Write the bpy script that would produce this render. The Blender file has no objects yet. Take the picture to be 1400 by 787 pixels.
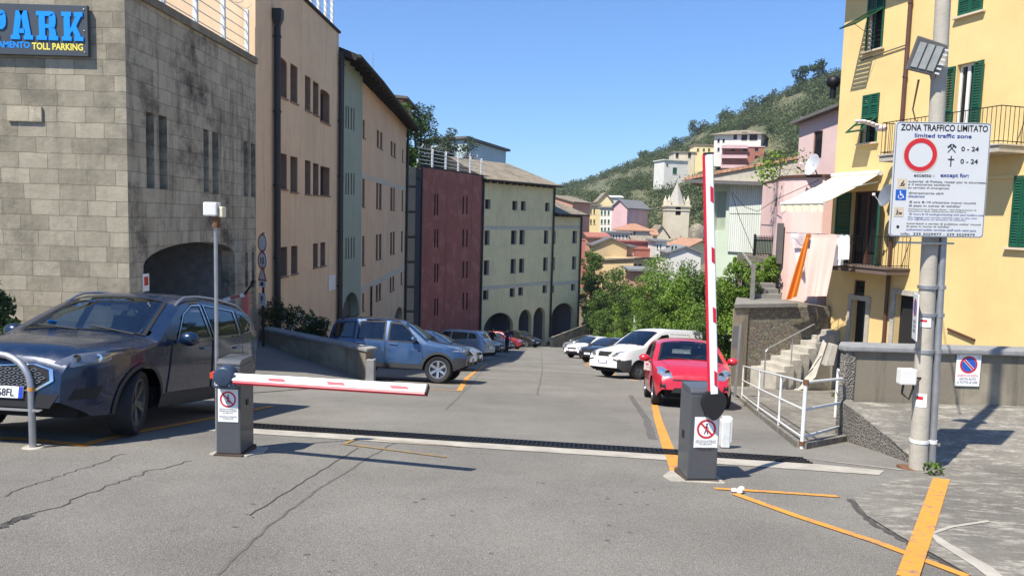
import bpy, bmesh, math, random
from mathutils import Vector, Matrix
from mathutils.geometry import tessellate_polygon
random.seed(7)
SC = bpy.context.scene
COL = SC.collection
R = math.radians
V = Vector
# ------------------------------------------------------------------ camera geometry
F, CX, CY, TH, RO, H = 1030., 700., 393.5, R(5.2), R(1.6), 1.6
_f = V((0, math.cos(TH), -math.sin(TH))); _r = V((1, 0, 0)); _u = V((0, math.sin(TH), math.cos(TH)))
_r2 = math.cos(RO)*_r + math.sin(RO)*_u
_u2 = -math.sin(RO)*_r + math.cos(RO)*_u
cam = bpy.data.cameras.new('camera'); camo = bpy.data.objects.new('camera', cam); COL.objects.link(camo)
mw = Matrix((_r2, _u2, -_f)).transposed().to_4x4(); mw.translation = V((0, 0, H)); camo.matrix_world = mw
cam.sensor_width = 36; cam.lens = 36*F/1400; cam.clip_start = .1; cam.clip_end = 9000
SC.camera = camo

def ray(px, py): return _f + (px-CX)/F*_r2 - (py-CY)/F*_u2
def at(px, py, d):                       # survey: point of the place seen at photo pixel, d metres ahead
    v = ray(px, py); k = d/v.y
    return V((v.x*k, d, H+v.z*k))
def gz(y):
    if y <= 8: return -.115*y
    if y <= 28: return -.92-.162*(y-8)
    if y <= 85: return -4.16-.1475*(y-28)
    return -12.567-.01*(y-85)
def G(x, y): return gz(y)-.02*x
def pg(px, py, dz=0):                    # point of the sloping street at a photo pixel
    v = ray(px, py); lo, hi = .5, 200.
    for _ in range(60):
        m = (lo+hi)/2; p = V((0, 0, H))+v*m
        if p.z > G(p.x, p.y)+dz: lo = m
        else: hi = m
    return V((0, 0, H))+v*lo
# ------------------------------------------------------------------ objects
MAT = {}
WM = {}
def tag(o, label=None, cat=None, group=None, kind=None):
    if label: o['label'] = label
    if cat: o['category'] = cat
    if group: o['group'] = group
    if kind: o['kind'] = kind
    return o
def thing(name, label, cat, loc=(0, 0, 0), rz=0, group=None, mat=None):
    o = bpy.data.objects.new(name, None); o.empty_display_size = .3; COL.objects.link(o)
    m = mat.copy() if mat is not None else Matrix.Translation(V(loc)) @ Matrix.Rotation(rz, 4, 'Z')
    o.matrix_world = m; WM[o.name] = m
    return tag(o, label, cat, group)
def wmat(o): return WM.get(o.name, Matrix()) if o is not None else Matrix()

class MB:
    def __init__(s): s.v = []; s.f = []; s.m = []
    def add(s, vs, fs, mi=0):
        b = len(s.v); s.v += [V(p) for p in vs]
        for f in fs: s.f.append([b+i for i in f]); s.m.append(mi)
        return s
    def poly(s, pts, mi=0): return s.add(pts, [list(range(len(pts)))], mi)
    def box(s, a, b, mi=0, M=None):
        x0, y0, z0 = a; x1, y1, z1 = b
        vs = [V((x, y, z)) for z in (z0, z1) for y in (y0, y1) for x in (x0, x1)]
        if M is not None: vs = [M @ p for p in vs]
        return s.add(vs, [(0, 2, 3, 1), (4, 5, 7, 6), (0, 1, 5, 4), (2, 6, 7, 3), (0, 4, 6, 2), (1, 3, 7, 5)], mi)
    def prism(s, pts, vec, mi=0):
        n = len(pts); vec = V(vec); pts = [V(p) for p in pts]
        # keep outward winding
        nn = V((0, 0, 0))
        for i in range(n): nn += pts[i].cross(pts[(i+1) % n])
        if nn.dot(vec) > 0: pts = pts[::-1]
        vs = pts+[p+vec for p in pts]
        return s.add(vs, [list(range(n)), list(range(2*n-1, n-1, -1))]+[(i, n+i, n+(i+1) % n, (i+1) % n) for i in range(n)], mi)
    def tube(s, pts, r, n=8, mi=0, cap=True):
        pts = [V(p) for p in pts]; k = len(pts); rr = r if isinstance(r, (list, tuple)) else [r]*k
        t0 = (pts[1]-pts[0]).normalized(); a = t0.orthogonal().normalized(); b0 = len(s.v)
        for i, p in enumerate(pts):
            t = (pts[min(i+1, k-1)]-pts[max(i-1, 0)]).normalized()
            a = (a-t*a.dot(t)).normalized(); b = t.cross(a)
            for j in range(n):
                w = 2*math.pi*j/n; s.v.append(p+(a*math.cos(w)+b*math.sin(w))*rr[i])
        for i in range(k-1):
            for j in range(n):
                q = b0+i*n; s.f.append([q+j, q+(j+1) % n, q+n+(j+1) % n, q+n+j]); s.m.append(mi)
        if cap:
            s.f.append([b0+j for j in range(n)][::-1]); s.m.append(mi)
            s.f.append([b0+(k-1)*n+j for j in range(n)]); s.m.append(mi)
        return s
    def bar(s, a, b, w, h, mi=0, up=(0, 0, 1)):      # rectangular bar from a to b
        a, b = V(a), V(b); t = (b-a).normalized(); sd = t.cross(V(up))
        if sd.length < 1e-4: sd = t.orthogonal()
        sd.normalize(); u = sd.cross(t)
        vs = [p+sd*x*w/2+u*y*h/2 for p in (a, b) for x, y in ((-1, -1), (1, -1), (1, 1), (-1, 1))]
        return s.add(vs, [(0, 3, 2, 1)[::-1], (4, 5, 6, 7)[::-1], (0, 1, 5, 4)[::-1], (1, 2, 6, 5)[::-1], (2, 3, 7, 6)[::-1], (3, 0, 4, 7)[::-1]][0:6], mi)
    def lathe(s, prof, n=24, M=None, mi=0, close=False):   # prof: (r, h) about local z
        b0 = len(s.v); k = len(prof)
        for r, h in prof:
            for j in range(n):
                w = 2*math.pi*j/n; p = V((r*math.cos(w), r*math.sin(w), h)); s.v.append(M @ p if M is not None else p)
        for i in range(k-1):
            for j in range(n):
                q = b0+i*n; s.f.append([q+j, q+(j+1) % n, q+n+(j+1) % n, q+n+j]); s.m.append(mi)
        return s
    def ell(s, c, rad, n=12, k=8, mi=0):
        b0 = len(s.v); c = V(c)
        for i in range(k+1):
            a = math.pi*i/k
            for j in range(n):
                w = 2*math.pi*j/n; s.v.append(c+V((rad[0]*math.sin(a)*math.cos(w), rad[1]*math.sin(a)*math.sin(w), rad[2]*math.cos(a))))
        for i in range(k):
            for j in range(n):
                q = b0+i*n; s.f.append([q+n+j, q+n+(j+1) % n, q+(j+1) % n, q+j]); s.m.append(mi)
        return s
    def build(s, name, mats, parent=None, local=False, smooth=None, bevel=0, merge=False, fixn=False, uv=True):
        if not isinstance(mats, (list, tuple)): mats = [mats]
        me = bpy.data.meshes.new(name)
        vs = s.v
        if parent is not None and not local:
            inv = wmat(parent).inverted(); vs2 = [inv @ p for p in vs]
        else: vs2 = vs
        me.from_pydata([tuple(p) for p in vs2], [], s.f)
        for m in mats: me.materials.append(MAT[m] if isinstance(m, str) else m)
        me.polygons.foreach_set('material_index', s.m)
        if merge or bevel or fixn:
            bm = bmesh.new(); bm.from_mesh(me)
            if merge or bevel: bmesh.ops.remove_doubles(bm, verts=bm.verts, dist=1e-4)
            if fixn: bmesh.ops.recalc_face_normals(bm, faces=bm.faces)
            if bevel: bmesh.ops.bevel(bm, geom=[e for e in bm.edges if len(e.link_faces) == 2 and e.calc_face_angle(0) > .5], offset=bevel, segments=2, affect='EDGES', profile=.6)
            bm.to_mesh(me); bm.free()
        me.update()
        if uv and len(me.polygons) < 60000:
            ul = me.uv_layers.new(name='uv'); z = V((0, 0, 1)); co = me.vertices
            for p in me.polygons:
                n = p.normal; t = z.cross(n)
                if t.length < .25:
                    for li, vi in zip(p.loop_indices, p.vertices): c = co[vi].co; ul.data[li].uv = (c.x, c.y)
                else:
                    t.normalize(); w = n.cross(t)
                    for li, vi in zip(p.loop_indices, p.vertices): c = co[vi].co; ul.data[li].uv = (c.dot(t), c.dot(w))
        if smooth:
            me.polygons.foreach_set('use_smooth', [True]*len(me.polygons))
            me.set_sharp_from_angle(angle=R(smooth))
        o = bpy.data.objects.new(name, me); COL.objects.link(o)
        if parent is not None: o.parent = parent; WM[o.name] = wmat(parent)
        return o
def kids(o): return [c for c in bpy.data.objects if c.parent is o]
def dup(o, mat=None, label=None, parent=None):
    c = o.copy(); COL.objects.link(c)
    if parent is not None: c.parent = parent
    for ch in list(o.children): dup(ch, parent=c)
    if mat is not None: c.matrix_world = mat; WM[c.name] = mat
    if label: c['label'] = label
    return c
_dg = None
def text_mb(mb, s, M, width=None, height=None, mi=0, bold=0, ext=0.0, align='L'):
    """lettering as mesh added to mb; M maps text plane (x right, y up, z out) to place; width/height in metres"""
    cu = bpy.data.curves.new('lettering', 'FONT'); cu.body = s; cu.extrude = 0; cu.offset = bold; cu.resolution_u = 3
    ob = bpy.data.objects.new('lettering_tmp', cu); COL.objects.link(ob)
    dg = bpy.context.evaluated_depsgraph_get(); me = bpy.data.meshes.new_from_object(ob.evaluated_get(dg))
    xs = [v.co.x for v in me.vertices]; ys = [v.co.y for v in me.vertices]
    if xs:
        x0, x1 = min(xs), max(xs)
        hh = .72
        sy = height/hh if height else width/(x1-x0)
        sx = width/(x1-x0) if width else sy
        off = {'L': 0, 'C': -(x1-x0)*sx/2, 'R': -(x1-x0)*sx}[align]
        vs = [M @ V(((v.co.x-x0)*sx+off, v.co.y*sy, 0)) for v in me.vertices]
        mb.add(vs, [tuple(p.vertices) for p in me.polygons], mi)
    bpy.data.objects.remove(ob); bpy.data.curves.remove(cu); bpy.data.meshes.remove(me)
def frame(o, x, z):                     # matrix from origin, right vector, up vector (z out of the face)
    x = V(x).normalized(); y = V(z).normalized(); n = x.cross(y).normalized(); y = n.cross(x)
    m = Matrix((x, y, n)).transposed().to_4x4(); m.translation = V(o); return m
def interp(tab, x):
    if x <= tab[0][0]: return tab[0][1]
    for (a, p), (b, q) in zip(tab, tab[1:]):
        if x <= b: return p+(q-p)*(x-a)/(b-a)
    return tab[-1][1]
def inpoly(p, poly):
    x, y = p; c = False; n = len(poly)
    for i in range(n):
        x1, y1 = poly[i]; x2, y2 = poly[i-1]
        if (y1 > y) != (y2 > y) and x < (x2-x1)*(y-y1)/(y2-y1)+x1: c = not c
    return c
# ------------------------------------------------------------------ materials
def newmat(name):
    m = bpy.data.materials.new(name); m.use_nodes = True; nt = m.node_tree
    b = nt.nodes['Principled BSDF']; MAT[name] = m
    return m, nt, b
def nd(nt, typ, **kw):
    n = nt.nodes.new(typ)
    for k, v in kw.items():
        if k in n.inputs: n.inputs[k].default_value = v
        else: setattr(n, k, v)
    return n
def coords(nt, kind='Object', scale=(1, 1, 1)):
    tc = nd(nt, 'ShaderNodeTexCoord'); mp = nd(nt, 'ShaderNodeMapping'); mp.inputs['Scale'].default_value = scale
    nt.links.new(tc.outputs[kind], mp.inputs[0]); return mp.outputs[0]
def rgba(c): return (c[0], c[1], c[2], 1)
def mix(nt, fac, a, b, typ='MIX'):
    n = nd(nt, 'ShaderNodeMix', data_type='RGBA', blend_type=typ)
    for sock, v in ((0, fac), (6, a), (7, b)):
        if hasattr(v, 'is_linked') or isinstance(v, bpy.types.NodeSocket): nt.links.new(v, n.inputs[sock])
        elif isinstance(v, (int, float)): n.inputs[sock].default_value = v
        else: n.inputs[sock].default_value = rgba(v)
    return n.outputs[2]
def noise(nt, vec, scale, detail=5, rough=.6, lo=.35, hi=.65, dist=0):
    n = nd(nt, 'ShaderNodeTexNoise'); n.inputs['Scale'].default_value = scale; n.inputs['Detail'].default_value = detail
    n.inputs['Roughness'].default_value = rough; n.inputs['Distortion'].default_value = dist
    nt.links.new(vec, n.inputs['Vector'])
    r = nd(nt, 'ShaderNodeMapRange'); r.inputs[1].default_value = lo; r.inputs[2].default_value = hi
    nt.links.new(n.outputs[0], r.inputs[0]); return r.outputs[0]
def bump(nt, b, h, strength=.3, dist=.02):
    n = nd(nt, 'ShaderNodeBump'); n.inputs['Strength'].default_value = strength; n.inputs['Distance'].default_value = dist
    nt.links.new(h, n.inputs['Height']); nt.links.new(n.outputs[0], b.inputs['Normal']); return n
def mul(nt, a, k):
    n = nd(nt, 'ShaderNodeMath', operation='MULTIPLY'); nt.links.new(a, n.inputs[0])
    if isinstance(k, (int, float)): n.inputs[1].default_value = k
    else: nt.links.new(k, n.inputs[1])
    return n.outputs[0]
def plain(name, col, rough=.6, metal=0, var=.12, scale=3., bmp=0, spec=.5, coat=0, fine=None):
    m, nt, b = newmat(name); vec = coords(nt)
    c2 = tuple(x*(1-var) for x in col); c3 = tuple(min(1, x*(1+var*.6)) for x in col)
    k = noise(nt, vec, scale, 6, .65, .3, .7)
    nt.links.new(mix(nt, k, c2, c3), b.inputs['Base Color'])
    b.inputs['Roughness'].default_value = rough; b.inputs['Metallic'].default_value = metal
    b.inputs['Specular IOR Level'].default_value = spec; b.inputs['Coat Weight'].default_value = coat; b.inputs['Coat Roughness'].default_value = .04
    if bmp: bump(nt, b, noise(nt, vec, fine or scale*8, 4, .6, .2, .8), bmp, .01)
    return m
def plaster(name, col, stain=(.12, .10, .08), amt=.5, streak=.5, rough=.9, patch=None):
    """painted render with blotches, vertical rain streaks and grain"""
    m, nt, b = newmat(name); vec = coords(nt, 'UV')
    k = noise(nt, vec, .45, 6, .62, .3, .72)
    base = mix(nt, k, tuple(x*.86 for x in col), tuple(min(1, x*1.08) for x in col))
    if patch: base = mix(nt, noise(nt, vec, .8, 4, .55, .5, .62), base, patch)
    st = noise(nt, coords(nt, 'UV', (2.2, .16, 1)), 1.6, 6, .7, .52, .78)
    bl = noise(nt, vec, .22, 5, .7, .5, .74)
    base = mix(nt, mul(nt, st, streak), base, stain)
    base = mix(nt, mul(nt, bl, amt), base, tuple((x+y)/2 for x, y in zip(col, stain)))
    nt.links.new(base, b.inputs['Base Color']); b.inputs['Roughness'].default_value = rough; b.inputs['Specular IOR Level'].default_value = .2
    bump(nt, b, noise(nt, vec, 22, 5, .6, .2, .8), .25, .01)
    return m
def brickmat(name, w, h, c1, c2, mortar, stain, amt=.5, mort=.012, freq=.5, rough=.92, streak=.5, distort=.02, bm=.6):
    m, nt, b = newmat(name); vec = coords(nt, 'UV')
    nz = nd(nt, 'ShaderNodeTexNoise'); nz.inputs['Scale'].default_value = 3.; nt.links.new(vec, nz.inputs['Vector'])
    ad = nd(nt, 'ShaderNodeVectorMath', operation='MULTIPLY_ADD'); nt.links.new(nz.outputs['Color'], ad.inputs[0])
    ad.inputs[1].default_value = (distort, distort, 0); nt.links.new(vec, ad.inputs[2])
    br = nd(nt, 'ShaderNodeTexBrick'); br.offset = freq; br.squash = 1.25; br.squash_frequency = 3
    br.inputs['Scale'].default_value = 1; br.inputs['Brick Width'].default_value = w; br.inputs['Row Height'].default_value = h
    br.inputs['Mortar Size'].default_value = mort; br.inputs['Mortar Smooth'].default_value = .3; br.inputs['Bias'].default_value = -.1
    br.inputs['Color1'].default_value = rgba(c1); br.inputs['Color2'].default_value = rgba(c2); br.inputs['Mortar'].default_value = rgba(mortar)
    nt.links.new(ad.outputs[0], br.inputs['Vector'])
    k = noise(nt, vec, 2.5, 8, .7, .25, .75)
    base = mix(nt, .65, br.outputs['Color'], mix(nt, k, tuple(x*.6 for x in c1), tuple(min(1, x*1.35) for x in c2)), 'MIX')
    base = mix(nt, .5, base, br.outputs['Color'])
    st = noise(nt, coords(nt, 'UV', (1.6, .22, 1)), 1.3, 7, .72, .5, .74)
    base = mix(nt, mul(nt, st, streak), base, stain)
    bl = noise(nt, vec, .5, 7, .75, .5, .66)
    base = mix(nt, mul(nt, bl, amt), base, stain)
    nt.links.new(base, b.inputs['Base Color']); b.inputs['Roughness'].default_value = rough; b.inputs['Specular IOR Level'].default_value = .2
    hh = mix(nt, .35, br.outputs['Fac'], noise(nt, vec, 9, 8, .7, .2, .8)); inv = nd(nt, 'ShaderNodeInvert'); nt.links.new(mix(nt, .6, noise(nt, vec, 9, 8, .7, .8, .2), br.outputs['Fac']), inv.inputs['Color'])
    bump(nt, b, inv.outputs[0], bm, .02)
    return m
def leafmat(name, c1, c2, c3=None):
    m, nt, b = newmat(name)
    ge = nd(nt, 'ShaderNodeNewGeometry'); cr = nd(nt, 'ShaderNodeValToRGB'); nt.links.new(ge.outputs['Random Per Island'], cr.inputs[0])
    cr.color_ramp.elements[0].color = rgba(c1); cr.color_ramp.elements[1].color = rgba(c2)
    if c3: e = cr.color_ramp.elements.new(.9); e.color = rgba(c3); cr.color_ramp.elements[2].position = 1.; cr.color_ramp.elements[1].position = .82; cr.color_ramp.elements[1].color = rgba(c2); cr.color_ramp.elements[2].color = rgba(c3)
    k = noise(nt, coords(nt), .55, 3, .5, .35, .65)
    col = mix(nt, k, cr.outputs[0], mix(nt, .5, cr.outputs[0], tuple(x*.55 for x in c1)))
    nt.links.new(col, b.inputs['Base Color']); b.inputs['Roughness'].default_value = .55; b.inputs['Specular IOR Level'].default_value = .3
    tr = nd(nt, 'ShaderNodeBsdfTranslucent'); nt.links.new(col, tr.inputs[0]); ms = nd(nt, 'ShaderNodeMixShader'); ms.inputs[0].default_value = .28
    nt.links.new(b.outputs[0], ms.inputs[1]); nt.links.new(tr.outputs[0], ms.inputs[2]); nt.links.new(ms.outputs[0], nt.nodes['Material Output'].inputs[0])
    return m
def glassmat(name, tint, refl=.08):
    m, nt, b = newmat(name); nt.nodes.remove(b)
    t = nd(nt, 'ShaderNodeBsdfTransparent'); t.inputs[0].default_value = rgba(tint)
    g = nd(nt, 'ShaderNodeBsdfGlossy'); g.inputs['Roughness'].default_value = .02; g.inputs['Color'].default_value = (.9, .95, 1, 1)
    fr = nd(nt, 'ShaderNodeFresnel'); fr.inputs[0].default_value = 1.5
    ad = nd(nt, 'ShaderNodeMath', operation='MULTIPLY_ADD'); nt.links.new(fr.outputs[0], ad.inputs[0]); ad.inputs[1].default_value = 1.; ad.inputs[2].default_value = refl*.6
    ms = nd(nt, 'ShaderNodeMixShader'); nt.links.new(ad.outputs[0], ms.inputs[0]); nt.links.new(t.outputs[0], ms.inputs[1]); nt.links.new(g.outputs[0], ms.inputs[2])
    nt.links.new(ms.outputs[0], nt.nodes['Material Output'].inputs[0]); return m
def carpaint(name, col, metal=.0, rough=.28, dust=.25, flake=0, coat=.9):
    m, nt, b = newmat(name); vec = coords(nt)
    k = noise(nt, vec, 4, 6, .7, .4, .8); base = mix(nt, mul(nt, k, dust), col, (.22, .2, .18))
    nt.links.new(base, b.inputs['Base Color']); b.inputs['Metallic'].default_value = metal
    rr = nd(nt, 'ShaderNodeMapRange'); rr.inputs[3].default_value = rough; rr.inputs[4].default_value = rough+.2; nt.links.new(k, rr.inputs[0]); nt.links.new(rr.outputs[0], b.inputs['Roughness'])
    b.inputs['Coat Weight'].default_value = coat; b.inputs['Coat Roughness'].default_value = .06
    return m
# ------------------------------------------------------------------ palette
def build_mats():
    # asphalt: worn grey, speckled aggregate, patches and wheel tracks
    m, nt, b = newmat('asphalt'); vec = coords(nt)
    big = noise(nt, vec, .35, 7, .68, .34, .66); tr = noise(nt, coords(nt, 'Object', (1.4, .1, 1)), 1.2, 4, .6, .4, .7)
    fine = noise(nt, vec, 70, 3, .7, .3, .7); agg = noise(nt, vec, 160, 2, .8, .5, .75)
    base = mix(nt, big, (.14, .131, .113), (.285, .268, .231)); base = mix(nt, mul(nt, tr, .4), base, (.2, .188, .162))
    base = mix(nt, mul(nt, fine, .7), base, (.055, .052, .046)); base = mix(nt, mul(nt, agg, .95), base, (.50, .47, .41))
    oil = noise(nt, vec, 1.7, 5, .7, .66, .78); base = mix(nt, mul(nt, oil, .5), base, (.05, .048, .045))
    nt.links.new(base, b.inputs['Base Color']); b.inputs['Roughness'].default_value = .86; b.inputs['Specular IOR Level'].default_value = .3
    bump(nt, b, noise(nt, vec, 95, 4, .75, .2, .8), .6, .012)
    m, nt, b = newmat('concrete_paving'); vec = coords(nt)
    base = mix(nt, noise(nt, vec, .5, 7, .68, .35, .65), (.12, .11, .092), (.225, .208, .172)); base = mix(nt, mul(nt, noise(nt, coords(nt, 'Object', (1, 3, 1)), 1.3, 7, .75, .5, .7), .55), base, (.10, .096, .088))
    base = mix(nt, mul(nt, noise(nt, vec, 26, 6, .75, .45, .7), .6), base, (.09, .083, .07)); base = mix(nt, mul(nt, noise(nt, coords(nt, 'Object', (1.3, 3.2, 1)), 2.4, 9, .85, .5, .62), .75), base, (.44, .41, .34))
    nt.links.new(base, b.inputs['Base Color']); b.inputs['Roughness'].default_value = .9
    bump(nt, b, noise(nt, vec, 40, 6, .7, .2, .8), .5, .015)
    plain('crack', (.065, .06, .053), .95, var=.3, scale=20)
    plain('tar_seal', (.115, .108, .096), .9, var=.35, scale=9)
    plain('kerb_concrete', (.40, .37, .31), .9, var=.28, scale=4, bmp=.4)
    def paint(name, col, wear):
        m, nt, b = newmat(name); vec = coords(nt)
        k = noise(nt, vec, 7, 8, .8, .5+wear, .62+wear)
        base = mix(nt, noise(nt, vec, 2, 5, .6, .3, .7), tuple(x*.88 for x in col), col)
        nt.links.new(mix(nt, k, base, (.15, .14, .13)), b.inputs['Base Color']); b.inputs['Roughness'].default_value = .75
        bump(nt, b, noise(nt, vec, 90, 3, .7, .2, .8), .4, .01)
    paint('orange_paint', (.72, .30, .04), .02); paint('worn_orange', (.34, .22, .07), -.02); paint('white_paint', (.6, .59, .55), .02)
    plain('soil', (.12, .10, .06), .95, var=.35, scale=.4); plain('dry_grass', (.20, .17, .08), .95, var=.4, scale=.5)
    # walls
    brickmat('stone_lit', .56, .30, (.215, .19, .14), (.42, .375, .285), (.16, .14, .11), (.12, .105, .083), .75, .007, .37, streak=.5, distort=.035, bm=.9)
    brickmat('stone_shaded', .56, .30, (.36, .315, .23), (.54, .485, .37), (.20, .175, .135), (.075, .067, .053), 1., .006, .37, streak=1., distort=.035, bm=.9)  # copy of the front stone, paler to put fill light on the shaded side
    plaster('peach_wall', (.78, .565, .36), (.30, .22, .14), .45, .6)
    plaster('green_wall', (.36, .40, .305), (.12, .14, .12), .5, .4)
    plaster('orange_wall', (.80, .525, .32), (.30, .20, .13), .4, .45)
    plaster('red_wall', (.37, .125, .092), (.16, .075, .06), .6, .7, patch=(.43, .16, .125))
    plaster('cream_wall', (.86, .69, .37), (.34, .29, .18), .4, .5)
    plaster('slate_wall', (.045, .05, .055), (.02, .02, .02), .4, .4)
    plaster('yellow_wall', (.74, .545, .245), (.56, .42, .22), .34, .3)
    plaster('grey_plinth', (.16, .165, .17), (.10, .10, .10), .5, .3)
    plaster('pink_wall', (.78, .55, .50), (.48, .30, .25), .3, .2); plaster('mauve_wall', (.62, .46, .44), (.3, .2, .2), .3, .2)
    plaster('pale_green', (.52, .60, .47), (.40, .45, .36), .25, .2); plaster('white_wall', (.68, .66, .60), (.40, .37, .32), .3, .25)
    plaster('salmon_wall', (.50, .27, .19), (.35, .2, .15), .25, .2); plaster('ochre_wall', (.54, .41, .23), (.38, .27, .14), .25, .2)
    plaster('rose_wall', (.62, .42, .42), (.45, .3, .3), .25, .2); plaster('brickred_wall', (.36, .14, .105), (.25, .09, .07), .3, .2)
    plaster('sky_wall', (.42, .53, .55), (.3, .38, .40), .25, .2); plaster('tower_wall', (.66, .58, .43), (.28, .24, .19), .35, .3)
    plaster('grey_wall', (.23, .20, .15), (.06, .054, .043), .9, .9, patch=(.34, .295, .215)); plain('coping', (.25, .25, .245), .85, var=.25, scale=5, bmp=.3)
    m, nt, b = newmat('pebble_dash'); vec = coords(nt); vo = nd(nt, 'ShaderNodeTexVoronoi'); vo.inputs['Scale'].default_value = 38; nt.links.new(vec, vo.inputs['Vector'])
    base = mix(nt, noise(nt, vec, 34, 3, .7, .35, .65), (.09, .082, .07), (.30, .275, .23)); base = mix(nt, mul(nt, noise(nt, vec, 1.2, 5, .7, .45, .65), .5), base, (.08, .075, .065))
    nt.links.new(base, b.inputs['Base Color']); b.inputs['Roughness'].default_value = .95; bump(nt, b, vo.outputs[0], .9, .03)
    m, nt, b = newmat('rubble_stone'); vec = coords(nt, 'UV'); vo = nd(nt, 'ShaderNodeTexVoronoi', feature='DISTANCE_TO_EDGE'); vo.inputs['Scale'].default_value = 4.6; vo.inputs['Randomness'].default_value = 1
    mp0 = coords(nt, 'UV', (1, 1.7, 1)); nz = nd(nt, 'ShaderNodeTexNoise'); nz.inputs['Scale'].default_value = 3.2; nz.inputs['Detail'].default_value = 4; nt.links.new(mp0, nz.inputs['Vector']); ad = nd(nt, 'ShaderNodeVectorMath', operation='MULTIPLY_ADD'); nt.links.new(nz.outputs['Color'], ad.inputs[0]); ad.inputs[1].default_value = (.38, .38, 0); nt.links.new(mp0, ad.inputs[2]); mp = ad.outputs[0]; nt.links.new(mp, vo.inputs['Vector']); v2 = nd(nt, 'ShaderNodeTexVoronoi'); v2.inputs['Scale'].default_value = 4.6; nt.links.new(mp, v2.inputs['Vector'])
    hs = mix(nt, .75, v2.outputs['Color'], (.5, .5, .5)); st = mix(nt, 1, (.27, .235, .175), hs, 'MULTIPLY'); st = mix(nt, .5, st, mix(nt, noise(nt, vec, 6, 6, .7, .3, .7), (.075, .066, .05), (.40, .35, .26)))
    rg = nd(nt, 'ShaderNodeMapRange'); rg.inputs[1].default_value = .0; rg.inputs[2].default_value = .09; nt.links.new(vo.outputs[0], rg.inputs[0])
    nt.links.new(mix(nt, rg.outputs[0], (.16, .145, .115), st), b.inputs['Base Color']); b.inputs['Roughness'].default_value = .95; bump(nt, b, rg.outputs[0], .8, .04)
    plain('stair_stone', (.40, .375, .32), .9, var=.25, scale=4, bmp=.4); plain('grey_step', (.21, .20, .18), .9, var=.2, scale=4)
    # roofs
    brickmat('clay_tiles', .22, .30, (.38, .19, .115), (.50, .29, .19), (.2, .11, .08), (.2, .14, .1), .5, .02, .5, distort=.01, bm=1.)
    brickmat('slate_tiles', .35, .30, (.22, .185, .135), (.33, .28, .205), (.11, .09, .07), (.10, .085, .065), .75, .012, .5, streak=.7)
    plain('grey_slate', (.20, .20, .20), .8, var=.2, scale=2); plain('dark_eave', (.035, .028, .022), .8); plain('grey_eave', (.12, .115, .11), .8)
    m, nt, b = newmat('corrugated_sheet'); vec = coords(nt, 'UV'); wv = nd(nt, 'ShaderNodeTexWave', wave_type='BANDS', bands_direction='X'); wv.inputs['Scale'].default_value = 2.6; nt.links.new(vec, wv.inputs['Vector'])
    nt.links.new(mix(nt, noise(nt, coords(nt, 'UV', (1, .2, 1)), 1.2, 5, .6, .4, .7), (.62, .66, .58), (.72, .75, .68)), b.inputs['Base Color']); b.inputs['Roughness'].default_value = .55; bump(nt, b, wv.outputs[1], .8, .05)
    # trims
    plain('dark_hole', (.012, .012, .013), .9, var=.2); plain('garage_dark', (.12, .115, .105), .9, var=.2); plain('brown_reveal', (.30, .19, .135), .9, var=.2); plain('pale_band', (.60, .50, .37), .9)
    plain('shutter_green', (.008, .085, .045), .45, var=.2); plain('frame_white', (.75, .74, .7), .5, var=.05); plain('door_green', (.012, .06, .045), .4)
    plain('iron', (.02, .02, .022), .5, .6, var=.2); plain('brown_pipe', (.10, .045, .03), .5, var=.2); plain('black_pipe', (.022, .022, .025), .5, var=.25, scale=6)
    plain('galvanised', (.42, .43, .44), .45, .75, var=.2, scale=6); plain('white_metal', (.70, .71, .68), .45, .0, var=.18, scale=9); plain('grey_metal', (.30, .31, .32), .4, .7, var=.15, scale=8)
    plain('dark_rust', (.07, .05, .035), .9, var=.4, scale=14); plain('rust', (.16, .075, .035), .9, var=.4, scale=14); plain('cabinet_grey', (.075, .080, .088), .42, .0, var=.08, scale=6, coat=.15)
    plain('white_plastic', (.72, .71, .66), .45, var=.06); plain('black_plastic', (.012, .012, .013), .55, var=.2); plain('rubber', (.016, .016, .017), .8, var=.3, scale=9)
    plain('sticker_white', (.80, .80, .79), .4, var=.03); plain('ink_black', (.015, .015, .017), .5, var=0); plain('ink_blue', (.012, .035, .22), .5, var=0); plain('sign_blue', (.015, .10, .45), .45, var=.03); plain('sign_red', (.55, .02, .03), .42, var=.05)
    plain('fade_red', (.45, .13, .11), .5, var=.1); plain('sign_bright_blue', (.0, .27, .85), .45, var=.03); plain('sign_yellow', (.85, .72, .10), .45, var=.03); plain('sign_dark', (.055, .065, .075), .45, var=.1); plain('sign_back', (.40, .41, .42), .45, .5)
    plain('arm_white', (.78, .78, .76), .38, var=.05, scale=5); plain('arm_red', (.55, .015, .04), .4, var=.08); plain('orange_plastic', (.6, .06, .02), .4)
    plain('concrete_pole', (.42, .385, .32), .85, var=.18, scale=5, bmp=.25); plain('blue_cap', (.03, .05, .09), .4)
    plain('sign_panel', (.60, .61, .61), .4, var=.04, scale=2); plain('canvas', (.80, .72, .50), .85, var=.06, scale=2); plain('cloth_peach', (.78, .56, .48), .9, var=.04); plain('cloth_orange', (.72, .22, .02), .9, var=.08); plain('cloth_white', (.82, .82, .84), .9, var=.03); plain('cloth_pale', (.70, .60, .60), .9, var=.05)
    plain('brown_slab', (.13, .095, .075), .85); plain('dish_white', (.5, .52, .54), .5); plain('dish_grey', (.17, .19, .22), .5, .2); plain('lamp_glass', (.42, .44, .42), .25, var=.2, scale=14)
    plain('skin', (.45, .26, .18), .6, var=.05); plain('cloth_black', (.015, .015, .018), .9); plain('cloth_navy', (.02, .03, .10), .9); plain('hair_dark', (.02, .014, .01), .7); plain('cloth_khaki', (.16, .14, .11), .9)
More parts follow.
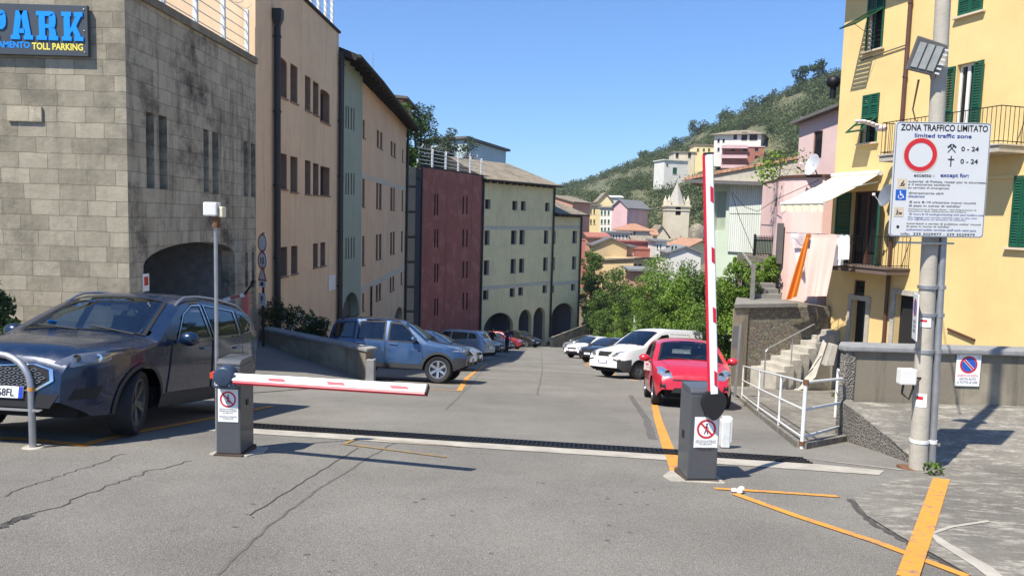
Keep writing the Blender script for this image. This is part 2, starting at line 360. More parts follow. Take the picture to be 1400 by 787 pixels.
    plain('bark', (.10, .075, .05), .95, var=.35, scale=8, bmp=.6); plain('flower_pink', (.65, .16, .28), .7, var=.2); plain('flower_white', (.75, .74, .7), .7, var=.1)
    leafmat('leaf_mid', (.055, .11, .018), (.12, .21, .034), (.18, .26, .05)); leafmat('leaf_bright', (.10, .19, .022), (.19, .31, .038), (.26, .36, .06))
    leafmat('leaf_dark', (.024, .052, .014), (.05, .095, .026)); leafmat('leaf_dusty', (.035, .062, .025), (.075, .105, .045), (.12, .13, .06)); leafmat('leaf_far', (.055, .085, .025), (.105, .14, .045), (.17, .17, .075))
    leafmat('leaf_oleander', (.035, .075, .03), (.075, .13, .05)); leafmat('leaf_dry', (.14, .12, .045), (.24, .20, .08))
    m, nt, b = newmat('hill_ground'); vec = coords(nt); wv = nd(nt, 'ShaderNodeTexWave', wave_type='BANDS', bands_direction='Z'); wv.inputs['Scale'].default_value = .13; wv.inputs['Distortion'].default_value = 3.; wv.inputs['Detail'].default_value = 3; wv.inputs['Detail Scale'].default_value = .6; nt.links.new(vec, wv.inputs['Vector'])
    g = mix(nt, noise(nt, vec, .035, 6, .65, .38, .62), (.165, .14, .07), (.07, .09, .032)); g = mix(nt, mul(nt, wv.outputs[1], .35), g, (.20, .17, .10)); g = mix(nt, noise(nt, vec, .4, 6, .7, .42, .62), g, (.055, .07, .028))
    nt.links.new(g, b.inputs['Base Color']); b.inputs['Roughness'].default_value = .95
    m, nt, b = newmat('window_glass'); b.inputs['Base Color'].default_value = (.012, .014, .017, 1); b.inputs['Roughness'].default_value = .08
build_mats()
# ------------------------------------------------------------------ light
SUN_AZ = math.atan2(.70, .71)           # shadows fall forward and to the right
EL = R(56)
w = bpy.data.worlds.new('World'); SC.world = w; w.use_nodes = True
nt = w.node_tree; sk = nt.nodes.new('ShaderNodeTexSky'); sk.sky_type = 'NISHITA'; sk.sun_disc = False
sk.sun_elevation = EL; sk.sun_rotation = math.pi+SUN_AZ; sk.air_density = 1.0; sk.dust_density = 0.05; sk.ozone_density = 3.; sk.altitude = 900
gc = nt.nodes.new('ShaderNodeTexCoord'); sp_ = nt.nodes.new('ShaderNodeSeparateXYZ'); nt.links.new(gc.outputs['Generated'], sp_.inputs[0]); mr_ = nt.nodes.new('ShaderNodeMapRange'); mr_.inputs[1].default_value = 0.; mr_.inputs[2].default_value = .38; nt.links.new(sp_.outputs['Z'], mr_.inputs[0])
tn = mix(nt, 1., sk.outputs[0], mix(nt, mr_.outputs[0], (.40, .56, .74), (.62, .80, 1.)), 'MULTIPLY'); nt.links.new(tn, nt.nodes['Background'].inputs[0]); nt.nodes['Background'].inputs[1].default_value = .122
sl = bpy.data.lights.new('sun', 'SUN'); sl.energy = 4.7; sl.angle = R(.53); sl.color = (1, .935, .83)
so = bpy.data.objects.new('sun', sl); COL.objects.link(so)
sd = V((math.sin(SUN_AZ)*math.cos(EL), math.cos(SUN_AZ)*math.cos(EL), -math.sin(EL)))
so.rotation_euler = sd.to_track_quat('-Z', 'Y').to_euler(); so.location = (-20, -20, 40)
SC.view_settings.view_transform = 'Standard'; SC.view_settings.look = 'None'; SC.view_settings.exposure = .8; SC.view_settings.gamma = 1
SC.render.film_transparent = False
SC.cycles.max_bounces = 8; SC.cycles.transparent_max_bounces = 12
# ------------------------------------------------------------------ ground
def sheet(name, polys, mats, off, kind='structure', zf=None, cell=None):
    """draped flat polygons (lists of xy); polys: (pts, matindex, extra offset)"""
    bm = bmesh.new()
    for pts, mi, ex in polys:
        vs = [bm.verts.new((p[0], p[1], ex)) for p in pts]
        try: f = bm.faces.new(vs); f.material_index = mi
        except ValueError: pass
    cuts = [8, 28, 85] if cell is None else [i*cell for i in range(-10, 60)]
    for c in cuts: bmesh.ops.bisect_plane(bm, geom=bm.verts[:]+bm.edges[:]+bm.faces[:], plane_co=(0, c, 0), plane_no=(0, 1, 0))
    if cell:
        for c in cuts: bmesh.ops.bisect_plane(bm, geom=bm.verts[:]+bm.edges[:]+bm.faces[:], plane_co=(c, 0, 0), plane_no=(1, 0, 0))
    for v in bm.verts: v.co.z += (zf or G)(v.co.x, v.co.y)+off
    bmesh.ops.recalc_face_normals(bm, faces=bm.faces)
    for f in bm.faces:
        if f.normal.z < 0: f.normal_flip()
    me = bpy.data.meshes.new(name); bm.to_mesh(me); bm.free()
    for m in mats: me.materials.append(MAT[m])
    o = bpy.data.objects.new(name, me); COL.objects.link(o); return tag(o, kind=kind)
def P2(px, py, dz=0): p = pg(px, py, dz); return (p.x, p.y)
def strip(pts, w):
    out = []; n = len(pts); ws = w if isinstance(w, list) else [w]*n
    for i in range(n):
        a = V(pts[max(i-1, 0)]); b = V(pts[min(i+1, n-1)]); t = (b-a); t = V((t.x, t.y)).normalized(); nn = V((-t.y, t.x))*ws[i]/2; p = V((pts[i][0], pts[i][1]))
        out.append((p+nn, p-nn))
    return [[out[i][0], out[i][1], out[i+1][1], out[i+1][0]] for i in range(n-1)]
def hill_t(x): return max(0, -x-13.)
def terrain(x, y):
    xx = max(-13, min(16, x)); z = gz(max(y, -40))-.02*xx-.3
    if x > 9.2 and y > 8: z += 0
    if x < -13: z += min(55, hill_t(x)*.55)*max(0, min(1, (y-24)/15))*(1 if y < 140 else max(0, 1-(y-140)/60))
    if y > 95: z = min(z, -13.2) if x > -13 else z
    return z
xs = [-3000, -900, -300, -140, -90, -60, -45, -34, -26, -20, -16.5, -13]+[-10+2*i for i in range(14)]+[20, 30, 45, 80, 150, 400, 1200, 3000]
ys = [-300, -60, -20, -8, 0, 4, 8]+[12+4*i for i in range(22)]+[100, 120, 140, 160, 180, 200, 260, 400, 900, 2500, 6000]
mb = MB(); n = len(xs)
for y in ys:
    for x in xs: mb.v.append(V((x, y, terrain(x, y))))
for j in range(len(ys)-1):
    for i in range(n-1): mb.f.append([j*n+i, j*n+i+1, (j+1)*n+i+1, (j+1)*n+i]); mb.m.append(0)
tag(mb.build('terrain', 'soil', smooth=60), kind='structure')
# road with cracks, seams and tar lines as its own surface pattern
def wig(pts, k=6, amp=.05):
    out = []
    for a, b in zip(pts, pts[1:]):
        for i in range(k):
            t = i/k; out.append((a[0]+(b[0]-a[0])*t+random.uniform(-amp, amp), a[1]+(b[1]-a[1])*t+random.uniform(-amp, amp)))
    return out+[pts[-1]]
polys = [([(-14, -8), (8.6, -8), (8.6, 96), (-14, 96)], 0, 0)]
for pl, wd, mi, amp in (
    ([(0, 716), (70, 695), (160, 660), (200, 645), (262, 630)], .012, 1, .035), ([(0, 680), (60, 658), (115, 640), (170, 620)], .01, 1, .03),
    ([(300, 785), (360, 725), (430, 672), (505, 625), (545, 603)], .022, 2, .012), ([(340, 705), (420, 655), (490, 612)], .012, 1, .01),
    
    ([(862, 540), (885, 575), (893, 600)], .12, 2, .02), ([(1160, 682), (1185, 710), (1232, 737), (1275, 760), (1330, 790)], .05, 1, .02),
    ([(0, 722), (20, 712), (45, 704)], .05, 1, .03), ([(660, 505), (640, 530), (610, 560)], .03, 2, .02), ([(740, 480), (742, 500), (735, 540)], .04, 2, .02)):
    for q in strip(wig([P2(*p) for p in pl], 9, amp), wd): polys.append((q, mi, .003 if mi != 1 else .004))
for i in range(34):                    # scattered oil drips and pock marks
    p = P2(random.uniform(250, 900), random.uniform(655, 787)); r = random.uniform(.006, .018); a = random.uniform(0, 3)
    polys.append(([(p[0]+r*1.6*math.cos(a+k*1.05)*random.uniform(.6, 1.2), p[1]+r*math.sin(a+k*1.05)*random.uniform(.6, 1.2)) for k in range(6)], 2, .0035))
sheet('road', polys, ['asphalt', 'crack', 'tar_seal', 'concrete_paving'], 0)
# painted lines
def mark(name, pls, mat, off=.008, zf=None):
    ps = []
    for pl, wd in pls:
        for q in strip([P2(*p) for p in pl], wd): ps.append((q, 0, 0))
    return sheet(name, ps, [mat], off, zf=zf, cell=.5 if zf else None)
mark('parking_line', [([(-30, 598), (40, 601), (85, 606), (122, 609)], .12), ([(108, 610), (180, 592), (262, 577), (335, 563), (372, 555)], .12),
    ([(628, 534), (638, 517), (648, 509)], .13), ([(560, 531), (628, 534)], .08), ([(648, 509), (666, 497)], .09),
    ([(893, 545), (900, 575), (913, 612), (926, 646)], [.13, .13, .14, .14]), ([(977, 668), (1060, 673), (1147, 679)], .07), ([(1004, 675), (1090, 706), (1200, 742), (1322, 788)], .085),
    ([(782, 479), (795, 488), (806, 498)], .12), ([(798, 498), (830, 507), (845, 515)], .12), ([(845, 515), (893, 524)], .1)], 'orange_paint')
mark('worn_line', [([(470, 607), (610, 625)], .05), ([(490, 599), (630, 611)], .03), ([(470, 607), (490, 599)], .05)], 'worn_orange')
mark('white_line', [([(640, 502), (740, 506), (835, 511)], .1), ([(852, 518), (893, 523)], .16)], 'white_paint')
# drain across the street: concrete strips + iron grate
ga, gb = V(P2(348, 583)), V(P2(1098, 630)); gd = (gb-ga).normalized(); gn = V((-gd.y, gd.x)); gL = (gb-ga).length
def gp(u, v): p = ga+gd*u+gn*v; return (p.x, p.y)
sheet('concrete_strip', [([gp(-.25, -.2), gp(gL+.1, -.2), gp(gL+.75, -.36), gp(gL+.6, -.62), gp(3, -.60), gp(-.3, -.62)], 0, 0), ([gp(-.25, .2), gp(gL+.1, .2), gp(gL+.95, -.24), gp(gL+1.05, -.22), gp(gL, .29), gp(-.25, .30)], 0, 0)], ['kerb_concrete'], .006)
mb = MB(); z0 = lambda p, o: (p[0], p[1], G(p[0], p[1])+o)
def gbox(u0, u1, v0, v1, zb, zt, mi=0):
    c = [gp(u0, v0), gp(u1, v0), gp(u1, v1), gp(u0, v1)]; mb.add([z0(p, zb) for p in c]+[z0(p, zt) for p in c], [(3, 2, 1, 0), (4, 5, 6, 7), (0, 1, 5, 4), (1, 2, 6, 5), (2, 3, 7, 6), (3, 0, 4, 7)], mi)
gbox(-.2, gL+.05, -.195, .195, .003, .006, 1)
for v in (-.18, -.065, .065, .18): gbox(-.2, gL+.05, v-.016, v+.016, .006, .022)
k = 0
while k*.055 < gL+.2: gbox(-.2+k*.055, -.2+k*.055+.022, -.165, .165, .006, .018); k += 1
tag(mb.build('drain_grate', ['iron', 'dark_hole']), 'black iron slotted drain grate running across the whole street', 'drain grate')
# ------------------------------------------------------------------ raised pavement and boundary wall on the right
def Zp(x, y): return max(G(x, y)+.012, -1.09+.062*(y-8.3))
E0 = V((4.72, 8.25)); E1 = V((5.02, 10.9))
bm_pts = [E0, V((4.86, 9.5)), E1, V((15, 11.0)), V((15, -3)), V(P2(1420, 850)), V(P2(1330, 790)), V(P2(1275, 758)), V(P2(1232, 735)), V(P2(1185, 706)), V(P2(1166, 682)), V(P2(1190, 668))]
sheet('pavement', [(bm_pts, 0, 0)], ['concrete_paving'], 0, zf=Zp, cell=.5)
mark('pavement_line', [([(1287, 656), (1262, 730), (1240, 792)], [.15, .135, .125])], 'orange_paint', .007, Zp)
mark('pavement_seam', [([(1270, 728), (1290, 745), (1345, 778), (1372, 800)], [.02, .09, .12, .1]), ([(1268, 733), (1300, 722), (1352, 714)], .035)], 'kerb_concrete', .005, Zp)
# ------------------------------------------------------------------ facades
class Facade:
    def __init__(s, p0, p1):
        s.p0 = V((p0[0], p0[1], 0)); d = V((p1[0]-p0[0], p1[1]-p0[1], 0)); s.L = d.length; s.u = d.normalized()
        n = V((s.u.y, -s.u.x, 0)); s.n = n if n.dot(-s.p0) > 0 else -n
    def uz(s, px, py):
        v = ray(px, py); o = V((0, 0, H)); k = (s.p0-o).dot(s.n)/v.dot(s.n); p = o+v*k
        return (p-s.p0).dot(s.u), p.z
    def pt(s, u, z, out=0): return s.p0+s.u*u+s.n*out+V((0, 0, z))
    def op(s, l, r, t, b, rise=0):
        u0, z1 = s.uz(l, t); _, z0 = s.uz(l, b); u1, _ = s.uz(r, t)
        return (min(u0, u1), max(u0, u1), z0, z1, rise)
    def wall(s, mb, u0, u1, z0, z1, ops=(), rev=.25, back=None, mi=0, rmi=None, out=0):
        rmi = mi if rmi is None else rmi
        us = sorted(set([u0, u1]+[o[i] for o in ops for i in (0, 1)])); zs = sorted(set([z0, z1]+[o[i] for o in ops for i in (2, 3)]))
        us = [u for u in us if u0 <= u <= u1]; zs = [z for z in zs if z0 <= z <= z1]
        for a, b in zip(us, us[1:]):
            run = None
            for c, d in zip(zs, zs[1:]):
                um, zm = (a+b)/2, (c+d)/2
                hole = any(o[0] < um < o[1] and o[2] < zm < o[3] for o in ops)
                if hole:
                    if run: mb.poly([s.pt(a, run[0], out), s.pt(b, run[0], out), s.pt(b, run[1], out), s.pt(a, run[1], out)], mi); run = None
                else: run = (run[0], d) if run else (c, d)
            if run: mb.poly([s.pt(a, run[0], out), s.pt(b, run[0], out), s.pt(b, run[1], out), s.pt(a, run[1], out)], mi)
        for o in ops:
            a, b, c, d, r = o
            zt = d-r; N = 12
            arc = [(a, d)] if False else ([(a+(b-a)*(1-math.cos(math.pi*k/N))/2, zt+r*math.sin(math.pi*k/N)) for k in range(N+1)] if r else [(a, d), (b, d)])
            ring = [(a, c)]+arc+[(b, c)]
            if r:
                for (p, q), (p2, q2) in zip(arc, arc[1:]): mb.poly([s.pt(p, q, out), s.pt(p2, q2, out), s.pt(p2, d, out), s.pt(p, d, out)], mi)
            for (p, q), (p2, q2) in zip(ring, ring[1:]+ring[:1]): mb.poly([s.pt(p, q, out), s.pt(p2, q2, out), s.pt(p2, q2, out-rev), s.pt(p, q, out-rev)], rmi)
        if back:
            A, B, C, D = s.pt(u0, z0, out), s.pt(u1, z0, out), s.pt(u1, z0, out-back), s.pt(u0, z0, out-back); up = V((0, 0, z1-z0))
            mb.poly([B, C, C+up, B+up], mi); mb.poly([C, D, D+up, C+up], mi); mb.poly([D, A, A+up, D+up], mi); mb.poly([A+up, B+up, C+up, D+up], mi)
    def box(s, mb, u0, u1, z0, z1, o0, o1, mi=0):
        c = [s.pt(u0, z0, o0), s.pt(u1, z0, o0), s.pt(u1, z0, o1), s.pt(u0, z0, o1)]; up = V((0, 0, z1-z0)); c2 = [p+up for p in c]
        mb.add(c+c2, [(3, 2, 1, 0), (4, 5, 6, 7), (0, 1, 5, 4), (1, 2, 6, 5), (2, 3, 7, 6), (3, 0, 4, 7)], mi)
    def M(s, u, z, out=0): return frame(s.pt(u, z, out), s.u, (0, 0, 1))

def hole_window(F, o, root, rev=.25, sill=True, mats=('dark_hole', 'brown_reveal'), louvre=0):
    """garage opening: dark back, thin lining and sill"""
    a, b, c, d, r = o; mb = MB(); e = .012
    N = 8
    pts = [(a+e, c+e)]+([(a+e+(b-a-2*e)*(1-math.cos(math.pi*k/N))/2, d-r-e+r*math.sin(math.pi*k/N)) for k in range(N+1)] if r else [(a+e, d-e), (b-e, d-e)])+[(b-e, c+e)]
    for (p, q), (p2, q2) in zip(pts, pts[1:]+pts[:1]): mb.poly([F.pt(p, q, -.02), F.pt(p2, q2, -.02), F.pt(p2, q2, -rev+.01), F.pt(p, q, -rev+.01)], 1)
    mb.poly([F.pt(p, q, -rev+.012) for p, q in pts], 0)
    if sill: F.box(mb, a-.03, b+.03, c-.05, c, .004, .05, 1)
    for k in range(louvre):
        z = c+(d-c)*(k+.5)/louvre; F.box(mb, a+.02, b-.02, z-.02, z+.02, -rev+.05, -rev+.1, 1)
    return mb.build('window', list(mats), root)
def glass_window(F, o, root, rev=.12, mats=('frame_white',), bars=1, sill='pale_band'):
    a, b, c, d, r = o; mb = MB(); t = .05
    for q in ((a, b, c, c+t), (a, b, d-t, d), (a, a+t, c+t, d-t), (b-t, b, c+t, d-t)): F.box(mb, q[0]+.002, q[1]-.002, q[2]+.002, q[3]-.002, -rev, -rev+.05)
    for k in range(bars): u = a+(b-a)*(k+1)/(bars+1); F.box(mb, u-.02, u+.02, c+t, d-t, -rev, -rev+.045)
    if sill: F.box(mb, a-.05, b+.05, c-.05, c-.003, .003, .07, 1)
    w = mb.build('window', [mats[0], sill or mats[0]], root)
    g = MB(); F.box(g, a+t, b-t, c+t, d-t, -rev+.012, -rev+.022); g.build('pane', 'window_glass', w)
    return w
def pipe(F, u, z0, z1, r, mat, root, out=.09, hopper=0, name='downpipe'):
    mb = MB(); mb.tube([F.pt(u, z0, out), F.pt(u, z1, out)], r, 10)
    z = z0+1
    while z < z1: mb.tube([F.pt(u, z, out), F.pt(u, z+.05, out)], r*1.25, 10); F.box(mb, u-.015, u+.015, z, z+.04, 0, out); z += 2.2
    if hopper: mb.tube([F.pt(u, z1, out), F.pt(u, z1+.25, out+.02), F.pt(u, z1+.5, out+.02)], [r, r*hopper, r*hopper], 4)
    return mb.build(name, mat, root, smooth=40)

FX = lambda y: -7.55+.0268*(y-14.8)
FS = Facade((FX(14.8), 14.8), (FX(21.6), 21.6)); LS = FS.L
ROOFS = 5.82
# --- stone car park building
stone = thing('parking_building', 'grey stone block building with an arched garage mouth and slit windows, nearest on the left', 'building', (-10, 15, G(-10, 15)))
slit = [FS.op(*q) for q in ((199, 210, 152, 257), (217, 228, 157, 258), (278, 285, 176, 262), (290, 298.5, 180, 265), (333, 338.5, 193, 268), (343, 349, 196, 269), (335, 339, 345, 393), (344, 348, 345, 393))]
ua, za = FS.uz(196, 362); ub, _ = FS.uz(321, 342); um, zm = FS.uz(272, 330.5)
arch = (ua, ub, -3.2, zm, .42)
mb = MB()
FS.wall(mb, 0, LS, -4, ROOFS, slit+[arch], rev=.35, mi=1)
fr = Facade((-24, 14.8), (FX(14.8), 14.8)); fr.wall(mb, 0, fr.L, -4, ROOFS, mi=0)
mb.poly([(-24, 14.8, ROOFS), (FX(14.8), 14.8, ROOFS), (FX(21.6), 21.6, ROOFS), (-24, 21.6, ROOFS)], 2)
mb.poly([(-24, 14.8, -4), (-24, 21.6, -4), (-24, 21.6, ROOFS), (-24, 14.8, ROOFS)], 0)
mb.build('wall', ['stone_lit', 'stone_shaded', 'concrete_paving'], stone)
mb = MB(); FS.box(mb, -.06, LS, ROOFS-.1, ROOFS+.07, -.3, .07); fr.box(mb, 0, fr.L-.06, ROOFS-.1, ROOFS+.07, -.3, .07); mb.build('coping', 'grey_wall', stone)
for o in slit: hole_window(FS, o, stone, .3, False, ('dark_hole', 'stone_shaded'))
# a stone that sits proud of the sunlit front, and small ledges under slits
mb = MB(); a = fr.uz(15, 145); b = fr.uz(59, 166); fr.box(mb, a[0]-.05, b[0], b[1]-.02, a[1], 0, .045); mb.build('projecting_block', 'stone_shaded', stone, bevel=.012)
# garage bay
mb = MB(); A = FS.pt(ua+.0, 0, -.36); B = FS.pt(ub, 0, -.36); dv = -FS.n*5
zf = G(-7.5, 17.5)+.02
for q, mi in (([A, B, B+dv, A+dv], 0), ([A, A+dv, A+dv+V((0, 0, 3.6)), A+V((0, 0, 3.6))], 1), ([B, B+dv, B+dv+V((0, 0, 3.6)), B+V((0, 0, 3.6))], 1), ([A+dv, B+dv, B+dv+V((0, 0, 3.6)), A+dv+V((0, 0, 3.6))], 1), ([A+V((0, 0, 3.6)), B+V((0, 0, 3.6)), B+dv+V((0, 0, 3.6)), A+dv+V((0, 0, 3.6))], 1)):
    mb.poly([p+V((0, 0, zf)) for p in q], mi)
mb.build('garage_bay', ['garage_dark', 'coping'], stone)
# terrace railing
def rail_line(name, label, pts, h, posts, mat='white_metal', nr=5, pr=.05, rr=.014, cat='railing', coil=False):
    root = thing(name, label, cat, pts[0])
    for p in posts:
        p = V(p); m = MB(); m.bar(p, p+V((0, 0, h)), pr*2, pr*2, up=(0, 1, 0)); m.bar(p, p+V((0, 0, .02)), pr*3.4, pr*3.4, up=(0, 1, 0)); m.build('post', mat, root)
    for k in range(nr):
        m = MB(); z = V((0, 0, h*(k+.7)/(nr))); m.tube([V(p)+z for p in pts], rr, 6); m.build('rail', mat, root)
    if coil:
        m = MB(); tot = []
        for a, b in zip(pts, pts[1:]):
            a, b = V(a), V(b); L = (b-a).length; K = int(L/.035)
            for i in range(K):
                t = i/K; w = i*.42; q = a.lerp(b, t)+V((0, 0, h+.16)); d = (b-a).normalized(); s_ = d.cross(V((0, 0, 1)))
                tot.append(q+(s_*math.cos(w)+V((0, 0, 1))*math.sin(w))*.17)
        m.tube(tot, .007, 3, cap=False); m.build('coil_wire', 'galvanised', root)
    return root
def lerp3(a, b, n): return [V(a).lerp(V(b), i/n) for i in range(n+1)]
ra, rb = FS.pt(.2, ROOFS+.07, -.15), FS.pt(LS-.25, ROOFS+.07, -.15)
rail_line('terrace_railing', 'galvanised railing with coiled wire along the top of the stone garage', [ra, rb], 1.25, lerp3(ra, rb, 4), coil=True)
# car park sign
a = fr.uz(-150, 1); b = fr.uz(125, 79); top = fr.uz(125, 10)[1]
sg = thing('car_park_sign', 'dark board with large blue PARK letters and small yellow lettering on the stone wall', 'sign', fr.pt(a[0], b[1]))
mb = MB(); fr.box(mb, a[0], b[0], b[1], top, .03, .11); mb.build('panel', 'sign_dark', sg, bevel=.006)
mb = MB(); hh = top-b[1]
for k in range(3): mb.ell(fr.pt(b[0]-.06, b[1]+hh*(.08+.42*k), .115), (.013, .013, .013), 6, 4)
mb.build('bolt', 'galvanised', sg)
SL = {  # slab capitals on a unit grid (outer outline, holes as rectangles cut by construction)
 'P': [[(0, 0), (.62, 0), (.62, .16), (.46, .16), (.46, .84), (.14, .84), (.14, .16), (0, .16)], [(0, .84), (.46, .84), (.46, 1), (0, 1)], [(.46, .82), (.80, .82), (.92, .94), (.80, 1), (.46, 1)], [(.46, .34), (.80, .34), (.95, .46), (.70, .52), (.46, .52)], [(.66, .52), (.95, .46), (.98, .60), (.98, .80), (.92, .94), (.66, .82)]],
 'A': [[(-.04, 0), (.42, 0), (.42, .15), (.36, .15), (.50, .80), (.62, 1), (.24, 1), (.06, .15), (-.04, .15)], [(.60, 0), (1.06, 0), (1.06, .15), (.96, .15), (.78, 1), (.40, 1), (.50, .80), (.66, .15), (.60, .15)], [(.36, .22), (.68, .22), (.64, .38), (.40, .38)]],
 'R': [[(0, 0), (.50, 0), (.50, .15), (.42, .15), (.42, .85), (.12, .85), (.12, .15), (0, .15)], [(0, .85), (.42, .85), (.42, 1), (0, 1)], [(.42, .84), (.76, .84), (.9, .95), (.78, 1), (.42, 1)], [(.62, .56), (.92, .52), (.95, .62), (.95, .82), (.9, .95), (.62, .84)], [(.42, .42), (.86, .42), (.92, .52), (.62, .56), (.42, .56)], [(.58, 0), (1.06, 0), (1.06, .15), (.97, .15), (.93, .36), (.86, .44), (.58, .42), (.64, .3)]],
 'K': [[(0, 0), (.48, 0), (.48, .15), (.41, .15), (.41, .85), (.48, .85), (.48, 1), (0, 1), (0, .85), (.11, .85), (.11, .15), (0, .15)], [(.41, .40), (.70, .85), (.62, .85), (.62, 1), (1.04, 1), (1.04, .85), (.96, .85), (.72, .52), (.92, .2), (.92, .15), (1.06, .15), (1.06, 0), (.62, 0), (.62, .15), (.66, .15), (.52, .36), (.41, .22)]]}
def slab_word(word, M, h, wd, gap, mat, root, depth=.02):
    x = 0
    for ch in word:
        mb = MB()
        for poly in SL[ch]:
            pts = [V((x+p[0]*wd, p[1]*h, 0)) for p in poly]
            tris = tessellate_polygon([pts]); nb = [M @ p for p in pts]; nt_ = [M @ (p+V((0, 0, depth))) for p in pts]; k = len(pts)
            mb.add(nb+nt_, [tuple(k+i for i in t) for t in tris]+[(i, (i+1) % k, k+(i+1) % k, k+i) for i in range(k)])
        mb.build('letter', mat, root); x += wd+gap
l1 = fr.uz(-12, 56); l2 = fr.uz(118, 58); ltop = fr.uz(60, 18)[1]; lb = fr.uz(60, 57)[1]
wl = (l2[0]-l1[0]); slab_word('PARK', fr.M(l1[0], lb, .112), ltop-lb, wl*.212, wl*.05, 'sign_bright_blue', sg)
mb = MB(); t0 = fr.uz(-17, 71); text_mb(mb, 'PAGAMENTO', fr.M(t0[0], fr.uz(20, 67)[1], .114), width=fr.uz(46, 60)[0]-t0[0], height=fr.uz(20, 58.5)[1]-fr.uz(20, 67)[1], bold=.03); mb.build('lettering', 'sign_bright_blue', sg)
mb = MB(); t0 = fr.uz(49, 71); text_mb(mb, 'TOLL PARKING', fr.M(t0[0], fr.uz(80, 70)[1], .114), width=fr.uz(118, 60)[0]-t0[0], height=fr.uz(80, 61)[1]-fr.uz(80, 70)[1], bold=.03); mb.build('lettering', 'sign_yellow', sg)

# --- peach building
yP, yG, yO = 21.6, 30.2, 34.4
FP = Facade((FX(yP), yP), (FX(yO), yO)); uG = FP.uz(462, 250)[0]; uO = FP.uz(494.5, 250)[0]
peach = thing('garage_building', 'tall peach rendered building with a black downpipe beside the stone garage', 'building', (FX(yP), yP, G(-7, yP)))
ow = [FP.op(*q) for q in ((376, 392.5, 73, 128, .1), (397, 407, 86, 138), (417, 425, 102, 149.5), (428, 436, 110, 155.6), (438, 451, 120, 165, .1), (376, 392.5, 207, 257), (397, 407, 213, 262), (417, 425, 218.5, 265), (428, 436, 222.5, 266), (438, 451, 226.6, 266.7),
    (384, 393, 338, 378.6), (398, 407, 336.5, 375), (428, 435, 333, 366), (438, 445, 331.6, 364))]
mb = MB(); FP.wall(mb, 0, uG, -5, 8.7, ow, rev=.3, back=14, rmi=1); mb.build('wall', ['peach_wall', 'peach_wall'], peach)
for o in ow: hole_window(FP, o, peach, .28, True, ('dark_hole', 'brown_reveal'))
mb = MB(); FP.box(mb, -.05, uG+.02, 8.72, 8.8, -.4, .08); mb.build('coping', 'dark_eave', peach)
up = FP.uz(373.5, 200)[0]; pipe(FP, up, -3, FP.uz(373, 36)[1], .1, 'black_pipe', peach, .13, 1.9)
mb = MB(); a = FP.uz(448.5, 377); b = FP.uz(457, 395); FP.box(mb, a[0], b[0], b[1], a[1], .01, .04); mb.build('notice_plate', 'sticker_white', peach)
ra, rb = FP.pt(4.0, 8.8, -.2), FP.pt(uG-.3, 8.8, -.2); rail_line('terrace_railing', 'white metal railing on top of the peach building', [ra, rb], 1.15, lerp3(ra, rb, 5))
# --- green strip
green = thing('garage_building', 'narrow grey green rendered strip of building with an arch at its foot', 'building', FP.pt(uG, G(-7, 31)))
og = []
for xs_, (t, b), sl_ in (((472.6, 476, 479.8, 483.4), (144, 175), 1.3), ((472.6, 476, 479.8, 483.4), (236, 266), .2), ((472.6, 476, 479.8, 483.4), (325, 354.5), -.3)):
    for i, x in enumerate(xs_): og.append(FP.op(x, x+1.5, t+i*sl_, b+i*sl_))
a0 = FP.uz(467, 433)[0]; a1 = FP.uz(491, 405)[0]; at_ = FP.uz(481, 399)[1]
ga_ = (a0, a1, -5.5, at_, 1.1)
mb = MB(); FP.wall(mb, uG, uO, -6, 8.0, og+[ga_], rev=.4, back=10); mb.build('wall', 'green_wall', green)
for o in og: hole_window(FP, o, green, .09, False, ('dark_hole', 'dark_hole'))
mb = MB(); mb.poly([FP.pt(a0, -5.5, -.39), FP.pt(a1, -5.5, -.39), FP.pt(a1, at_, -.39), FP.pt(a0, at_, -.39)]); mb.build('arch_recess', 'garage_dark', green)
for uu in (uG-.1, uG+.12): pipe(FP, uu, -4.5, 8.0, .075, 'black_pipe', green, .12)
# --- orange building (bends slightly away)
q0 = FP.pt(uO, 0); FO = Facade((q0.x, q0.y), (q0.x-.022*17, q0.y+17)); uE = FO.uz(554, 300)[0]
orange = thing('garage_building', 'orange rendered building with paired slots and a dark overhanging eave', 'building', FO.pt(0, G(-7, 36)))
oo = [FO.op(*q) for q in ((496, 499, 163, 188), (515.4, 518.4, 177, 200), (520, 523, 180, 203), (534.3, 537, 192, 212), (538.5, 541, 195, 214.5), (550, 551.6, 203.5, 221),
    (495.5, 499, 243.5, 282.5), (514.5, 517.5, 249.6, 284.7), (518.7, 522, 250.5, 285.6), (534, 537, 256, 287), (538, 540, 256.3, 287), (549.5, 551.4, 259.7, 287.7),
    (495.3, 498.6, 323, 362.8), (514, 517, 320.7, 355), (518.4, 521.8, 320, 354), (533.7, 536.4, 317.6, 347.5), (537.3, 539.8, 317, 347), (548.6, 550.8, 316, 343.5),
    (495.3, 498, 401.5, 425), (513.8, 517, 390, 411.6), (518, 521, 387, 409.8), (533, 535.5, 379, 399), (536.7, 539, 378, 397), (548, 550, 372.5, 388.7))]
a0 = FO.uz(538.5, 437)[0]; a1 = FO.uz(550.5, 424)[0]; at2 = FO.uz(545, 420)[1]; oa = (a0, a1, -8, at2, .9)
mb = MB(); FO.wall(mb, .0, uE, -9, 7.6, oo+[oa], rev=.3, back=11); mb.build('wall', ['orange_wall'], orange)
for o in oo: hole_window(FO, o, orange, .26, True, ('dark_hole', 'brown_reveal'))
mb = MB(); mb.poly([FO.pt(a0, -8, -.29), FO.pt(a1, -8, -.29), FO.pt(a1, at2, -.29), FO.pt(a0, at2, -.29)]); mb.build('arch_recess', 'garage_dark', orange)
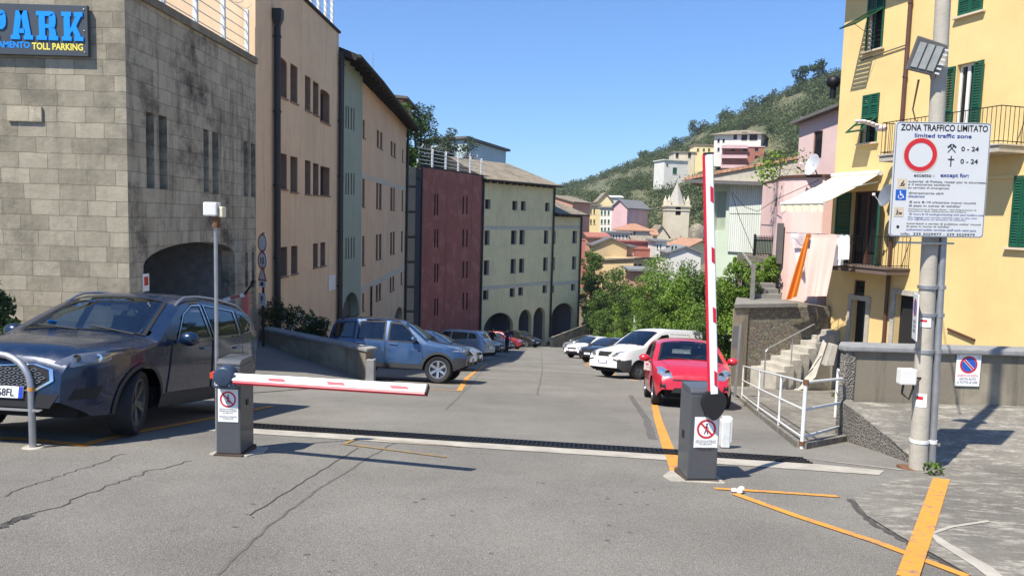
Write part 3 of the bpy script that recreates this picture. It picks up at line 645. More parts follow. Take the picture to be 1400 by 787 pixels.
for t, b in ((236, 244), (391, 400)):
    mb = MB(); z1 = FO.uz(496, t)[1]; z0_ = FO.uz(496, b)[1]; FO.box(mb, .03, uE-.02, z0_, z1, .003, .012); mb.build('string_course', 'pale_band', orange)
u, z = FO.uz(506, 391); pipe(FO, u, -6, z, .05, 'black_pipe', orange, .07)
pipe(FO, uE-.1, -8, 7.3, .085, 'black_pipe', orange, .12)
# roof over green and orange
mb = MB(); us0 = FP.uz(464, 100)[0]
e = [FP.pt(us0, 7.95, .75), FO.pt(.4, 7.72, .8), FO.pt(uE+.2, 7.45, .8)]; bk = [FP.pt(us0, 10.1, -5), FO.pt(.4, 9.9, -5), FO.pt(uE+.2, 9.6, -5)]
for i in range(2):
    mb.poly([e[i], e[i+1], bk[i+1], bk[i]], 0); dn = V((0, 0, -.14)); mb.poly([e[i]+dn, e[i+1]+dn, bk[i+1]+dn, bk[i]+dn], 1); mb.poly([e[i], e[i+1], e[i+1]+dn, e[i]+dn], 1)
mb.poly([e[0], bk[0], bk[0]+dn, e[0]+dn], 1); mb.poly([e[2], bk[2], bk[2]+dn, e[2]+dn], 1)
for i in range(2):
    L = (e[i+1]-e[i]).length; k = 0
    while k*.9 < L: p = e[i].lerp(e[i+1], k*.9/L)+V((0, 0, -.2)); q = bk[i].lerp(bk[i+1], k*.9/L)+V((0, 0, -.2)); mb.bar(p.lerp(q, .01), p.lerp(q, .16), .1, .14, 1); k += 1
for i in range(2): mb.tube([e[i]+V((.06, 0, -.06)), e[i+1]+V((.06, 0, -.06))], .075, 8, 1)
mb.build('roof', ['slate_tiles', 'dark_eave'], orange)
# --- dark slate wing and red building
dark = thing('stair_tower', 'dark slate coloured stair wing between the orange and the red buildings', 'building', (-9, 60, G(-9, 60)))
FD = Facade((-11.5, 60.5), (-7.9, 60.5)); pz = FD.uz(560, 228)[1]
mb = MB(); FD.wall(mb, 0, FD.L, -13, pz, back=3.4); mb.build('wall', 'slate_wall', dark)
mb = MB()
for k in range(7): FD.box(mb, 1.2, FD.L-.05, -8+k*2, -7.88+k*2, .003, .06)
mb.build('ledge', 'black_pipe', dark)
FR = Facade((-8.3, 64), (-8.3+.398*13, 64+.917*13)); uR = FR.uz(657.5, 350)[0]; uL = FR.uz(572, 350)[0]
red = thing('garage_building', 'dark red rendered building with vertical slits and a railing along its flat top', 'building', FR.pt(0, -10))
rows = [((265, 294.5), (268.7, 292.7)), ((313.7, 338.4), (313.7, 337.6)), ((360.5, 386), (357, 380)), ((407.7, 431.6), (400, 423))]
orr = []
for L_, R_ in rows:
    for x in (594, 597.6): orr.append(FR.op(x, x+1.8, *L_))
    for x in (632.6, 637.8): orr.append(FR.op(x, x+1.9, *R_))
rz = FR.uz(600, 232)[1]
mb = MB(); FR.wall(mb, uL, uR, -14, rz, orr, rev=.3, back=7); mb.build('wall', 'red_wall', red)
for o in orr: hole_window(FR, o, red, .12, False, ('dark_hole', 'dark_hole'))
for px in (610.5, 645): mb = MB(); u = FR.uz(px, 300)[0]; FR.box(mb, u-.06, u+.06, -13, rz-.3, .003, .03); mb.build('joint_strip', 'red_wall', red)
mb = MB(); FR.box(mb, uL-.02, uR+.02, rz, rz+.12, -.4, .05); mb.build('coping', 'slate_wall', red)
pipe(FR, uR-.02, -13, rz-.2, .11, 'black_pipe', red, .14)
pipe(FR, uL+.2, -13, rz+.2, .09, 'black_pipe', red, .12)
ra, rb = FR.pt(uL, rz+.12, -.2), FR.pt(uR, rz+.12, -.2); rail_line('terrace_railing', 'pale railing with coiled wire on top of the red building', [ra, rb], 1.6, lerp3(ra, rb, 5), coil=True, pr=.09, rr=.028)
# --- cream building, two sections
c0 = FR.pt(uR, 0); FC = Facade((c0.x, c0.y), (c0.x+.61*20, c0.y+.792*20)); uC = FC.uz(755, 350)[0]; uC2 = FC.uz(793, 350)[0]
def creamsec(label, u0, u1, ops, arches, bands, eave, ridge_h, hipr):
    root = thing('arcade_building', label, 'building', FC.pt(u0, -12))
    ops = [FC.op(*q) for q in ops]; ars = [FC.op(*q) for q in arches]; ars = [(a, b, -12.4, d, r) for a, b, c, d, r in ars]
    ez = FC.uz(*eave)[1]
    mb = MB(); FC.wall(mb, u0, u1, -14, ez, ops+ars, rev=.4, back=11); mb.build('wall', 'cream_wall', root)
    for o in ops: hole_window(FC, o, root, .3, True, ('dark_hole', 'pale_band'))
    mb = MB()
    for a, b, c, d, r in ars: mb.poly([FC.pt(a, c, -.39), FC.pt(b, c, -.39), FC.pt(b, d, -.39), FC.pt(a, d, -.39)]) if r == 0 else None
    for a, b, c, d, r in ars:
        dv = 3.
        for q in ([FC.pt(a, c, -dv), FC.pt(b, c, -dv), FC.pt(b, d, -dv), FC.pt(a, d, -dv)], [FC.pt(a, d, -.4), FC.pt(b, d, -.4), FC.pt(b, d, -dv), FC.pt(a, d, -dv)], [FC.pt(a, c, -.4), FC.pt(a, d, -.4), FC.pt(a, d, -dv), FC.pt(a, c, -dv)], [FC.pt(b, c, -.4), FC.pt(b, d, -.4), FC.pt(b, d, -dv), FC.pt(b, c, -dv)]): mb.poly(q)
    mb.build('arcade', 'grey_plinth', root)
    for px, t, b in bands:
        mb = MB(); z1 = FC.uz(px, t)[1]; z0_ = FC.uz(px, b)[1]; FC.box(mb, u0+.02, u1-.02, z0_, z1, .003, .012); mb.build('string_course', 'pale_band', root)
    mb = MB(); o_ = .75; A, B = FC.pt(u0-.2, ez+.02, o_), FC.pt(u1+.5, ez+.02, o_); C, D = FC.pt(u0-.2, ez+ridge_h, -4.6), FC.pt(u1+.5-hipr, ez+ridge_h, -4.6); E_, F_ = FC.pt(u0-.2, ez+.02, -11.5), FC.pt(u1+.5, ez+.02, -11.5)
    dn = V((0, 0, -.16))
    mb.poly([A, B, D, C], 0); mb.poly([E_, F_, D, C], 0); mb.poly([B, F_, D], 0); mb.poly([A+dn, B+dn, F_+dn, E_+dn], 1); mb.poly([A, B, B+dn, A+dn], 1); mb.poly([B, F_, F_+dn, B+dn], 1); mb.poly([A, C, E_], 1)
    mb.tube([A+FC.n*.07-V((0, 0, .06)), B+FC.n*.07-V((0, 0, .06))], .09, 8, 1)
    for k in range(int((u1-u0)/1.1)): FC.box(mb, u0+.3+k*1.1, u0+.45+k*1.1, ez-.3, ez-.15, .0, .6, 1)
    mb.build('roof', ['slate_tiles', 'dark_eave'], root)
    pipe(FC, u1-.12, -12, ez-.2, .11, 'black_pipe', root, .14)
    return root
creamsec('cream rendered building over an arcade with four rows of small dark windows', 0, uC,
    ((663.4, 670.8, 272.4, 285.3), (700.6, 707.6, 274.6, 287), (712.4, 719, 275, 287.5), (745.6, 751.5, 277, 288.6), (662.7, 669.7, 315, 334.7), (699, 706.5, 315, 334), (710.6, 717.6, 314.4, 334), (744, 750, 315, 333), (661.6, 669, 356, 376), (698.4, 705.4, 354, 374), (710, 717, 353.5, 372.7), (743, 749, 352, 370.4), (660.5, 668, 397, 410), (697, 704, 394, 406), (708.8, 715.4, 393, 404), (742, 748, 390, 400.6)),
    ((661.6, 702, 430, 458, 1.7), (709.5, 727, 424, 450, 1.3), (729.8, 746, 421, 445, 1.2)), ((700, 309, 314), (700, 388, 393)), (700, 249), 2.4, 3.2)
creamsec('lower end section of the cream arcade building with one wide arch', uC+.02, uC2,
    ((754.8, 760, 315.5, 333), (783, 789, 315.5, 332.5), (753.9, 759, 352, 369.7), (782.5, 788, 350.6, 368), (753.5, 757.8, 388.5, 400), (781, 786.5, 386, 397)),
    ((754.5, 785, 416, 448, 1.5),), ((775, 308, 313), (775, 384, 389)), (775, 293), 2.6, 4.2)
# --- things up the slope behind
FB = Facade((at(638, 200, 112).x, 112), (at(692, 200, 119).x, 119))
sky_h = thing('hill_house', 'pale blue block with a thin sloping roof above the red building', 'house', FB.pt(0, 6))
z1 = FB.uz(640, 191)[1]; z2 = FB.uz(690, 207)[1]
mb = MB(); p = [FB.pt(0, 2), FB.pt(FB.L, 2), FB.pt(FB.L, z2), FB.pt(0, z1)]; mb.prism(p, -FB.n*8); mb.build('wall', 'sky_wall', sky_h)
mb = MB(); mb.prism([FB.pt(-.5, z1+.1, .5), FB.pt(FB.L+.5, z2+.02, .5), FB.pt(FB.L+.5, z2+.35, .5), FB.pt(-.5, z1+.45, .5)], -FB.n*9); mb.build('roof', 'grey_eave', sky_h)
p0 = at(531, 140, 66); rh = thing('hill_house', 'small stone house with a low roof just above the orange building eave', 'house', p0)
mb = MB(); mb.box((-3.2, 0, -1.2), (1.2, 6, .3)); mb.build('wall', 'salmon_wall', rh, local=True); mb = MB(); mb.prism([(-3.6, -.4, .55), (1.7, -.4, .31), (1.7, -.4, .5), (-3.6, -.4, 1.0)], (0, 7, 0)); mb.build('roof', 'grey_eave', rh, local=True)
mb = MB(); b_ = at(509.5, 110, 60); mb.tube([b_-V((0, 0, 2.2)), b_+V((0, 0, 2))], .03, 6); mb.tube([b_-V((0, 0, .6)), b_+V((0, 0, .2))], [.3, .03], 4)
tag(mb.build('roof_antenna', 'galvanised'), 'thin metal antenna mast rising behind the dark eave', 'antenna')
# ------------------------------------------------------------------ boundary wall with coping and pebble-dashed end
bw = thing('boundary_wall', 'low grey rendered wall with a stone coping and a pebble dashed left end', 'wall', (E1.x, E1.y, Zp(E1.x, E1.y)))
wt = at(1180, 477, 10.95).z
mb = MB(); y0 = 10.95
mb.box((E1.x+.06, y0, -1.5), (15, y0+.28, wt-.03)); mb.build('wall_face', 'grey_wall', bw, bevel=.008)
mb = MB(); ep = [(E1.x+.055, y0-.02), (E1.x+.055, y0+.33), (E1.x-.02, y0+.33), (E1.x-.14, y0+.05), (E1.x-.1, y0-.05)]
mb.prism([(p[0], p[1], -2.6) for p in ep], (0, 0, wt-.03+2.6)); 
# retaining side of the raised pavement
side = [V((E0.x-.04, E0.y)), V((4.8, 9.4)), V((4.84, 10.2)), V((E1.x-.16, y0-.05)), V((E1.x-.05, y0-.02))]
for a, b in zip(side, side[1:]):
    mb.poly([(a.x, a.y, G(*a)-.3), (b.x, b.y, G(*b)-.3), (b.x, b.y, Zp(*b)+.012), (a.x, a.y, Zp(*a)+.012)])
mb.build('pebble_end', 'pebble_dash', bw)
mb = MB(); mb.prism([(E1.x-.14, y0-.07, wt-.03), (15, y0-.07, wt-.03), (15, y0+.36, wt-.03), (E1.x-.02, y0+.36, wt-.03), (E1.x-.18, y0+.06, wt-.03)], (0, 0, .08)); mb.build('coping', 'coping', bw, bevel=.02)
# rough kerb edge on the raised pavement
mb = MB()
pts = [side[0].lerp(side[1], t) for t in (.0, .33, .66)]+[side[1], side[2], side[3]]
for a, b in zip(pts, pts[1:]):
    d = (b-a); nn = V((d.y, -d.x)).normalized()*.16
    q = [a, b, b+nn, a+nn]; mb.add([(p.x, p.y, Zp(*p)+.004) for p in q]+[(p.x, p.y, Zp(*p)+.03+random.uniform(-.012, .012)) for p in q], [(4, 5, 6, 7), (0, 1, 5, 4), (1, 2, 6, 5), (2, 3, 7, 6), (3, 0, 4, 7)])
mb.build('kerb_edge', 'concrete_paving', bw)
# ------------------------------------------------------------------ yellow house
FY = Facade((11.07, 26.4), (15.4, 12.2)); LY = FY.L
yz0 = -4.2
yel = thing('yellow_house', 'tall yellow rendered house with dark green shutters and two balconies', 'house', FY.pt(0, G(11, 26)))
W1 = FY.op(1189, 1212, -14, 70); W2 = FY.op(1181, 1203, 131, 196); W3 = FY.op(1313, 1346, -16, 23); D1 = FY.op(1309, 1333, 89, 208)
D2 = FY.op(1166, 1203, 262, 364); D3 = FY.op(1166, 1186, 409, 497); S3 = FY.op(1168, 1183, 382, 403); D4 = FY.op(1226, 1283, 402, 520); W5 = FY.op(1388, 1416, 240, 338)
ztop = FY.uz(1132, -10)[1]
mb = MB(); FY.wall(mb, 0, LY, yz0, ztop, [W1, W2, W3, D1, D2, D3, S3, D4, W5], rev=.22, back=9); mb.build('wall', 'yellow_wall', yel)
pzl = FY.uz(1135, 464)[1]
mb = MB(); FY.box(mb, -.03, D3[0]-.02, yz0, pzl, .003, .05); FY.box(mb, D3[1]+.02, D4[0]-.17, yz0, pzl, .003, .05); FY.box(mb, D4[1]+.17, LY-.03, yz0, pzl, .003, .05); mb.build('plinth', 'grey_plinth', yel)
mb = MB(); FY.box(mb, -.75, LY+.4, ztop, ztop+.16, -9.5, .75); FY.box(mb, -.8, LY+.45, ztop+.165, ztop+.3, -9.5, .82, 1); mb.build('roof_eave', ['white_wall', 'grey_eave'], yel)
zs = FY.uz(1374, 242)[1]
mb = MB(); FY.box(mb, FY.uz(1216, 260)[0], LY, zs-.05, zs+.05, .003, .035); mb.build('string_course', 'yellow_wall', yel)
def shutter_leaf(F, M_, w_, h_, parent, name='shutter', slats=14):
    """louvred leaf in local plane x:0..w, y:0..h (z out) placed with M_"""
    mb = MB(); t = .055
    for a, b in (((0, 0), (t, h_)), ((w_-t, 0), (w_, h_)), ((t, 0), (w_-t, t)), ((t, h_-t), (w_-t, h_)), ((t, h_*.48), (w_-t, h_*.48+t))): mb.box((a[0], a[1], -.02), (b[0], b[1], .02), 0, M_)
    n = max(6, int(h_/.075))
    for k in range(n):
        y = t+(h_-2*t)*(k+.5)/n
        c = [V((t, y-.03, .014)), V((w_-t, y-.03, .014)), V((w_-t, y+.03, -.014)), V((t, y+.03, -.014))]
        mb.poly([M_ @ p for p in c]); 
    return mb.build(name, 'shutter_green', parent)
def sill(F, o, root):
    mb = MB(); F.box(mb, o[0]-.1, o[1]+.1, o[2]-.06, o[2]-.004, .003, .12); return mb.build('sill', 'pale_band', root)
def flap_window(o, low=.52, ang=38, both=True):
    """closed persiana pair whose lower flaps are pushed out"""
    a, b, c, d, _ = o; mid = (a+b)/2; zc = c+(d-c)*low
    mb = MB(); FY.box(mb, a+.003, b-.003, c+.003, d-.003, -.2, -.16, 1); FY.box(mb, a+.003, a+.06, c+.003, d-.003, -.155, -.1); FY.box(mb, b-.06, b-.003, c+.003, d-.003, -.155, -.1)
    w = mb.build('window', ['frame_white', 'dark_hole'], yel)
    for u0, u1 in ((a+.005, mid-.005), (mid+.005, b-.005)):
        shutter_leaf(FY, FY.M(u0, zc+.01, .03), u1-u0, d-zc-.015, w)
    # frame below the hinge line and the flap itself
    m = MB()
    for u in (a+.03, mid, b-.03): FY.box(m, u-.025, u+.025, c+.01, zc, .01, .045)
    m.build('shutter_frame', 'shutter_green', w)
    hf = zc-c-.04; ca, sa = math.cos(R(ang)), math.sin(R(ang))
    base = FY.pt(a+.01, zc, .05); up_ = (V((0, 0, 1))*ca-FY.n*sa)
    M_ = frame(base-up_*hf, FY.u, up_); shutter_leaf(FY, M_, b-a-.02, hf, w, 'shutter_flap')
    m = MB(); m.tube([FY.pt(b-.05, c+.15, .04), base-up_*hf+FY.u*(b-a-.06)], .008, 5); m.build('stay', 'iron', w)
    sill(FY, o, yel)
flap_window(W1, .62, 60); flap_window(W2, .52, 50)
def closed_window(o):
    a, b, c, d, _ = o; mid = (a+b)/2
    mb = MB(); FY.box(mb, a+.003, b-.003, c+.003, d-.003, -.2, -.15); w = mb.build('window', 'frame_white', yel)
    for u0, u1 in ((a+.005, mid-.005), (mid+.005, b-.005)): shutter_leaf(FY, FY.M(u0, c+.01, .02), u1-u0, d-c-.02, w)
    sill(FY, o, yel)
closed_window(W3); closed_window(W5)
def balcony_door(o, left_open, right_open, glass=True, wf='frame_white'):
    a, b, c, d, _ = o
    mb = MB(); t = .07
    FY.box(mb, a+.003, a+t, c, d-.003, -.2, -.13); FY.box(mb, b-t, b-.003, c, d-.003, -.2, -.13); FY.box(mb, a+t, b-t, d-t, d-.003, -.2, -.13); FY.box(mb, (a+b)/2-.05, (a+b)/2+.05, c, d-t, -.2, -.13)
    FY.box(mb, a+.003, b-.003, c-.002, d-.003, -.218, -.205, 1); w = mb.build('door', [wf, 'dark_hole'], yel)
    m = MB(); FY.box(m, a+t+.01, (a+b)/2-.055, c+.5, d-t-.02, -.17, -.165); FY.box(m, (a+b)/2+.055, b-t-.01, c+.5, d-t-.02, -.17, -.165); m.build('pane', 'window_glass', w)
    h = d-c-.06; wd = (b-a)/2+.04
    for side_, ang in (('l', left_open), ('r', right_open)):
        ca, sa = math.cos(R(ang)), math.sin(R(ang))
        if side_ == 'r': x = FY.u*ca+FY.n*sa; M_ = frame(FY.pt(b+.02, c+.03, .035), x, (0, 0, 1))
        else: x = -FY.u*ca+FY.n*sa; M_ = frame(FY.pt(a-.02, c+.03, .035), x, (0, 0, 1))
        shutter_leaf(FY, M_, wd, h, w)
    return w
balcony_door(D1, 8, 8)
balcony_door(D2, 3, 40, wf='brown_pipe')
def balcony(u0, u1, z, dep, rail_h, mat, nb):
    mb = MB(); FY.box(mb, u0, u1, z-.16, z, .003, dep); FY.box(mb, u0-.03, u1+.03, z+.002, z+.05, .003, dep+.04); b = mb.build('balcony', mat, yel, bevel=.01)
    m = MB(); A, B, C, D = FY.pt(u0+.04, z, .02), FY.pt(u0+.04, z, dep-.02), FY.pt(u1-.04, z, dep-.02), FY.pt(u1-.04, z, .02)
    for zz in (.12, rail_h):
        for p, q in ((A, B), (B, C), (C, D)): m.bar(p+V((0, 0, zz)), q+V((0, 0, zz)), .035, .02)
    for p, q in ((A, B), (B, C), (C, D)):
        n = max(2, int((q-p).length/.13))
        for k in range(n+1): r_ = p.lerp(q, k/n); m.tube([r_+V((0, 0, .05)), r_+V((0, 0, rail_h))], .009, 5)
    m.build('railing', 'iron', b); return b
zb1 = FY.uz(1330, 208)[1]; bl, br = FY.uz(1236, 220)[0], FY.uz(1404, 210)[0]
D1b = zb1
balcony(bl, br, zb1, .95, 1.0, 'concrete_pole', 0)
zb2 = at(1180, 366, 23.6).z; bl2, br2 = FY.uz(1158, 365)[0], FY.uz(1244, 365)[0]
balcony(bl2, br2, zb2, .9, 1.0, 'brown_slab', 0)
# small window, ground doors
def slab_door(o, frame_mat, leaf_mat):
    a, b, c, d, _ = o; t = .16
    mb = MB(); FY.box(mb, a-t, a-.002, c, d+t, .003, .06); FY.box(mb, b+.002, b+t, c, d+t, .003, .06); FY.box(mb, a-.002, b+.002, d+.002, d+t, .003, .06)
    FY.box(mb, a+.003, b-.003, c, d-.003, -.215, -.19, 1); w = mb.build('door', [frame_mat, 'dark_hole'], yel)
    m = MB(); u2 = a+(b-a)*.55; FY.box(m, u2, b-.02, c+.02, d-.02, -.185, -.14); FY.box(m, u2+.08, b-.1, c+.3, c+.9, -.139, -.125); FY.box(m, u2+.08, b-.1, c+1.05, d-.15, -.139, -.125); m.build('leaf', leaf_mat, w)
slab_door(D3, 'concrete_pole', 'door_green'); slab_door(D4, 'stair_stone', 'door_green')
glass_window(FY, S3, yel, .1, ('brown_pipe',), 0, None)
pipe(FY, FY.uz(1241, 100)[0], FY.uz(1241, 250)[1], ztop, .06, 'brown_pipe', yel, .09); pipe(FY, FY.uz(1216, 400)[0], FY.uz(1216, 470)[1]-1, FY.uz(1216, 345)[1]+1.6, .055, 'brown_pipe', yel, .09)
mb = MB(); a = FY.uz(1178, 83); b = FY.uz(1240, 62); mb.tube([FY.pt(a[0], a[1], .05), FY.pt(b[0], b[1], .05)], .02, 6); mb.build('cable_duct', 'grey_eave', yel)
mb = MB(); a = FY.uz(1313, 458); mb.bar(FY.pt(a[0]-.4, a[1]+.12, .04), FY.pt(a[0]+.5, a[1]-.06, .04), .06, .06); mb.build('wall_bracket', 'brown_pipe', yel)
# awning
aw = thing('awning', 'cream fabric awning with a hanging valance above the lower balcony', 'awning', FY.pt(0, 3.3))
za = at(1175, 239, 25).z; zf_ = at(1098, 277, 24.5).z; ua_, ub_ = FY.uz(1143, 242)[0], FY.uz(1206, 236)[0]
mb = MB(); N = 8
for k in range(N):
    t, t2 = k/N, (k+1)/N; sag = lambda t: .05*math.sin(math.pi*t)
    f_ = lambda u, t: FY.pt(u, za+(zf_-za)*t-sag(t), .1+2.05*t)
    mb.poly([f_(ua_, t), f_(ub_, t), f_(ub_, t2), f_(ua_, t2)])
mb.build('canopy', 'canvas', aw, smooth=40)
mb = MB(); M0 = 16; bot = []
for k in range(M0+1):
    u = ua_+(ub_-ua_)*k/M0; bot.append((u, .02*math.sin(k*2.2), .24+.03*math.cos(k*math.pi/2)))
for (u, o_, h), (u2, o2, h2) in zip(bot, bot[1:]): mb.poly([FY.pt(u, zf_-.03, 2.16), FY.pt(u2, zf_-.03, 2.16), FY.pt(u2, zf_-h2-.03, 2.16+o2), FY.pt(u, zf_-h-.03, 2.16+o_)])
mb.build('valance', 'canvas', aw)
mb = MB(); mb.bar(FY.pt(ua_-.03, zf_, 2.15), FY.pt(ub_+.03, zf_, 2.15), .07, .07); mb.build('front_bar', 'white_metal', aw)
for u in (ua_+.1, ub_-.1): mb = MB(); mb.tube([FY.pt(u, za-.25, .05), FY.pt(u+.12, za-.45, 1.1), FY.pt(u, zf_-.03, 2.1)], .025, 6); mb.build('arm', 'white_metal', aw)
mb = MB(); mb.tube([FY.pt(ua_-.05, za+.03, .1), FY.pt(ub_+.05, za+.03, .1)], .09, 10); mb.build('roller', 'white_metal', aw)
# drying rack and laundry
rk0, rk1 = at(1080, 318, 25.2), at(1168, 322, 23.5)
rk = thing('drying_rack', 'thin metal laundry rack reaching out from the lower balcony railing', 'drying rack', rk0)
rd = (rk1-rk0).normalized(); rn = V((rd.y, -rd.x, 0)).normalized(); rn = rn if rn.dot(FY.n) > 0 else -rn
for k in range(4): mb = MB(); o_ = rn*(-.36+.18*k); mb.tube([rk0+o_, rk1+o_], .008, 5); mb.build('line', 'galvanised', rk)
for t in (0, .5, 1.): mb = MB(); p = rk0.lerp(rk1, t); mb.bar(p+rn*.22, p-rn*.42-V((0, 0, .0)), .025, .025); mb.build('crossbar', 'iron', rk)
for t in (.55, 1.): mb = MB(); p = rk0.lerp(rk1, t); q = FY.pt(bl2+.04+.9*(t > .9), zb2+1.0, .88); mb.tube([p, q], .012, 5); mb.tube([p, q-V((0, 0, .5))], .012, 5); mb.build('bracket', 'iron', rk)
def cloth(name, label, t0, t1, drop, mat, off, twist=0, gather=0, tb0=None, tb1=None, grp=None, folds=7, rows=14, slant=0):
    L = (rk1-rk0).length; mb = MB(); cols = 28; tb0 = t0 if tb0 is None else tb0; tb1 = t1 if tb1 is None else tb1
    for j in range(rows+1):
        v = j/rows
        for i in range(cols+1):
            u = i/cols; a = t0+(tb0-t0)*v; b = t1+(tb1-t1)*v
            t = a+(b-a)*u; d = drop[0]+(drop[1]-drop[0])*u if isinstance(drop, tuple) else drop
            z = -d*v-.03*math.sin(math.pi*u*2)*(1-v)*.5
            w_ = (.015+.06*v)*math.sin(u*folds*2*math.pi/2+v*1.3)+.03*math.sin(3*u+4*v)
            p = rk0.lerp(rk1, t)+rn*(off+w_)+V((0, 0, z+.005)); mb.v.append(p)
    for j in range(rows):
        for i in range(cols): q = j*(cols+1)+i; mb.f.append([q, q+1, q+cols+2, q+cols+1]); mb.m.append(0)
    for i in range(cols+1):  # flap hanging behind the line
        u = i/cols; t = t0+(t1-t0)*u; mb.v.append(rk0.lerp(rk1, t)+rn*(off-.03)+V((0, 0, -.12)))
    b0 = (rows+1)*(cols+1)
    for i in range(cols): mb.f.append([i, i+1, b0+i+1, b0+i]); mb.m.append(0)
    return tag(mb.build(name, mat, smooth=60), label, 'laundry', grp)
g_ = 'laundry hung on the balcony rack'
cloth('bed_sheet', 'large peach bed sheet hanging from the balcony rack', .41, .80, (2.05, 1.95), 'cloth_peach', .2, tb0=.36, tb1=.72, grp=g_, folds=4)
cloth('bed_sheet', 'pale folded sheet with a pointed hem at the left of the rack', .02, .36, (.5, .5), 'cloth_pale', .0, tb0=.08, tb1=.34, grp=g_, folds=3)
cloth('bed_sheet', 'narrow white drape behind the orange cloth', .0, .14, (1.3, 2.2), 'cloth_white', -.14, tb0=.16, tb1=.34, grp=g_, folds=2)
cloth('towel', 'twisted orange cloth hanging lowest on the rack', .30, .36, (2.25, 2.1), 'cloth_orange', .1, tb0=.04, tb1=.19, grp=g_, folds=3)
cloth('shirt', 'white shirt beside the large peach sheet', .70, .84, (1.0, .95), 'cloth_white', -.05, grp=g_, folds=3)
cloth('towel', 'small white towel at the right end of the rack', .83, .97, (.78, .75), 'cloth_white', .16, grp=g_, folds=3)
# garment thrown over the upper balcony rail end
mb = MB(); p = FY.pt(bl, zb1+1.02, .9)
for k in range(7):
    a = p+V((-.75+.14*k, -.05+.03*k, .02-.02*k)); mb.ell(a+V((0, 0, .02*math.sin(k)-.05*(k > 4))), (.13, .09, .055+.05*(k > 4)), 10, 7)
tag(mb.build('jacket', 'cloth_pale', smooth=60), 'pale garment draped over the left end of the upper balcony rail', 'garment')
# satellite dishes
def dish(label, p, dirv, r, mat, back=None):
    d = V(dirv).normalized(); x = d.orthogonal(); M_ = frame(p, V((0, 0, 1)).cross(d), V((0, 0, 1))) if abs(d.z) < .9 else None
    z = d; xx = V((0, 0, 1)).cross(z).normalized(); yy = z.cross(xx); M_ = Matrix((xx, yy, z)).transposed().to_4x4(); M_.translation = V(p)
    root = thing('satellite_dish', label, 'satellite dish', p)
    mb = MB(); mb.lathe([(.001, -.12*r*1.6), (r*.5, -.09*r*1.6), (r*.8, -.04*r), (r, .03*r), (r*1.02, .03*r), (r*.8, -.06*r), (r*.5, -.13*r*1.6), (.001, -.16*r*1.6)], 28, M_); mb.build('reflector', mat, root, smooth=50)
    mb = MB(); mb.tube([M_ @ V((0, -r*.95, .03)), M_ @ V((0, -r*.25, r*1.1))], .012, 5); mb.box((-.035, -r*.25-.03, r*1.05), (.035, -r*.25+.05, r*1.22), 0, M_); mb.build('feed_arm', 'white_metal', root)
    if back is not None: mb = MB(); mb.tube([M_ @ V((0, 0, -.15*r)), V(back)], .022, 6); mb.build('bracket', 'galvanised', root)
    return root
p = at(1211, 267, 23.2); dish('grey satellite dish on the yellow house beside the balcony door', p, (-.97, -.12, .24), .34, 'dish_grey', p+V((.9, .35, -.2)))
p = at(1110, 225, 27.2); dish('white satellite dish standing on the pink terrace wall', p, (-.95, -.22, .25), .38, 'dish_white', p+V((.35, .15, -.5)))
# ------------------------------------------------------------------ pink rounded house and mauve house behind
ptop = at(1090, 243, 27.8).z
fp = [at(1056, 330, 30.5), at(1060, 330, 29.2), at(1068, 330, 28.5), at(1080, 330, 28.0), at(1095, 330, 27.6), at(1122, 330, 27.1)]
pk = thing('pink_house', 'pink rendered house with a rounded corner under a flat terrace', 'house', (fp[3].x, fp[3].y, -1.4))
mb = MB(); ring = [V((p.x, p.y, -1.6)) for p in fp]+[V((13.2, 27.3, -1.6)), V((13.2, 33, -1.6)), V((fp[0].x+.3, 33, -1.6))]
mb.prism(ring, (0, 0, ptop+1.6)); mb.build('wall', 'pink_wall', pk)
mb = MB(); ring2 = [V((p.x+(p.x-12)*.02, p.y-.08, ptop+.003)) for p in fp]+[V((13.2, 27.2, ptop+.003)), V((13.2, 33, ptop+.003)), V((fp[0].x+.3, 33, ptop+.003))]; mb.prism(ring2, (0, 0, .1)); mb.build('coping', 'brown_pipe', pk)
mb = MB(); a = at(1067, 305, 28.35); b = at(1063, 360, 28.4); mb.box((a.x-.08, a.y-.12, b.z), (a.x+.1, a.y+.1, a.z)); mb.build('shutter', 'grey_eave', pk)
FM = Facade((at(1098, 200, 31).x, 31.5), (at(1142, 200, 30).x, 28.5)); mz = FM.uz(1110, 178)[1]
mv = thing('mauve_house', 'shaded mauve house with a dark overhanging roof behind the pink terrace', 'house', FM.pt(0, 3))
wo = FM.op(1113, 1125, 180, 217); zt_ = FM.uz(1100, 186)[1]+.8
mb = MB(); FM.wall(mb, 0, FM.L+2, 2, zt_, [wo], back=5); mb.build('wall', 'mauve_wall', mv); glass_window(FM, wo, mv, .1, ('brown_pipe',), 0, None)
mb = MB(); mb.prism([FM.pt(-.15, zt_-.3, .35), FM.pt(FM.L+2, zt_+.4, .35), FM.pt(FM.L+2, zt_+.52, .35), FM.pt(-.15, zt_-.18, .35)], -FM.n*6); mb.build('roof', 'grey_eave', mv)
mb = MB(); p = FM.pt(FM.L*.72, zt_+.4, .3); mb.tube([p, p+V((0, 0, .5))], .12, 8); mb.ell(p+V((0, 0, .62)), (.27, .27, .25), 12, 8); mb.build('chimney_cowl', 'iron', mv, smooth=60)
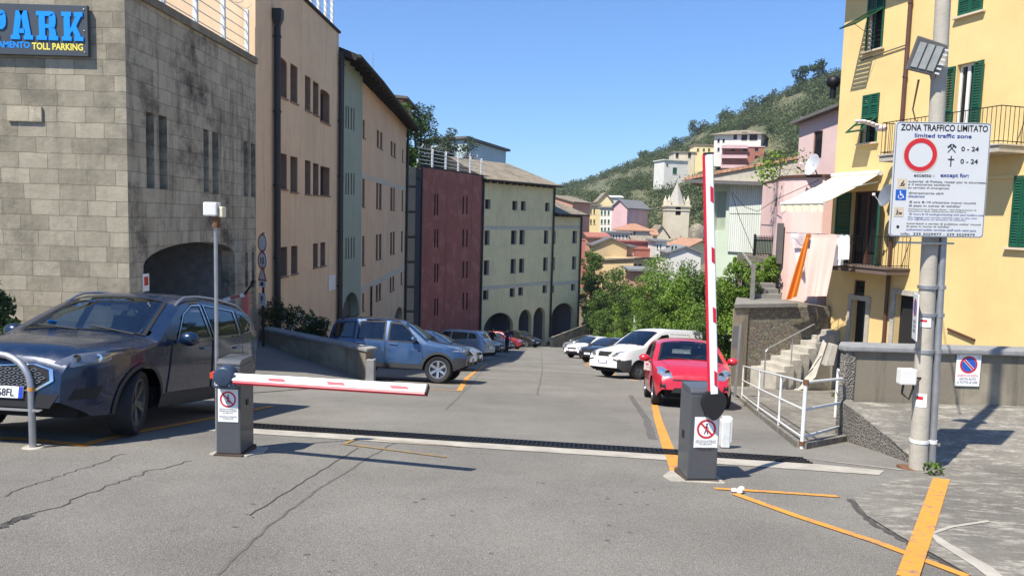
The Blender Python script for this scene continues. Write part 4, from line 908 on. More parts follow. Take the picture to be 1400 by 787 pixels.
# ------------------------------------------------------------------ green house with corrugated wall and tiled roof
FG = Facade((at(952, 300, 37).x, 37.), (at(1062, 300, 33).x, 33.)); gz_ = FG.uz(1000, 250)[1]
gh = thing('green_house', 'pale green house with white corrugated sheeting and an orange tiled roof', 'house', FG.pt(0, -5))
uc0 = FG.uz(998, 300)[0]; gl = FG.uz(975, 300)[0]
mb = MB(); FG.wall(mb, gl-.2, FG.L+1, -7, gz_, [FG.op(978, 994, 262, 315)], back=7); mb.build('wall', 'pale_green', gh)
mb = MB(); o = FG.op(978, 994, 262, 315); FG.box(mb, o[0], o[1], o[2], o[3], -.24, -.2); mb.build('recess_panel', 'green_wall', gh)  # darker green panel at the back of the opening
mb = MB(); zc0 = FG.uz(1020, 345)[1]; 
for a, b in ((zc0, FG.uz(1020, 293)[1]), (FG.uz(1020, 292)[1], gz_-.05)): FG.box(mb, uc0, FG.L+.1, a, b, .02, .1)
mb.build('corrugated_wall', 'corrugated_sheet', gh)
A0, B0, C0 = at(942, 246, 36.6), at(1066, 250, 32.4), at(1101, 216, 32.3)
mb = MB(); mb.prism([A0, B0, V((C0.x, C0.y, B0.z)), C0], (2.2, 5.5, 0)); mb.build('gable', 'concrete_pole', gh)
mb = MB(); mb.bar(A0+V((-.1, -.05, -.06)), B0+V((.1, -.05, -.06)), .3, .16); mb.build('eave_board', 'grey_eave', gh)
mb = MB(); e_ = (C0-A0).normalized(); mb.prism([A0-e_*.3+V((-.03, -.12, .02)), C0+V((-.03, -.12, .02)), C0+V((-.03, -.12, .16)), A0-e_*.3+V((-.03, -.12, .16))], (2.25, 5.8, 0)); mb.build('roof', 'clay_tiles', gh)
mb = MB(); A, B = FG.pt(-.9, gz_, 1.0), FG.pt(FG.L+1.4, gz_+.15, 1.0); C, D = FG.pt(1.4, gz_+1.75, -4), FG.pt(FG.L+2.2, gz_+2.0, -4); dn = V((0, 0, -.12))
mb.poly([A, B, D, C]); mb.poly([A+dn, B+dn, D+dn, C+dn], 1); mb.poly([A, B, B+dn, A+dn], 1); mb.poly([A, C, C+dn, A+dn], 1); mb.v = []; mb.f = []; mb.m = []
mb = MB(); p = FG.pt(FG.L+.3, gz_+1.5, -3); mb.box((-.25, -.25, 0), (.25, .25, 1.4), 0, Matrix.Translation(p)); mb.build('chimney', 'salmon_wall', gh)
# garden gate fence on the terrace
a, b = at(1031, 345, 31), at(1062, 345, 30); zf1 = at(1045, 322, 30.5).z; zf0 = at(1045, 350, 30.5).z
gf = thing('garden_fence', 'green grey iron fence above the upper steps, beside the pink house', 'fence', a)
mb = MB(); 
for k in range(15): p = a.lerp(b, k/14); mb.tube([(p.x, p.y, zf0), (p.x, p.y, zf1)], .014, 5)
for z in (zf0+.08, zf1-.1): mb.bar((a.x, a.y, z), (b.x, b.y, z), .03, .04)
mb.build('bar_panel', 'iron', gf)
for p in (a, b): mb = MB(); mb.bar((p.x, p.y, zf0-.3), (p.x, p.y, zf1+.05), .07, .07, up=(0, 1, 0)); mb.build('post', 'iron', gf)
mb = MB(); mb.poly([(a.x, a.y+.12, zf0+.1), (b.x, b.y+.12, zf0+.1), (b.x, b.y+.12, zf1-.15), (a.x, a.y+.12, zf1-.15)]); mb.build('mesh_screen', 'green_wall', gf)
mb = MB(); mb.box((a.x-.1, a.y-1.3, -6), (b.x+.3, b.y+3, zf0-.02)); tag(mb.build('garden_terrace', 'rubble_stone'), kind='structure')
# ------------------------------------------------------------------ rubble retaining wall, steps up along it
sw = thing('retaining_wall', 'rough rubble stone retaining wall capped with a flat slab, behind the red car', 'wall', (7.4, 24.8, -3.6))
A = at(1003, 430, 24.6); B = at(1122, 430, 25.9); zt = at(1040, 414, 25).z; FW = Facade((A.x, A.y), (B.x, B.y))
mb = MB(); FW.wall(mb, 0, FW.L+.4, -4.6, zt-.16); bq = [FW.pt(0, 0), FW.pt(FW.L+.4, 0), FW.pt(FW.L+.4, 0, -2.2), V((A.x+.85, A.y+2.3, 0))]; mb.poly([p+V((0, 0, zt-.16)) for p in bq]); mb.poly([bq[0]+V((0, 0, -4.6)), bq[3]+V((0, 0, -4.6)), bq[3]+V((0, 0, zt-.16)), bq[0]+V((0, 0, zt-.16))]); mb.build('wall', 'rubble_stone', sw)
mb = MB(); uq = FW.uz(1088, 414)[0]; mb.prism([p+V((0, 0, zt-.15)) for p in (FW.pt(-.08, 0, .12), FW.pt(uq, 0, .12), FW.pt(uq, 0, -2.2), V((A.x+.75, A.y+2.3, 0)))], (0, 0, .15)); mb.build('capping', 'grey_step', sw, bevel=.02)
mb = MB(); FW.box(mb, -.03, .55, -4.6, zt-.17, .003, .05); mb.build('corner_pier', 'grey_wall', sw)
us_ = thing('upper_steps', 'short flight of grey concrete steps between the vine and the pink house', 'steps', at(1045, 408, 26.5))
n = 4; p0 = at(1030, 410, 26.2); p1 = at(1060, 410, 26.2)
for k in range(n): mb = MB(); mb.box((p0.x-.02, 26.0+k*.32, -3), (p1.x+.25, 26.36+k*.32, zt+.02+k*.165)); mb.build('step', 'grey_step', us_, bevel=.012)
mb = MB(); mb.bar((p0.x-.12, 26.0, zt-.3), (p0.x-.12, 26.0, zt+1.25), .12, .12, up=(0, 1, 0)); mb.bar((p0.x-.12, 26.02, zt+1.1), (p0.x-.12, 27.3, zt+1.55), .07, .07); mb.build('newel_post', 'grey_step', us_)
st = thing('stone_steps', 'pale stone staircase climbing to the right along the rubble wall', 'steps', at(1022, 515, 24))
wu = (B-A); wu.z = 0; wu.normalize(); wn_ = V((wu.y, -wu.x, 0)); wid = wu*.12+wn_*1.12
for k in range(8):
    px, py = 1026+13.6*k, 499.5-7.1*k
    vv = ray(px, py); dd_ = (A.y-A.x/wu.x*wu.y)/(1-vv.x/vv.y/wu.x*wu.y)-.04*k*0
    Fk = at(px, py, dd_); f0 = V((Fk.x, Fk.y, 0))+wn_*.01; zz = Fk.z
    wk = wid*(1-.085*k); ln = .42 if k < 7 else .55
    q = [f0, f0+wk, f0+wk+wu*ln, f0+wu*ln]
    mb = MB(); mb.prism([V((p.x, p.y, -4.8)) for p in q], (0, 0, zz+4.8)); mb.build('step', 'stair_stone', st, bevel=.022)
    if k == 0: bf = f0+wid
    if k == 6: bt2 = f0+wk; zt2 = zz
hr = thing('handrail', 'thin iron handrail following the stone staircase', 'handrail', at(1046, 500, 23))
h0, h1 = at(1047, 478, 23.2), at(1113, 443, 24.1)
mb = MB(); mb.tube([V((h0.x, h0.y, -3.4)), h0-V((0, 0, .05)), h0+V((.06, .02, .03)), h1], .024, 8); mb.build('rail', 'galvanised', hr)
mb = MB(); q = h0.lerp(h1, .55); mb.tube([q, (q.x, q.y, q.z-.95)], .018, 6); mb.build('post', 'galvanised', hr)
# broken white concrete flank beside the stair foot
mb = MB(); g0 = G(bf.x, bf.y)
fl = [V((bf.x, bf.y, g0-.2)), V((bt2.x+.25, bt2.y+.1, g0-.2)), V((bt2.x+.25, bt2.y+.1, zt2+.1)), V((bt2.x, bt2.y, zt2+.08)), V((bf.x+1.3, bf.y+.54, g0+.45)), V((bf.x+.9, bf.y+.37, g0+.1))]
mb.prism([p+wn_*.03 for p in fl], wn_*.2); mb.prism([at(1128, 500, 22.6), at(1140, 500, 22.6), at(1146, 472, 22.6), at(1138, 470, 22.6)], (0, .3, 0))
tag(mb.build('stair_flank', 'stair_stone', bevel=.02), 'worn concrete flank and stubs at the foot of the yellow house', 'masonry')
# ------------------------------------------------------------------ side path behind the railing
pth = [V(P2(1014, 547)), V(P2(1036, 566)), V(P2(1064, 588)), V(P2(1096, 613)), V((4.95, 10.75)), V((5.6, 11.4)), V((9.6, 12)), V((13, 22)), V((10.8, 26.2)), V((7.2, 24.6)), V((6.3, 21))]
sheet('side_path', [(pth, 0, 0)], ['concrete_paving'], .06)
mb = MB()
for a, b in zip(pth[:5], pth[1:5]):
    d = (b-a).normalized(); nn = V((-d.y, d.x))*.06
    q = [a-nn, b-nn, b+nn, a+nn]; mb.add([(p.x, p.y, G(p.x, p.y)-.1) for p in q]+[(p.x, p.y, G(p.x, p.y)+.085) for p in q], [(4, 5, 6, 7), (0, 1, 5, 4), (2, 3, 7, 6), (1, 2, 6, 5), (3, 0, 4, 7)])
tag(mb.build('kerb', 'concrete_paving'), kind='structure')
# railing
rl = thing('street_railing', 'white painted tube railing along the kerb, two bars high, rusty at the bend', 'railing', (pth[3].x, pth[3].y, G(*pth[3])))
pp = [V((p.x, p.y, G(p.x, p.y)+.05)) for p in (pth[0], pth[1], pth[2], pth[3])]+[V((4.86, 10.85, G(4.86, 10.85)+.1))]
hts = [.83, .83, .83, .84, .84]
tops = [p+V((0, 0, h)) for p, h in zip(pp, hts)]
for i, p in enumerate(pp[:4]): mb = MB(); mb.tube([p-V((0, 0, .1)), tops[i]], .019 if i < 3 else .026, 10); mb.build('post', 'white_metal', rl, smooth=40)
for z in (.82, .46, .1):
    mb = MB(); mb.tube([p+V((0, 0, z)) for p in pp[:4]], .016, 8); mb.build('rail', 'white_metal', rl, smooth=40)
    mb = MB(); mb.tube([pp[3]+V((0, 0, z)), pp[4]+V((0, 0, z-.02))], .02, 8); mb.build('rail', 'white_metal', rl, smooth=40)
mb = MB(); mb.tube([tops[3]-V((0, 0, .05)), tops[3]+V((0, 0, .012))], .036, 10); mb.tube([pp[3], pp[3]+V((0, 0, .05))], .038, 10); mb.build('rust_collar', 'rust', rl)
r2 = thing('short_railing', 'short white hoop railing in front of the yellow house door', 'railing', at(1150, 540, 13.5))
a, b = at(1146, 505, 14.), at(1166, 505, 12.6); mb = MB(); za_ = G(a.x, a.y)
mb.tube([V((a.x, a.y, za_)), V((a.x, a.y, a.z)), V((b.x, b.y, a.z+.02)), V((b.x, b.y, za_))], .025, 8); mb.tube([V((a.x, a.y, a.z-.4)), V((b.x, b.y, a.z-.38))], .022, 8); mb.build('hoop', 'white_metal', r2)
sp = thing('sign_post', 'leaning thin grey post with a small dark plate at the start of the railing', 'sign post', (pp[0].x, pp[0].y, pp[0].z))
a = V((pp[0].x-.12, pp[0].y+.2, pp[0].z)); tp = at(1012.5, 443, a.y); mb = MB(); mb.tube([a, tp], .035, 8); mb.build('post', 'galvanised', sp)
q = a.lerp(tp, .82); mb = MB(); mb.box((-.16, .03, -.28), (.02, .06, .28), 0, Matrix.Translation(q)); mb.build('plate', 'grey_eave', sp)
# ------------------------------------------------------------------ hills
RIDGE = [(300, 900, 300), (560, 820, 292), (700, 680, 272), (745, 640, 258), (762, 620, 251), (800, 560, 243), (850, 500, 224), (900, 450, 201), (935, 430, 188), (960, 410, 172), (1000, 380, 152), (1040, 350, 136), (1090, 325, 112), (1140, 300, 92), (1250, 280, 60), (1500, 260, 30), (1800, 260, 30)]
def ridge(px):
    d = interp([(a, b) for a, b, c in RIDGE], px); y = interp([(a, c) for a, b, c in RIDGE], px); return at(px, y, d)
def hash2(a, b): return math.sin(a*12.9898+b*78.233)*43758.5453 % 1.0
def hillp(px, t):
    top = ridge(px); d0 = 150; d = d0+(top.y-d0)*t; tt = max(0, min(1, t))
    z = -13+(top.z-3.5+13)*(tt**.8 if t <= 1 else 1)-max(0, t-1)*60
    z += (math.sin(px*.045+t*9)*1.1+math.sin(px*.11+t*17)*.7)*min(1, 4*tt*(1.05-tt)+.1)
    s = (z % 4.)/4.; z += (.5-abs(s-.5))*1.0     # terraces
    x = top.x/top.y*d
    return V((x, d, z))
mb = MB(); pxs = [300, 450]+list(range(560, 1200, 8))+[1220, 1300, 1400, 1600, 1800]; ts = [i/34 for i in range(35)]+[1.15, 1.6, 2.2]
for t in ts:
    for px in pxs: mb.v.append(hillp(px, t))
n = len(pxs)
for j in range(len(ts)-1):
    for i in range(n-1): mb.f.append([j*n+i, j*n+i+1, (j+1)*n+i+1, (j+1)*n+i]); mb.m.append(0)
tag(mb.build('hills', 'hill_ground', smooth=70), kind='structure')
# ------------------------------------------------------------------ leaves
def leaves(mb, c, rad, n, s, shell=.55, up=.35, mi=0, asp=.55):
    for _ in range(n):
        while True:
            p = V((random.uniform(-1, 1), random.uniform(-1, 1), random.uniform(-1, 1))); l = p.length
            if .05 < l < 1 and (l > shell or random.random() < .35): break
        q = V((p.x*rad[0], p.y*rad[1], p.z*rad[2]))+V(c)
        nn = (p.normalized()*.6+V((random.gauss(0, .6), random.gauss(0, .6), random.gauss(up, .5)))).normalized()
        a = nn.orthogonal().normalized(); a = Matrix.Rotation(random.uniform(0, 6.28), 3, nn) @ a; b = nn.cross(a); k = s*random.uniform(.6, 1.3)
        i = len(mb.v); mb.v += [q-a*k*.5, q+b*k*asp*.5+nn*k*.08, q+a*k*.5, q-b*k*asp*.5-nn*k*.06]; mb.f.append([i, i+1, i+2, i+3]); mb.m.append(mi)
def crown_clumps(h, cr, zc, k, squash=1., jitter=.25):
    out = []
    for i in range(k):
        th = random.uniform(0, 6.283); rr = math.sqrt(random.random())*cr*.78; zz = random.uniform(-1, 1)
        lim = math.sqrt(max(0.05, 1-(rr/cr)**2)); z = zc+zz*lim*h*squash*.5
        out.append((V((rr*math.cos(th)+random.uniform(-jitter, jitter), rr*math.sin(th)+random.uniform(-jitter, jitter), z)), cr*random.uniform(.28, .52)))
    return out
def tree(name, label, cat, base, h, cr, leaf, n, mat, k=16, trunk=.12, crown_h=None, group=None, low=.3, limb=7, flowers=None):
    root = thing(name, label, cat, base, group=group); M_ = Matrix.Translation(V(base))
    if cr < 20 and base[1] < 115: leaf *= .78; n = int(n*2.3)
    ch = crown_h or h*(1-low); zc = h-ch/2
    k = int(k*max(1, min(3.2, ch/(2*cr)))); cl = crown_clumps(ch, cr, zc, k)
    mb = MB(); tk = [(0, 0, -.4), (random.uniform(-.1, .1), 0, h*.2), (random.uniform(-.2, .2)*cr, random.uniform(-.2, .2)*cr, zc), (0, 0, h*.86)]
    mb.tube([M_ @ V(p) for p in tk], [trunk*1.25, trunk, trunk*.6, trunk*.15], 7)
    for c, r in cl[:limb]: s_ = V(tk[1]).lerp(V(tk[2]), random.uniform(.1, .9)); mb.tube([M_ @ s_, M_ @ (s_.lerp(c, .5)+V((0, 0, -.05*h))), M_ @ c], [trunk*.45, trunk*.28, trunk*.08], 5, cap=False)
    mb.build('trunk', 'bark', root, smooth=50)
    mb = MB(); tot = sum(r*r for c, r in cl)
    for c, r in cl: leaves(mb, M_ @ c, (r*1.1, r*1.1, r*.85), int(n*r*r/tot), leaf)
    # ragged outline twigs
    for _ in range(int(k*1.2)):
        c, r = random.choice(cl); d = V((random.gauss(0, 1), random.gauss(0, 1), random.gauss(.4, .8))).normalized(); leaves(mb, M_ @ (c+d*r*1.15), (r*.3, r*.3, r*.3), max(6, n//(k*9)), leaf)
    mb.build('crown', mat, root, uv=False)
    if flowers:
        mb = MB()
        for _ in range(flowers[1]): c, r = random.choice(cl); d = V((random.gauss(0, 1), random.gauss(-.6, 1), random.gauss(.2, .8))).normalized(); leaves(mb, M_ @ (c+d*r*1.0), (.07, .07, .07), 7, .06)
        mb.build('flowers', flowers[0], root, uv=False)
    return root
def hedge(name, label, cat, pts, h, w, leaf, n, mat, group=None):
    """long clump row: pts are ground points"""
    root = thing(name, label, cat, pts[0], group=group); mb = MB(); tr = MB()
    K = 14; 
    for i in range(K):
        t = (i+.5)/K*(len(pts)-1); a = int(t); p = V(pts[a]).lerp(V(pts[min(a+1, len(pts)-1)]), t-a); tr = MB(); tr.tube([p-V((0, 0, .2)), p+V((random.uniform(-.1, .1), 0, h*.6))], [.05, .02], 5); tr.build('stem', 'bark', root)
        for q in range(3): c = p+V((random.uniform(-.5, .5)*w, random.uniform(-.5, .5)*w, h*random.uniform(.25, .85))); r = w*random.uniform(.4, .7); leaves(mb, c, (r, r, min(r, h*.4)), n//(K*3), leaf)
    mb.build('foliage', mat, root, uv=False); return root
# woodland over the hill: one uncountable mass
HOUSES = [(905, 946, 205, 252), (946, 1045, 172, 245), (865, 885, 262, 276)]
mb = MB(); cnt = 0
for i in range(5200):
    px = random.uniform(700, 1200); t = random.random()**.8*1.0
    dens = .5+.5*math.sin(px*.031+t*7)*math.cos(px*.017-t*11)+.25*math.sin(px*.09+t*23)
    if t > .93: dens += .25
    if t < .35: dens += .45
    if .5 < t < .8 and px < 900: dens -= .22
    if dens < random.uniform(.0, .85): continue
    p = hillp(px, t); q = (CX+0, 0)
    # keep the built-up plots clear
    v = p-V((0, 0, H)); dd = v.dot(_f); sx = CX+F*v.dot(_r2)/dd; sy = CY-F*v.dot(_u2)/dd
    if any(a-4 < sx < b+4 and c < sy < d+6 and p.y < 300 for a, b, c, d in HOUSES): continue
    r = random.uniform(1.6, 3.6)*(1.0 if t < .9 else .75)
    k = 46 if p.y > 330 else 84
    s = .30+p.y/720.
    leaves(mb, p+V((0, 0, r*.55)), (r, r, r*random.uniform(.7, 1.1)), k, s*random.uniform(.8, 1.2)); cnt += 1
tag(mb.build('woodland', 'leaf_far', uv=False), 'olive green scrub and trees covering the terraced hill', 'woodland', kind='stuff')
# single trees standing out on the skyline
for px, t, h, cr, lab in ((1096, .96, 11, 3.6, 'tall dark tree standing on the ridge nearest the yellow house'), (1118, .95, 10, 3.2, 'dark pointed tree on the ridge just left of the yellow house wall'), (1052, .97, 7, 4.2, 'round green tree breaking the ridge line right of the hill houses'), (1030, .95, 7.5, 5, 'broad tree on the ridge above the big pale hill house'),
    (992, .94, 6.5, 4.5, 'wide low tree on the ridge straight above the hill houses'), (955, .92, 8, 5, 'dense tree on the slope left of the big pale hill house'), (925, .9, 7, 4.5, 'dark clump of a tree on the ridge above the church spire'), (880, .93, 7, 4.5, 'small tree on the middle of the ridge left of the spire')):
    p = hillp(px, t); tree('hill_tree', lab, 'tree', p-V((0, 0, .5)), h, cr, .95, 700, 'leaf_dark' if 'dark' in lab else 'leaf_far', 12, .3, group=None, low=.15)
# ------------------------------------------------------------------ town houses
def house(label, l, r, ytop, ybot, d, mat, roof='flat', roofmat='clay_tiles', depth=8, dr=None, wins=(), rise=1.5, over=.4, name='house', cat='house', shut='shutter_green', extra=None, rs=0, side=True):
    """block whose front runs from pixel column l at distance d to r at distance dr"""
    dr = d if dr is None else dr; A = at(l, (ytop+ybot)/2, d); B = at(r, (ytop+ybot)/2, dr); Fh = Facade((A.x, A.y), (B.x, B.y)); zt = at(l, ytop, d).z; zb = at(l, ybot, d).z-3
    root = thing(name, label, cat, (A.x, A.y, zb))
    ops = [Fh.op(*w_) for w_ in wins]
    mb = MB(); Fh.wall(mb, 0, Fh.L, zb, zt, ops, rev=.2, back=depth); 
    if roof == 'gable_side': # gable faces the viewer
        m = Fh.L/2; mb.poly([Fh.pt(0, zt), Fh.pt(Fh.L, zt), Fh.pt(m+rs, zt+rise)]); mb.poly([Fh.pt(0, zt, -depth), Fh.pt(Fh.L, zt, -depth), Fh.pt(m+rs, zt+rise, -depth)])
    mb.build('wall', mat, root)
    mb = MB(); L = Fh.L; o_ = over; th = V((0, 0, .22))
    if roof == 'flat': Fh.box(mb, -o_, L+o_, zt+.003, zt+.28, -depth-o_, o_)
    elif roof == 'gable':
        a, b, c, e = Fh.pt(-o_, zt, o_), Fh.pt(L+o_, zt, o_), Fh.pt(L+o_, zt+rise, -depth/2), Fh.pt(-o_, zt+rise, -depth/2); f, g = Fh.pt(-o_, zt, -depth-o_), Fh.pt(L+o_, zt, -depth-o_)
        mb.prism([a, b, c, e], th); mb.prism([e, c, g, f], th); mb.poly([Fh.pt(0, zt), Fh.pt(0, zt, -depth), Fh.pt(0, zt+rise, -depth/2)], 1); mb.poly([Fh.pt(L, zt), Fh.pt(L, zt, -depth), Fh.pt(L, zt+rise, -depth/2)], 1)
    elif roof == 'hip':
        a, b, c, e = Fh.pt(-o_, zt, o_), Fh.pt(L+o_, zt, o_), Fh.pt(L+o_, zt, -depth-o_), Fh.pt(-o_, zt, -depth-o_); k = min(L, depth)*.4; p, q = Fh.pt(k, zt+rise, -depth/2), Fh.pt(L-k, zt+rise, -depth/2)
        mb.poly([a, b, q, p]); mb.poly([b, c, q]); mb.poly([c, e, p, q]); mb.poly([e, a, p]); mb.prism([a, b, c, e], (0, 0, -.2))
    elif roof == 'gable_side':
        m = L/2+rs
        for u0, z0_, u1, z1_ in ((-o_, zt-o_*rise/(L/2), m, zt+rise), (m, zt+rise, L+o_, zt-o_*rise/(L/2))): mb.prism([Fh.pt(u0, z0_, o_), Fh.pt(u1, z1_, o_), Fh.pt(u1, z1_, -depth-o_), Fh.pt(u0, z0_, -depth-o_)], th)
    elif roof == 'shed': mb.prism([Fh.pt(-o_, zt+.01, o_), Fh.pt(L+o_, zt+.01, o_), Fh.pt(L+o_, zt+rise, -depth-o_), Fh.pt(-o_, zt+rise, -depth-o_)], th)
    if mb.v: mb.build('roof', [roofmat, mat], root)
    for o in ops:
        a, b, c, dd, _ = o; m = MB(); Fh.box(m, a+.02, b-.02, c+.02, dd-.02, -.18, -.12); Fh.box(m, a-.05, b+.05, c-.1, c-.01, .003, .1, 1); m.build('window', [shut, 'pale_band'], root)
    if extra: extra(Fh, root, zt)
    return root
def grid_w(ls, w_, rows, slope=0): return [(x, x+w_, t+slope*(x-ls[0]), b+slope*(x-ls[0])) for t, b in rows for x in ls]
house('ochre house with a dark roof edge, in front of the brick red block', 812, 856, 335, 392, 118, 'ochre_wall', 'gable_side', 'grey_eave', 10, wins=[(854-10, 850, 362, 369)], rise=1.1, shut='dark_hole')
def balc(Fh, root, zt): m = MB(); Fh.box(m, Fh.L*.05, Fh.L*.9, zt-3.2, zt-3.05, .003, .9); Fh.box(m, Fh.L*.05, Fh.L*.9, zt-3.05, zt-2.1, .82, .88); m.build('balcony', 'brickred_wall', root)
house('narrow salmon wing with a red balcony beside the ochre house', 853, 866, 338, 392, 119, 'salmon_wall', 'flat', 'grey_eave', 8, extra=balc, wins=[(856, 859.5, 355, 363)], shut='dark_hole')
house('long brick red block stepping down behind the ochre house', 835, 886, 331, 375, 130, 'brickred_wall', 'flat', 'brickred_wall', 9, dr=134, over=.1)
house('low brick red lean-to right of the long red block', 868, 889, 341, 372, 127, 'brickred_wall', 'flat', 'brickred_wall', 6, over=.1)
house('orange red shed wall between the cream arcade and the ochre house', 805, 832, 325, 345, 124, 'salmon_wall', 'shed', 'brickred_wall', 6, rise=.6)
house('low ochre annexe with a grey lean roof in front of the ochre house', 866, 897, 354, 372, 112, 'ochre_wall', 'shed', 'grey_eave', 6, dr=116, rise=-.6, wins=[(867, 871, 361, 366), (873, 877.5, 361, 366)], shut='dark_hole')
house('small salmon box house with a flat grey slab roof above the trees', 864, 890, 370, 392, 104, 'salmon_wall', 'flat', 'grey_slate', 6, over=.7)
house('pink terraced house with rows of dark shutters and a low gable', 836, 857, 283, 325, 170, 'rose_wall', 'gable_side', 'grey_slate', 12, rise=1.6, dr=168)
house('white fronted house with three dark window bays, left of the pink gable', 820, 836, 284, 325, 172, 'white_wall', 'flat', 'grey_slate', 9, dr=170, wins=grid_w([821.5, 826, 831], 2.6, [(288, 294), (300, 306), (311, 316)]))
house('cream house with a pale gable above the white front', 818, 836, 274, 300, 182, 'cream_wall', 'gable_side', 'slate_tiles', 9, rise=1.8)
house('pale yellow slim house next to the salmon tenement', 806, 820, 281, 325, 176, 'cream_wall', 'flat', 'slate_tiles', 8, wins=grid_w([807, 811.5], 2.2, [(286, 292), (300, 306)]))
house('salmon tenement half hidden by the cream arcade roof', 782, 806, 277, 335, 158, 'salmon_wall', 'gable', 'slate_tiles', 10, dr=166, rise=1.4)
house('wide white villa with an orange tiled hip roof', 850, 888, 314, 334, 152, 'white_wall', 'hip', 'clay_tiles', 8, rise=1.3, over=.8, wins=grid_w([853, 857.5, 862, 866.5], 2.4, [(316, 323)]))
house('long white low block in front of the pink terraced house', 832, 862, 318, 336, 146, 'white_wall', 'flat', 'grey_slate', 6, wins=grid_w([834, 838, 842, 846, 851, 856], 2, [(321, 325)]))
house('cream house with a red tiled roof and dark shutters below the church', 902, 932, 341, 364, 128, 'cream_wall', 'gable', 'clay_tiles', 9, dr=124, rise=1.6, wins=grid_w([905, 909], 2.2, [(330, 337), (344, 351)]))
house('pale house with a shallow grey gable right of the red tiled roof', 915, 958, 345, 366, 116, 'white_wall', 'gable_side', 'grey_slate', 9, rise=.9, wins=[(918, 921, 336, 344), (923, 926, 336, 344), (938, 940, 338, 342), (943, 945, 338, 342), (948, 950, 338, 342)])
house('small white house with a balcony just above the bright tree', 896, 910, 330, 372, 122, 'white_wall', 'flat', 'grey_slate', 7, wins=grid_w([898, 902.5], 2, [(334, 340), (347, 353)]))
house('stone chapel with a pale gable left of the bell tower', 893, 914, 322, 340, 166, 'tower_wall', 'gable_side', 'slate_tiles', 8, rise=2.2, name='chapel', cat='chapel')
house('low tile roofed house right of the bell tower', 932, 962, 336, 356, 140, 'salmon_wall', 'gable', 'clay_tiles', 7, rise=1.2)
house('tiny cream house with a tiled roof between the white villa and the chapel', 884, 898, 322, 340, 158, 'cream_wall', 'gable', 'clay_tiles', 6, rise=1.2, wins=grid_w([886, 891], 2, [(325, 330)]))
house('grey roofed white house right behind the long brick red block', 866, 892, 333, 350, 142, 'white_wall', 'gable', 'slate_tiles', 6, rise=1.3, wins=grid_w([870, 876, 882], 2, [(336, 341)]))
house('rose house with a tiled roof tucked under the chapel gable', 890, 906, 338, 356, 134, 'rose_wall', 'gable', 'clay_tiles', 6, rise=1.1, wins=grid_w([892, 898], 2, [(342, 348)]))
house('small ochre house high behind the pink terraced house', 846, 862, 296, 316, 190, 'ochre_wall', 'gable', 'clay_tiles', 6, rise=1.2)
# bell tower
d_ = 172; tl, tr_ = at(912, 300, d_), at(942, 300, d_); w_ = tr_.x-tl.x; cxx = (tl.x+tr_.x)/2; zt_ = at(927, 282, d_).z; za_ = at(927, 248, d_).z
bt = thing('church_tower', 'stone bell tower with a pointed spire and one arched belfry opening', 'bell tower', (cxx, d_, -13))
FT = Facade((tl.x, d_), (tr_.x, d_)); bo = FT.op(924, 931.5, 281, 294, 1.0); bo = (bo[0], bo[1], bo[2], bo[3], .7)
mb = MB(); FT.wall(mb, 0, w_, -13, zt_, [bo], rev=.8, back=w_); FT.wall; mb.build('shaft', 'tower_wall', bt)
mb = MB(); mb.poly([FT.pt(bo[0], bo[2], -.79), FT.pt(bo[1], bo[2], -.79), FT.pt(bo[1], bo[3], -.79), FT.pt(bo[0], bo[3], -.79)]); mb.build('belfry_opening', 'dark_hole', bt)
mb = MB(); FT.box(mb, -.3, w_+.3, zt_-.1, zt_+.3, -w_-.3, .3); FT.box(mb, -.15, w_+.15, zt_-1.0, zt_-.75, -w_-.15, .15); mb.build('cornice', 'tower_wall', bt)
for u, o in ((.35, -.35), (w_-.35, -.35), (.35, -w_+.35), (w_-.35, -w_+.35)):
    mb = MB(); FT.box(mb, u-.4, u+.4, zt_+.3, zt_+1.3, o-.4, o+.4); p = FT.pt(u, zt_+1.3, o); mb.lathe([(.42, 0), (.3, .35), (.12, .7), (.16, .9), (.001, 1.25)], 8, Matrix.Translation(p)); mb.build('pinnacle', 'tower_wall', bt)
mb = MB(); p = FT.pt(w_/2, zt_+.3, -w_/2); mb.lathe([(w_*.43, 0), (w_*.40, .4), (.12, za_-zt_-.5), (.02, za_-zt_)], 8, Matrix.Translation(p)); mb.tube([p+V((0, 0, za_-zt_-.2)), p+V((0, 0, za_-zt_+1.2))], .05, 5); mb.build('spire', 'stair_stone', bt)
# bare dome right of the tower
p = at(953, 318, 165); mb = MB(); mb.lathe([(1.9, -6), (1.9, 0), (1.75, .8), (1.3, 1.5), (.6, 1.9), (.01, 2.1)], 16, Matrix.Translation(p)); tag(mb.build('chapel_apse', 'grey_wall', smooth=40), 'round stone apse with a domed roof right of the bell tower', 'church apse')
# hill houses
gw = 'shutter_green'
house('big pale hill house with a wide shallow roof and dark loggia', 976, 1040, 184, 215, 250, 'white_wall', 'hip', 'slate_tiles', 13, dr=244, rise=2., over=1.1, wins=[(1003, 1008, 182, 191), (1014, 1022, 181, 192), (1025, 1036, 182, 192), (981, 984, 190, 195), (988, 991, 190, 195), (981, 984, 202, 207), (988, 991, 202, 207)], shut='dark_hole')
def terr(Fh, root, zt):
    for k in range(3): m = MB(); Fh.box(m, -.3, Fh.L*.6, zt-.5-3*k, zt-.25-3*k, .003, 1.3); Fh.box(m, -.3, Fh.L*.6, zt-.25-3*k, zt+.5-3*k, 1.22, 1.28); m.build('balcony', 'rose_wall', root)
house('dark pink terraced block below the big pale hill house', 987, 1044, 201, 240, 236, 'brickred_wall', 'flat', 'rose_wall', 8, dr=233, over=.2, wins=grid_w([1000, 1016, 1032], 5, [(202, 207), (213, 218)]), extra=terr, shut='dark_hole')
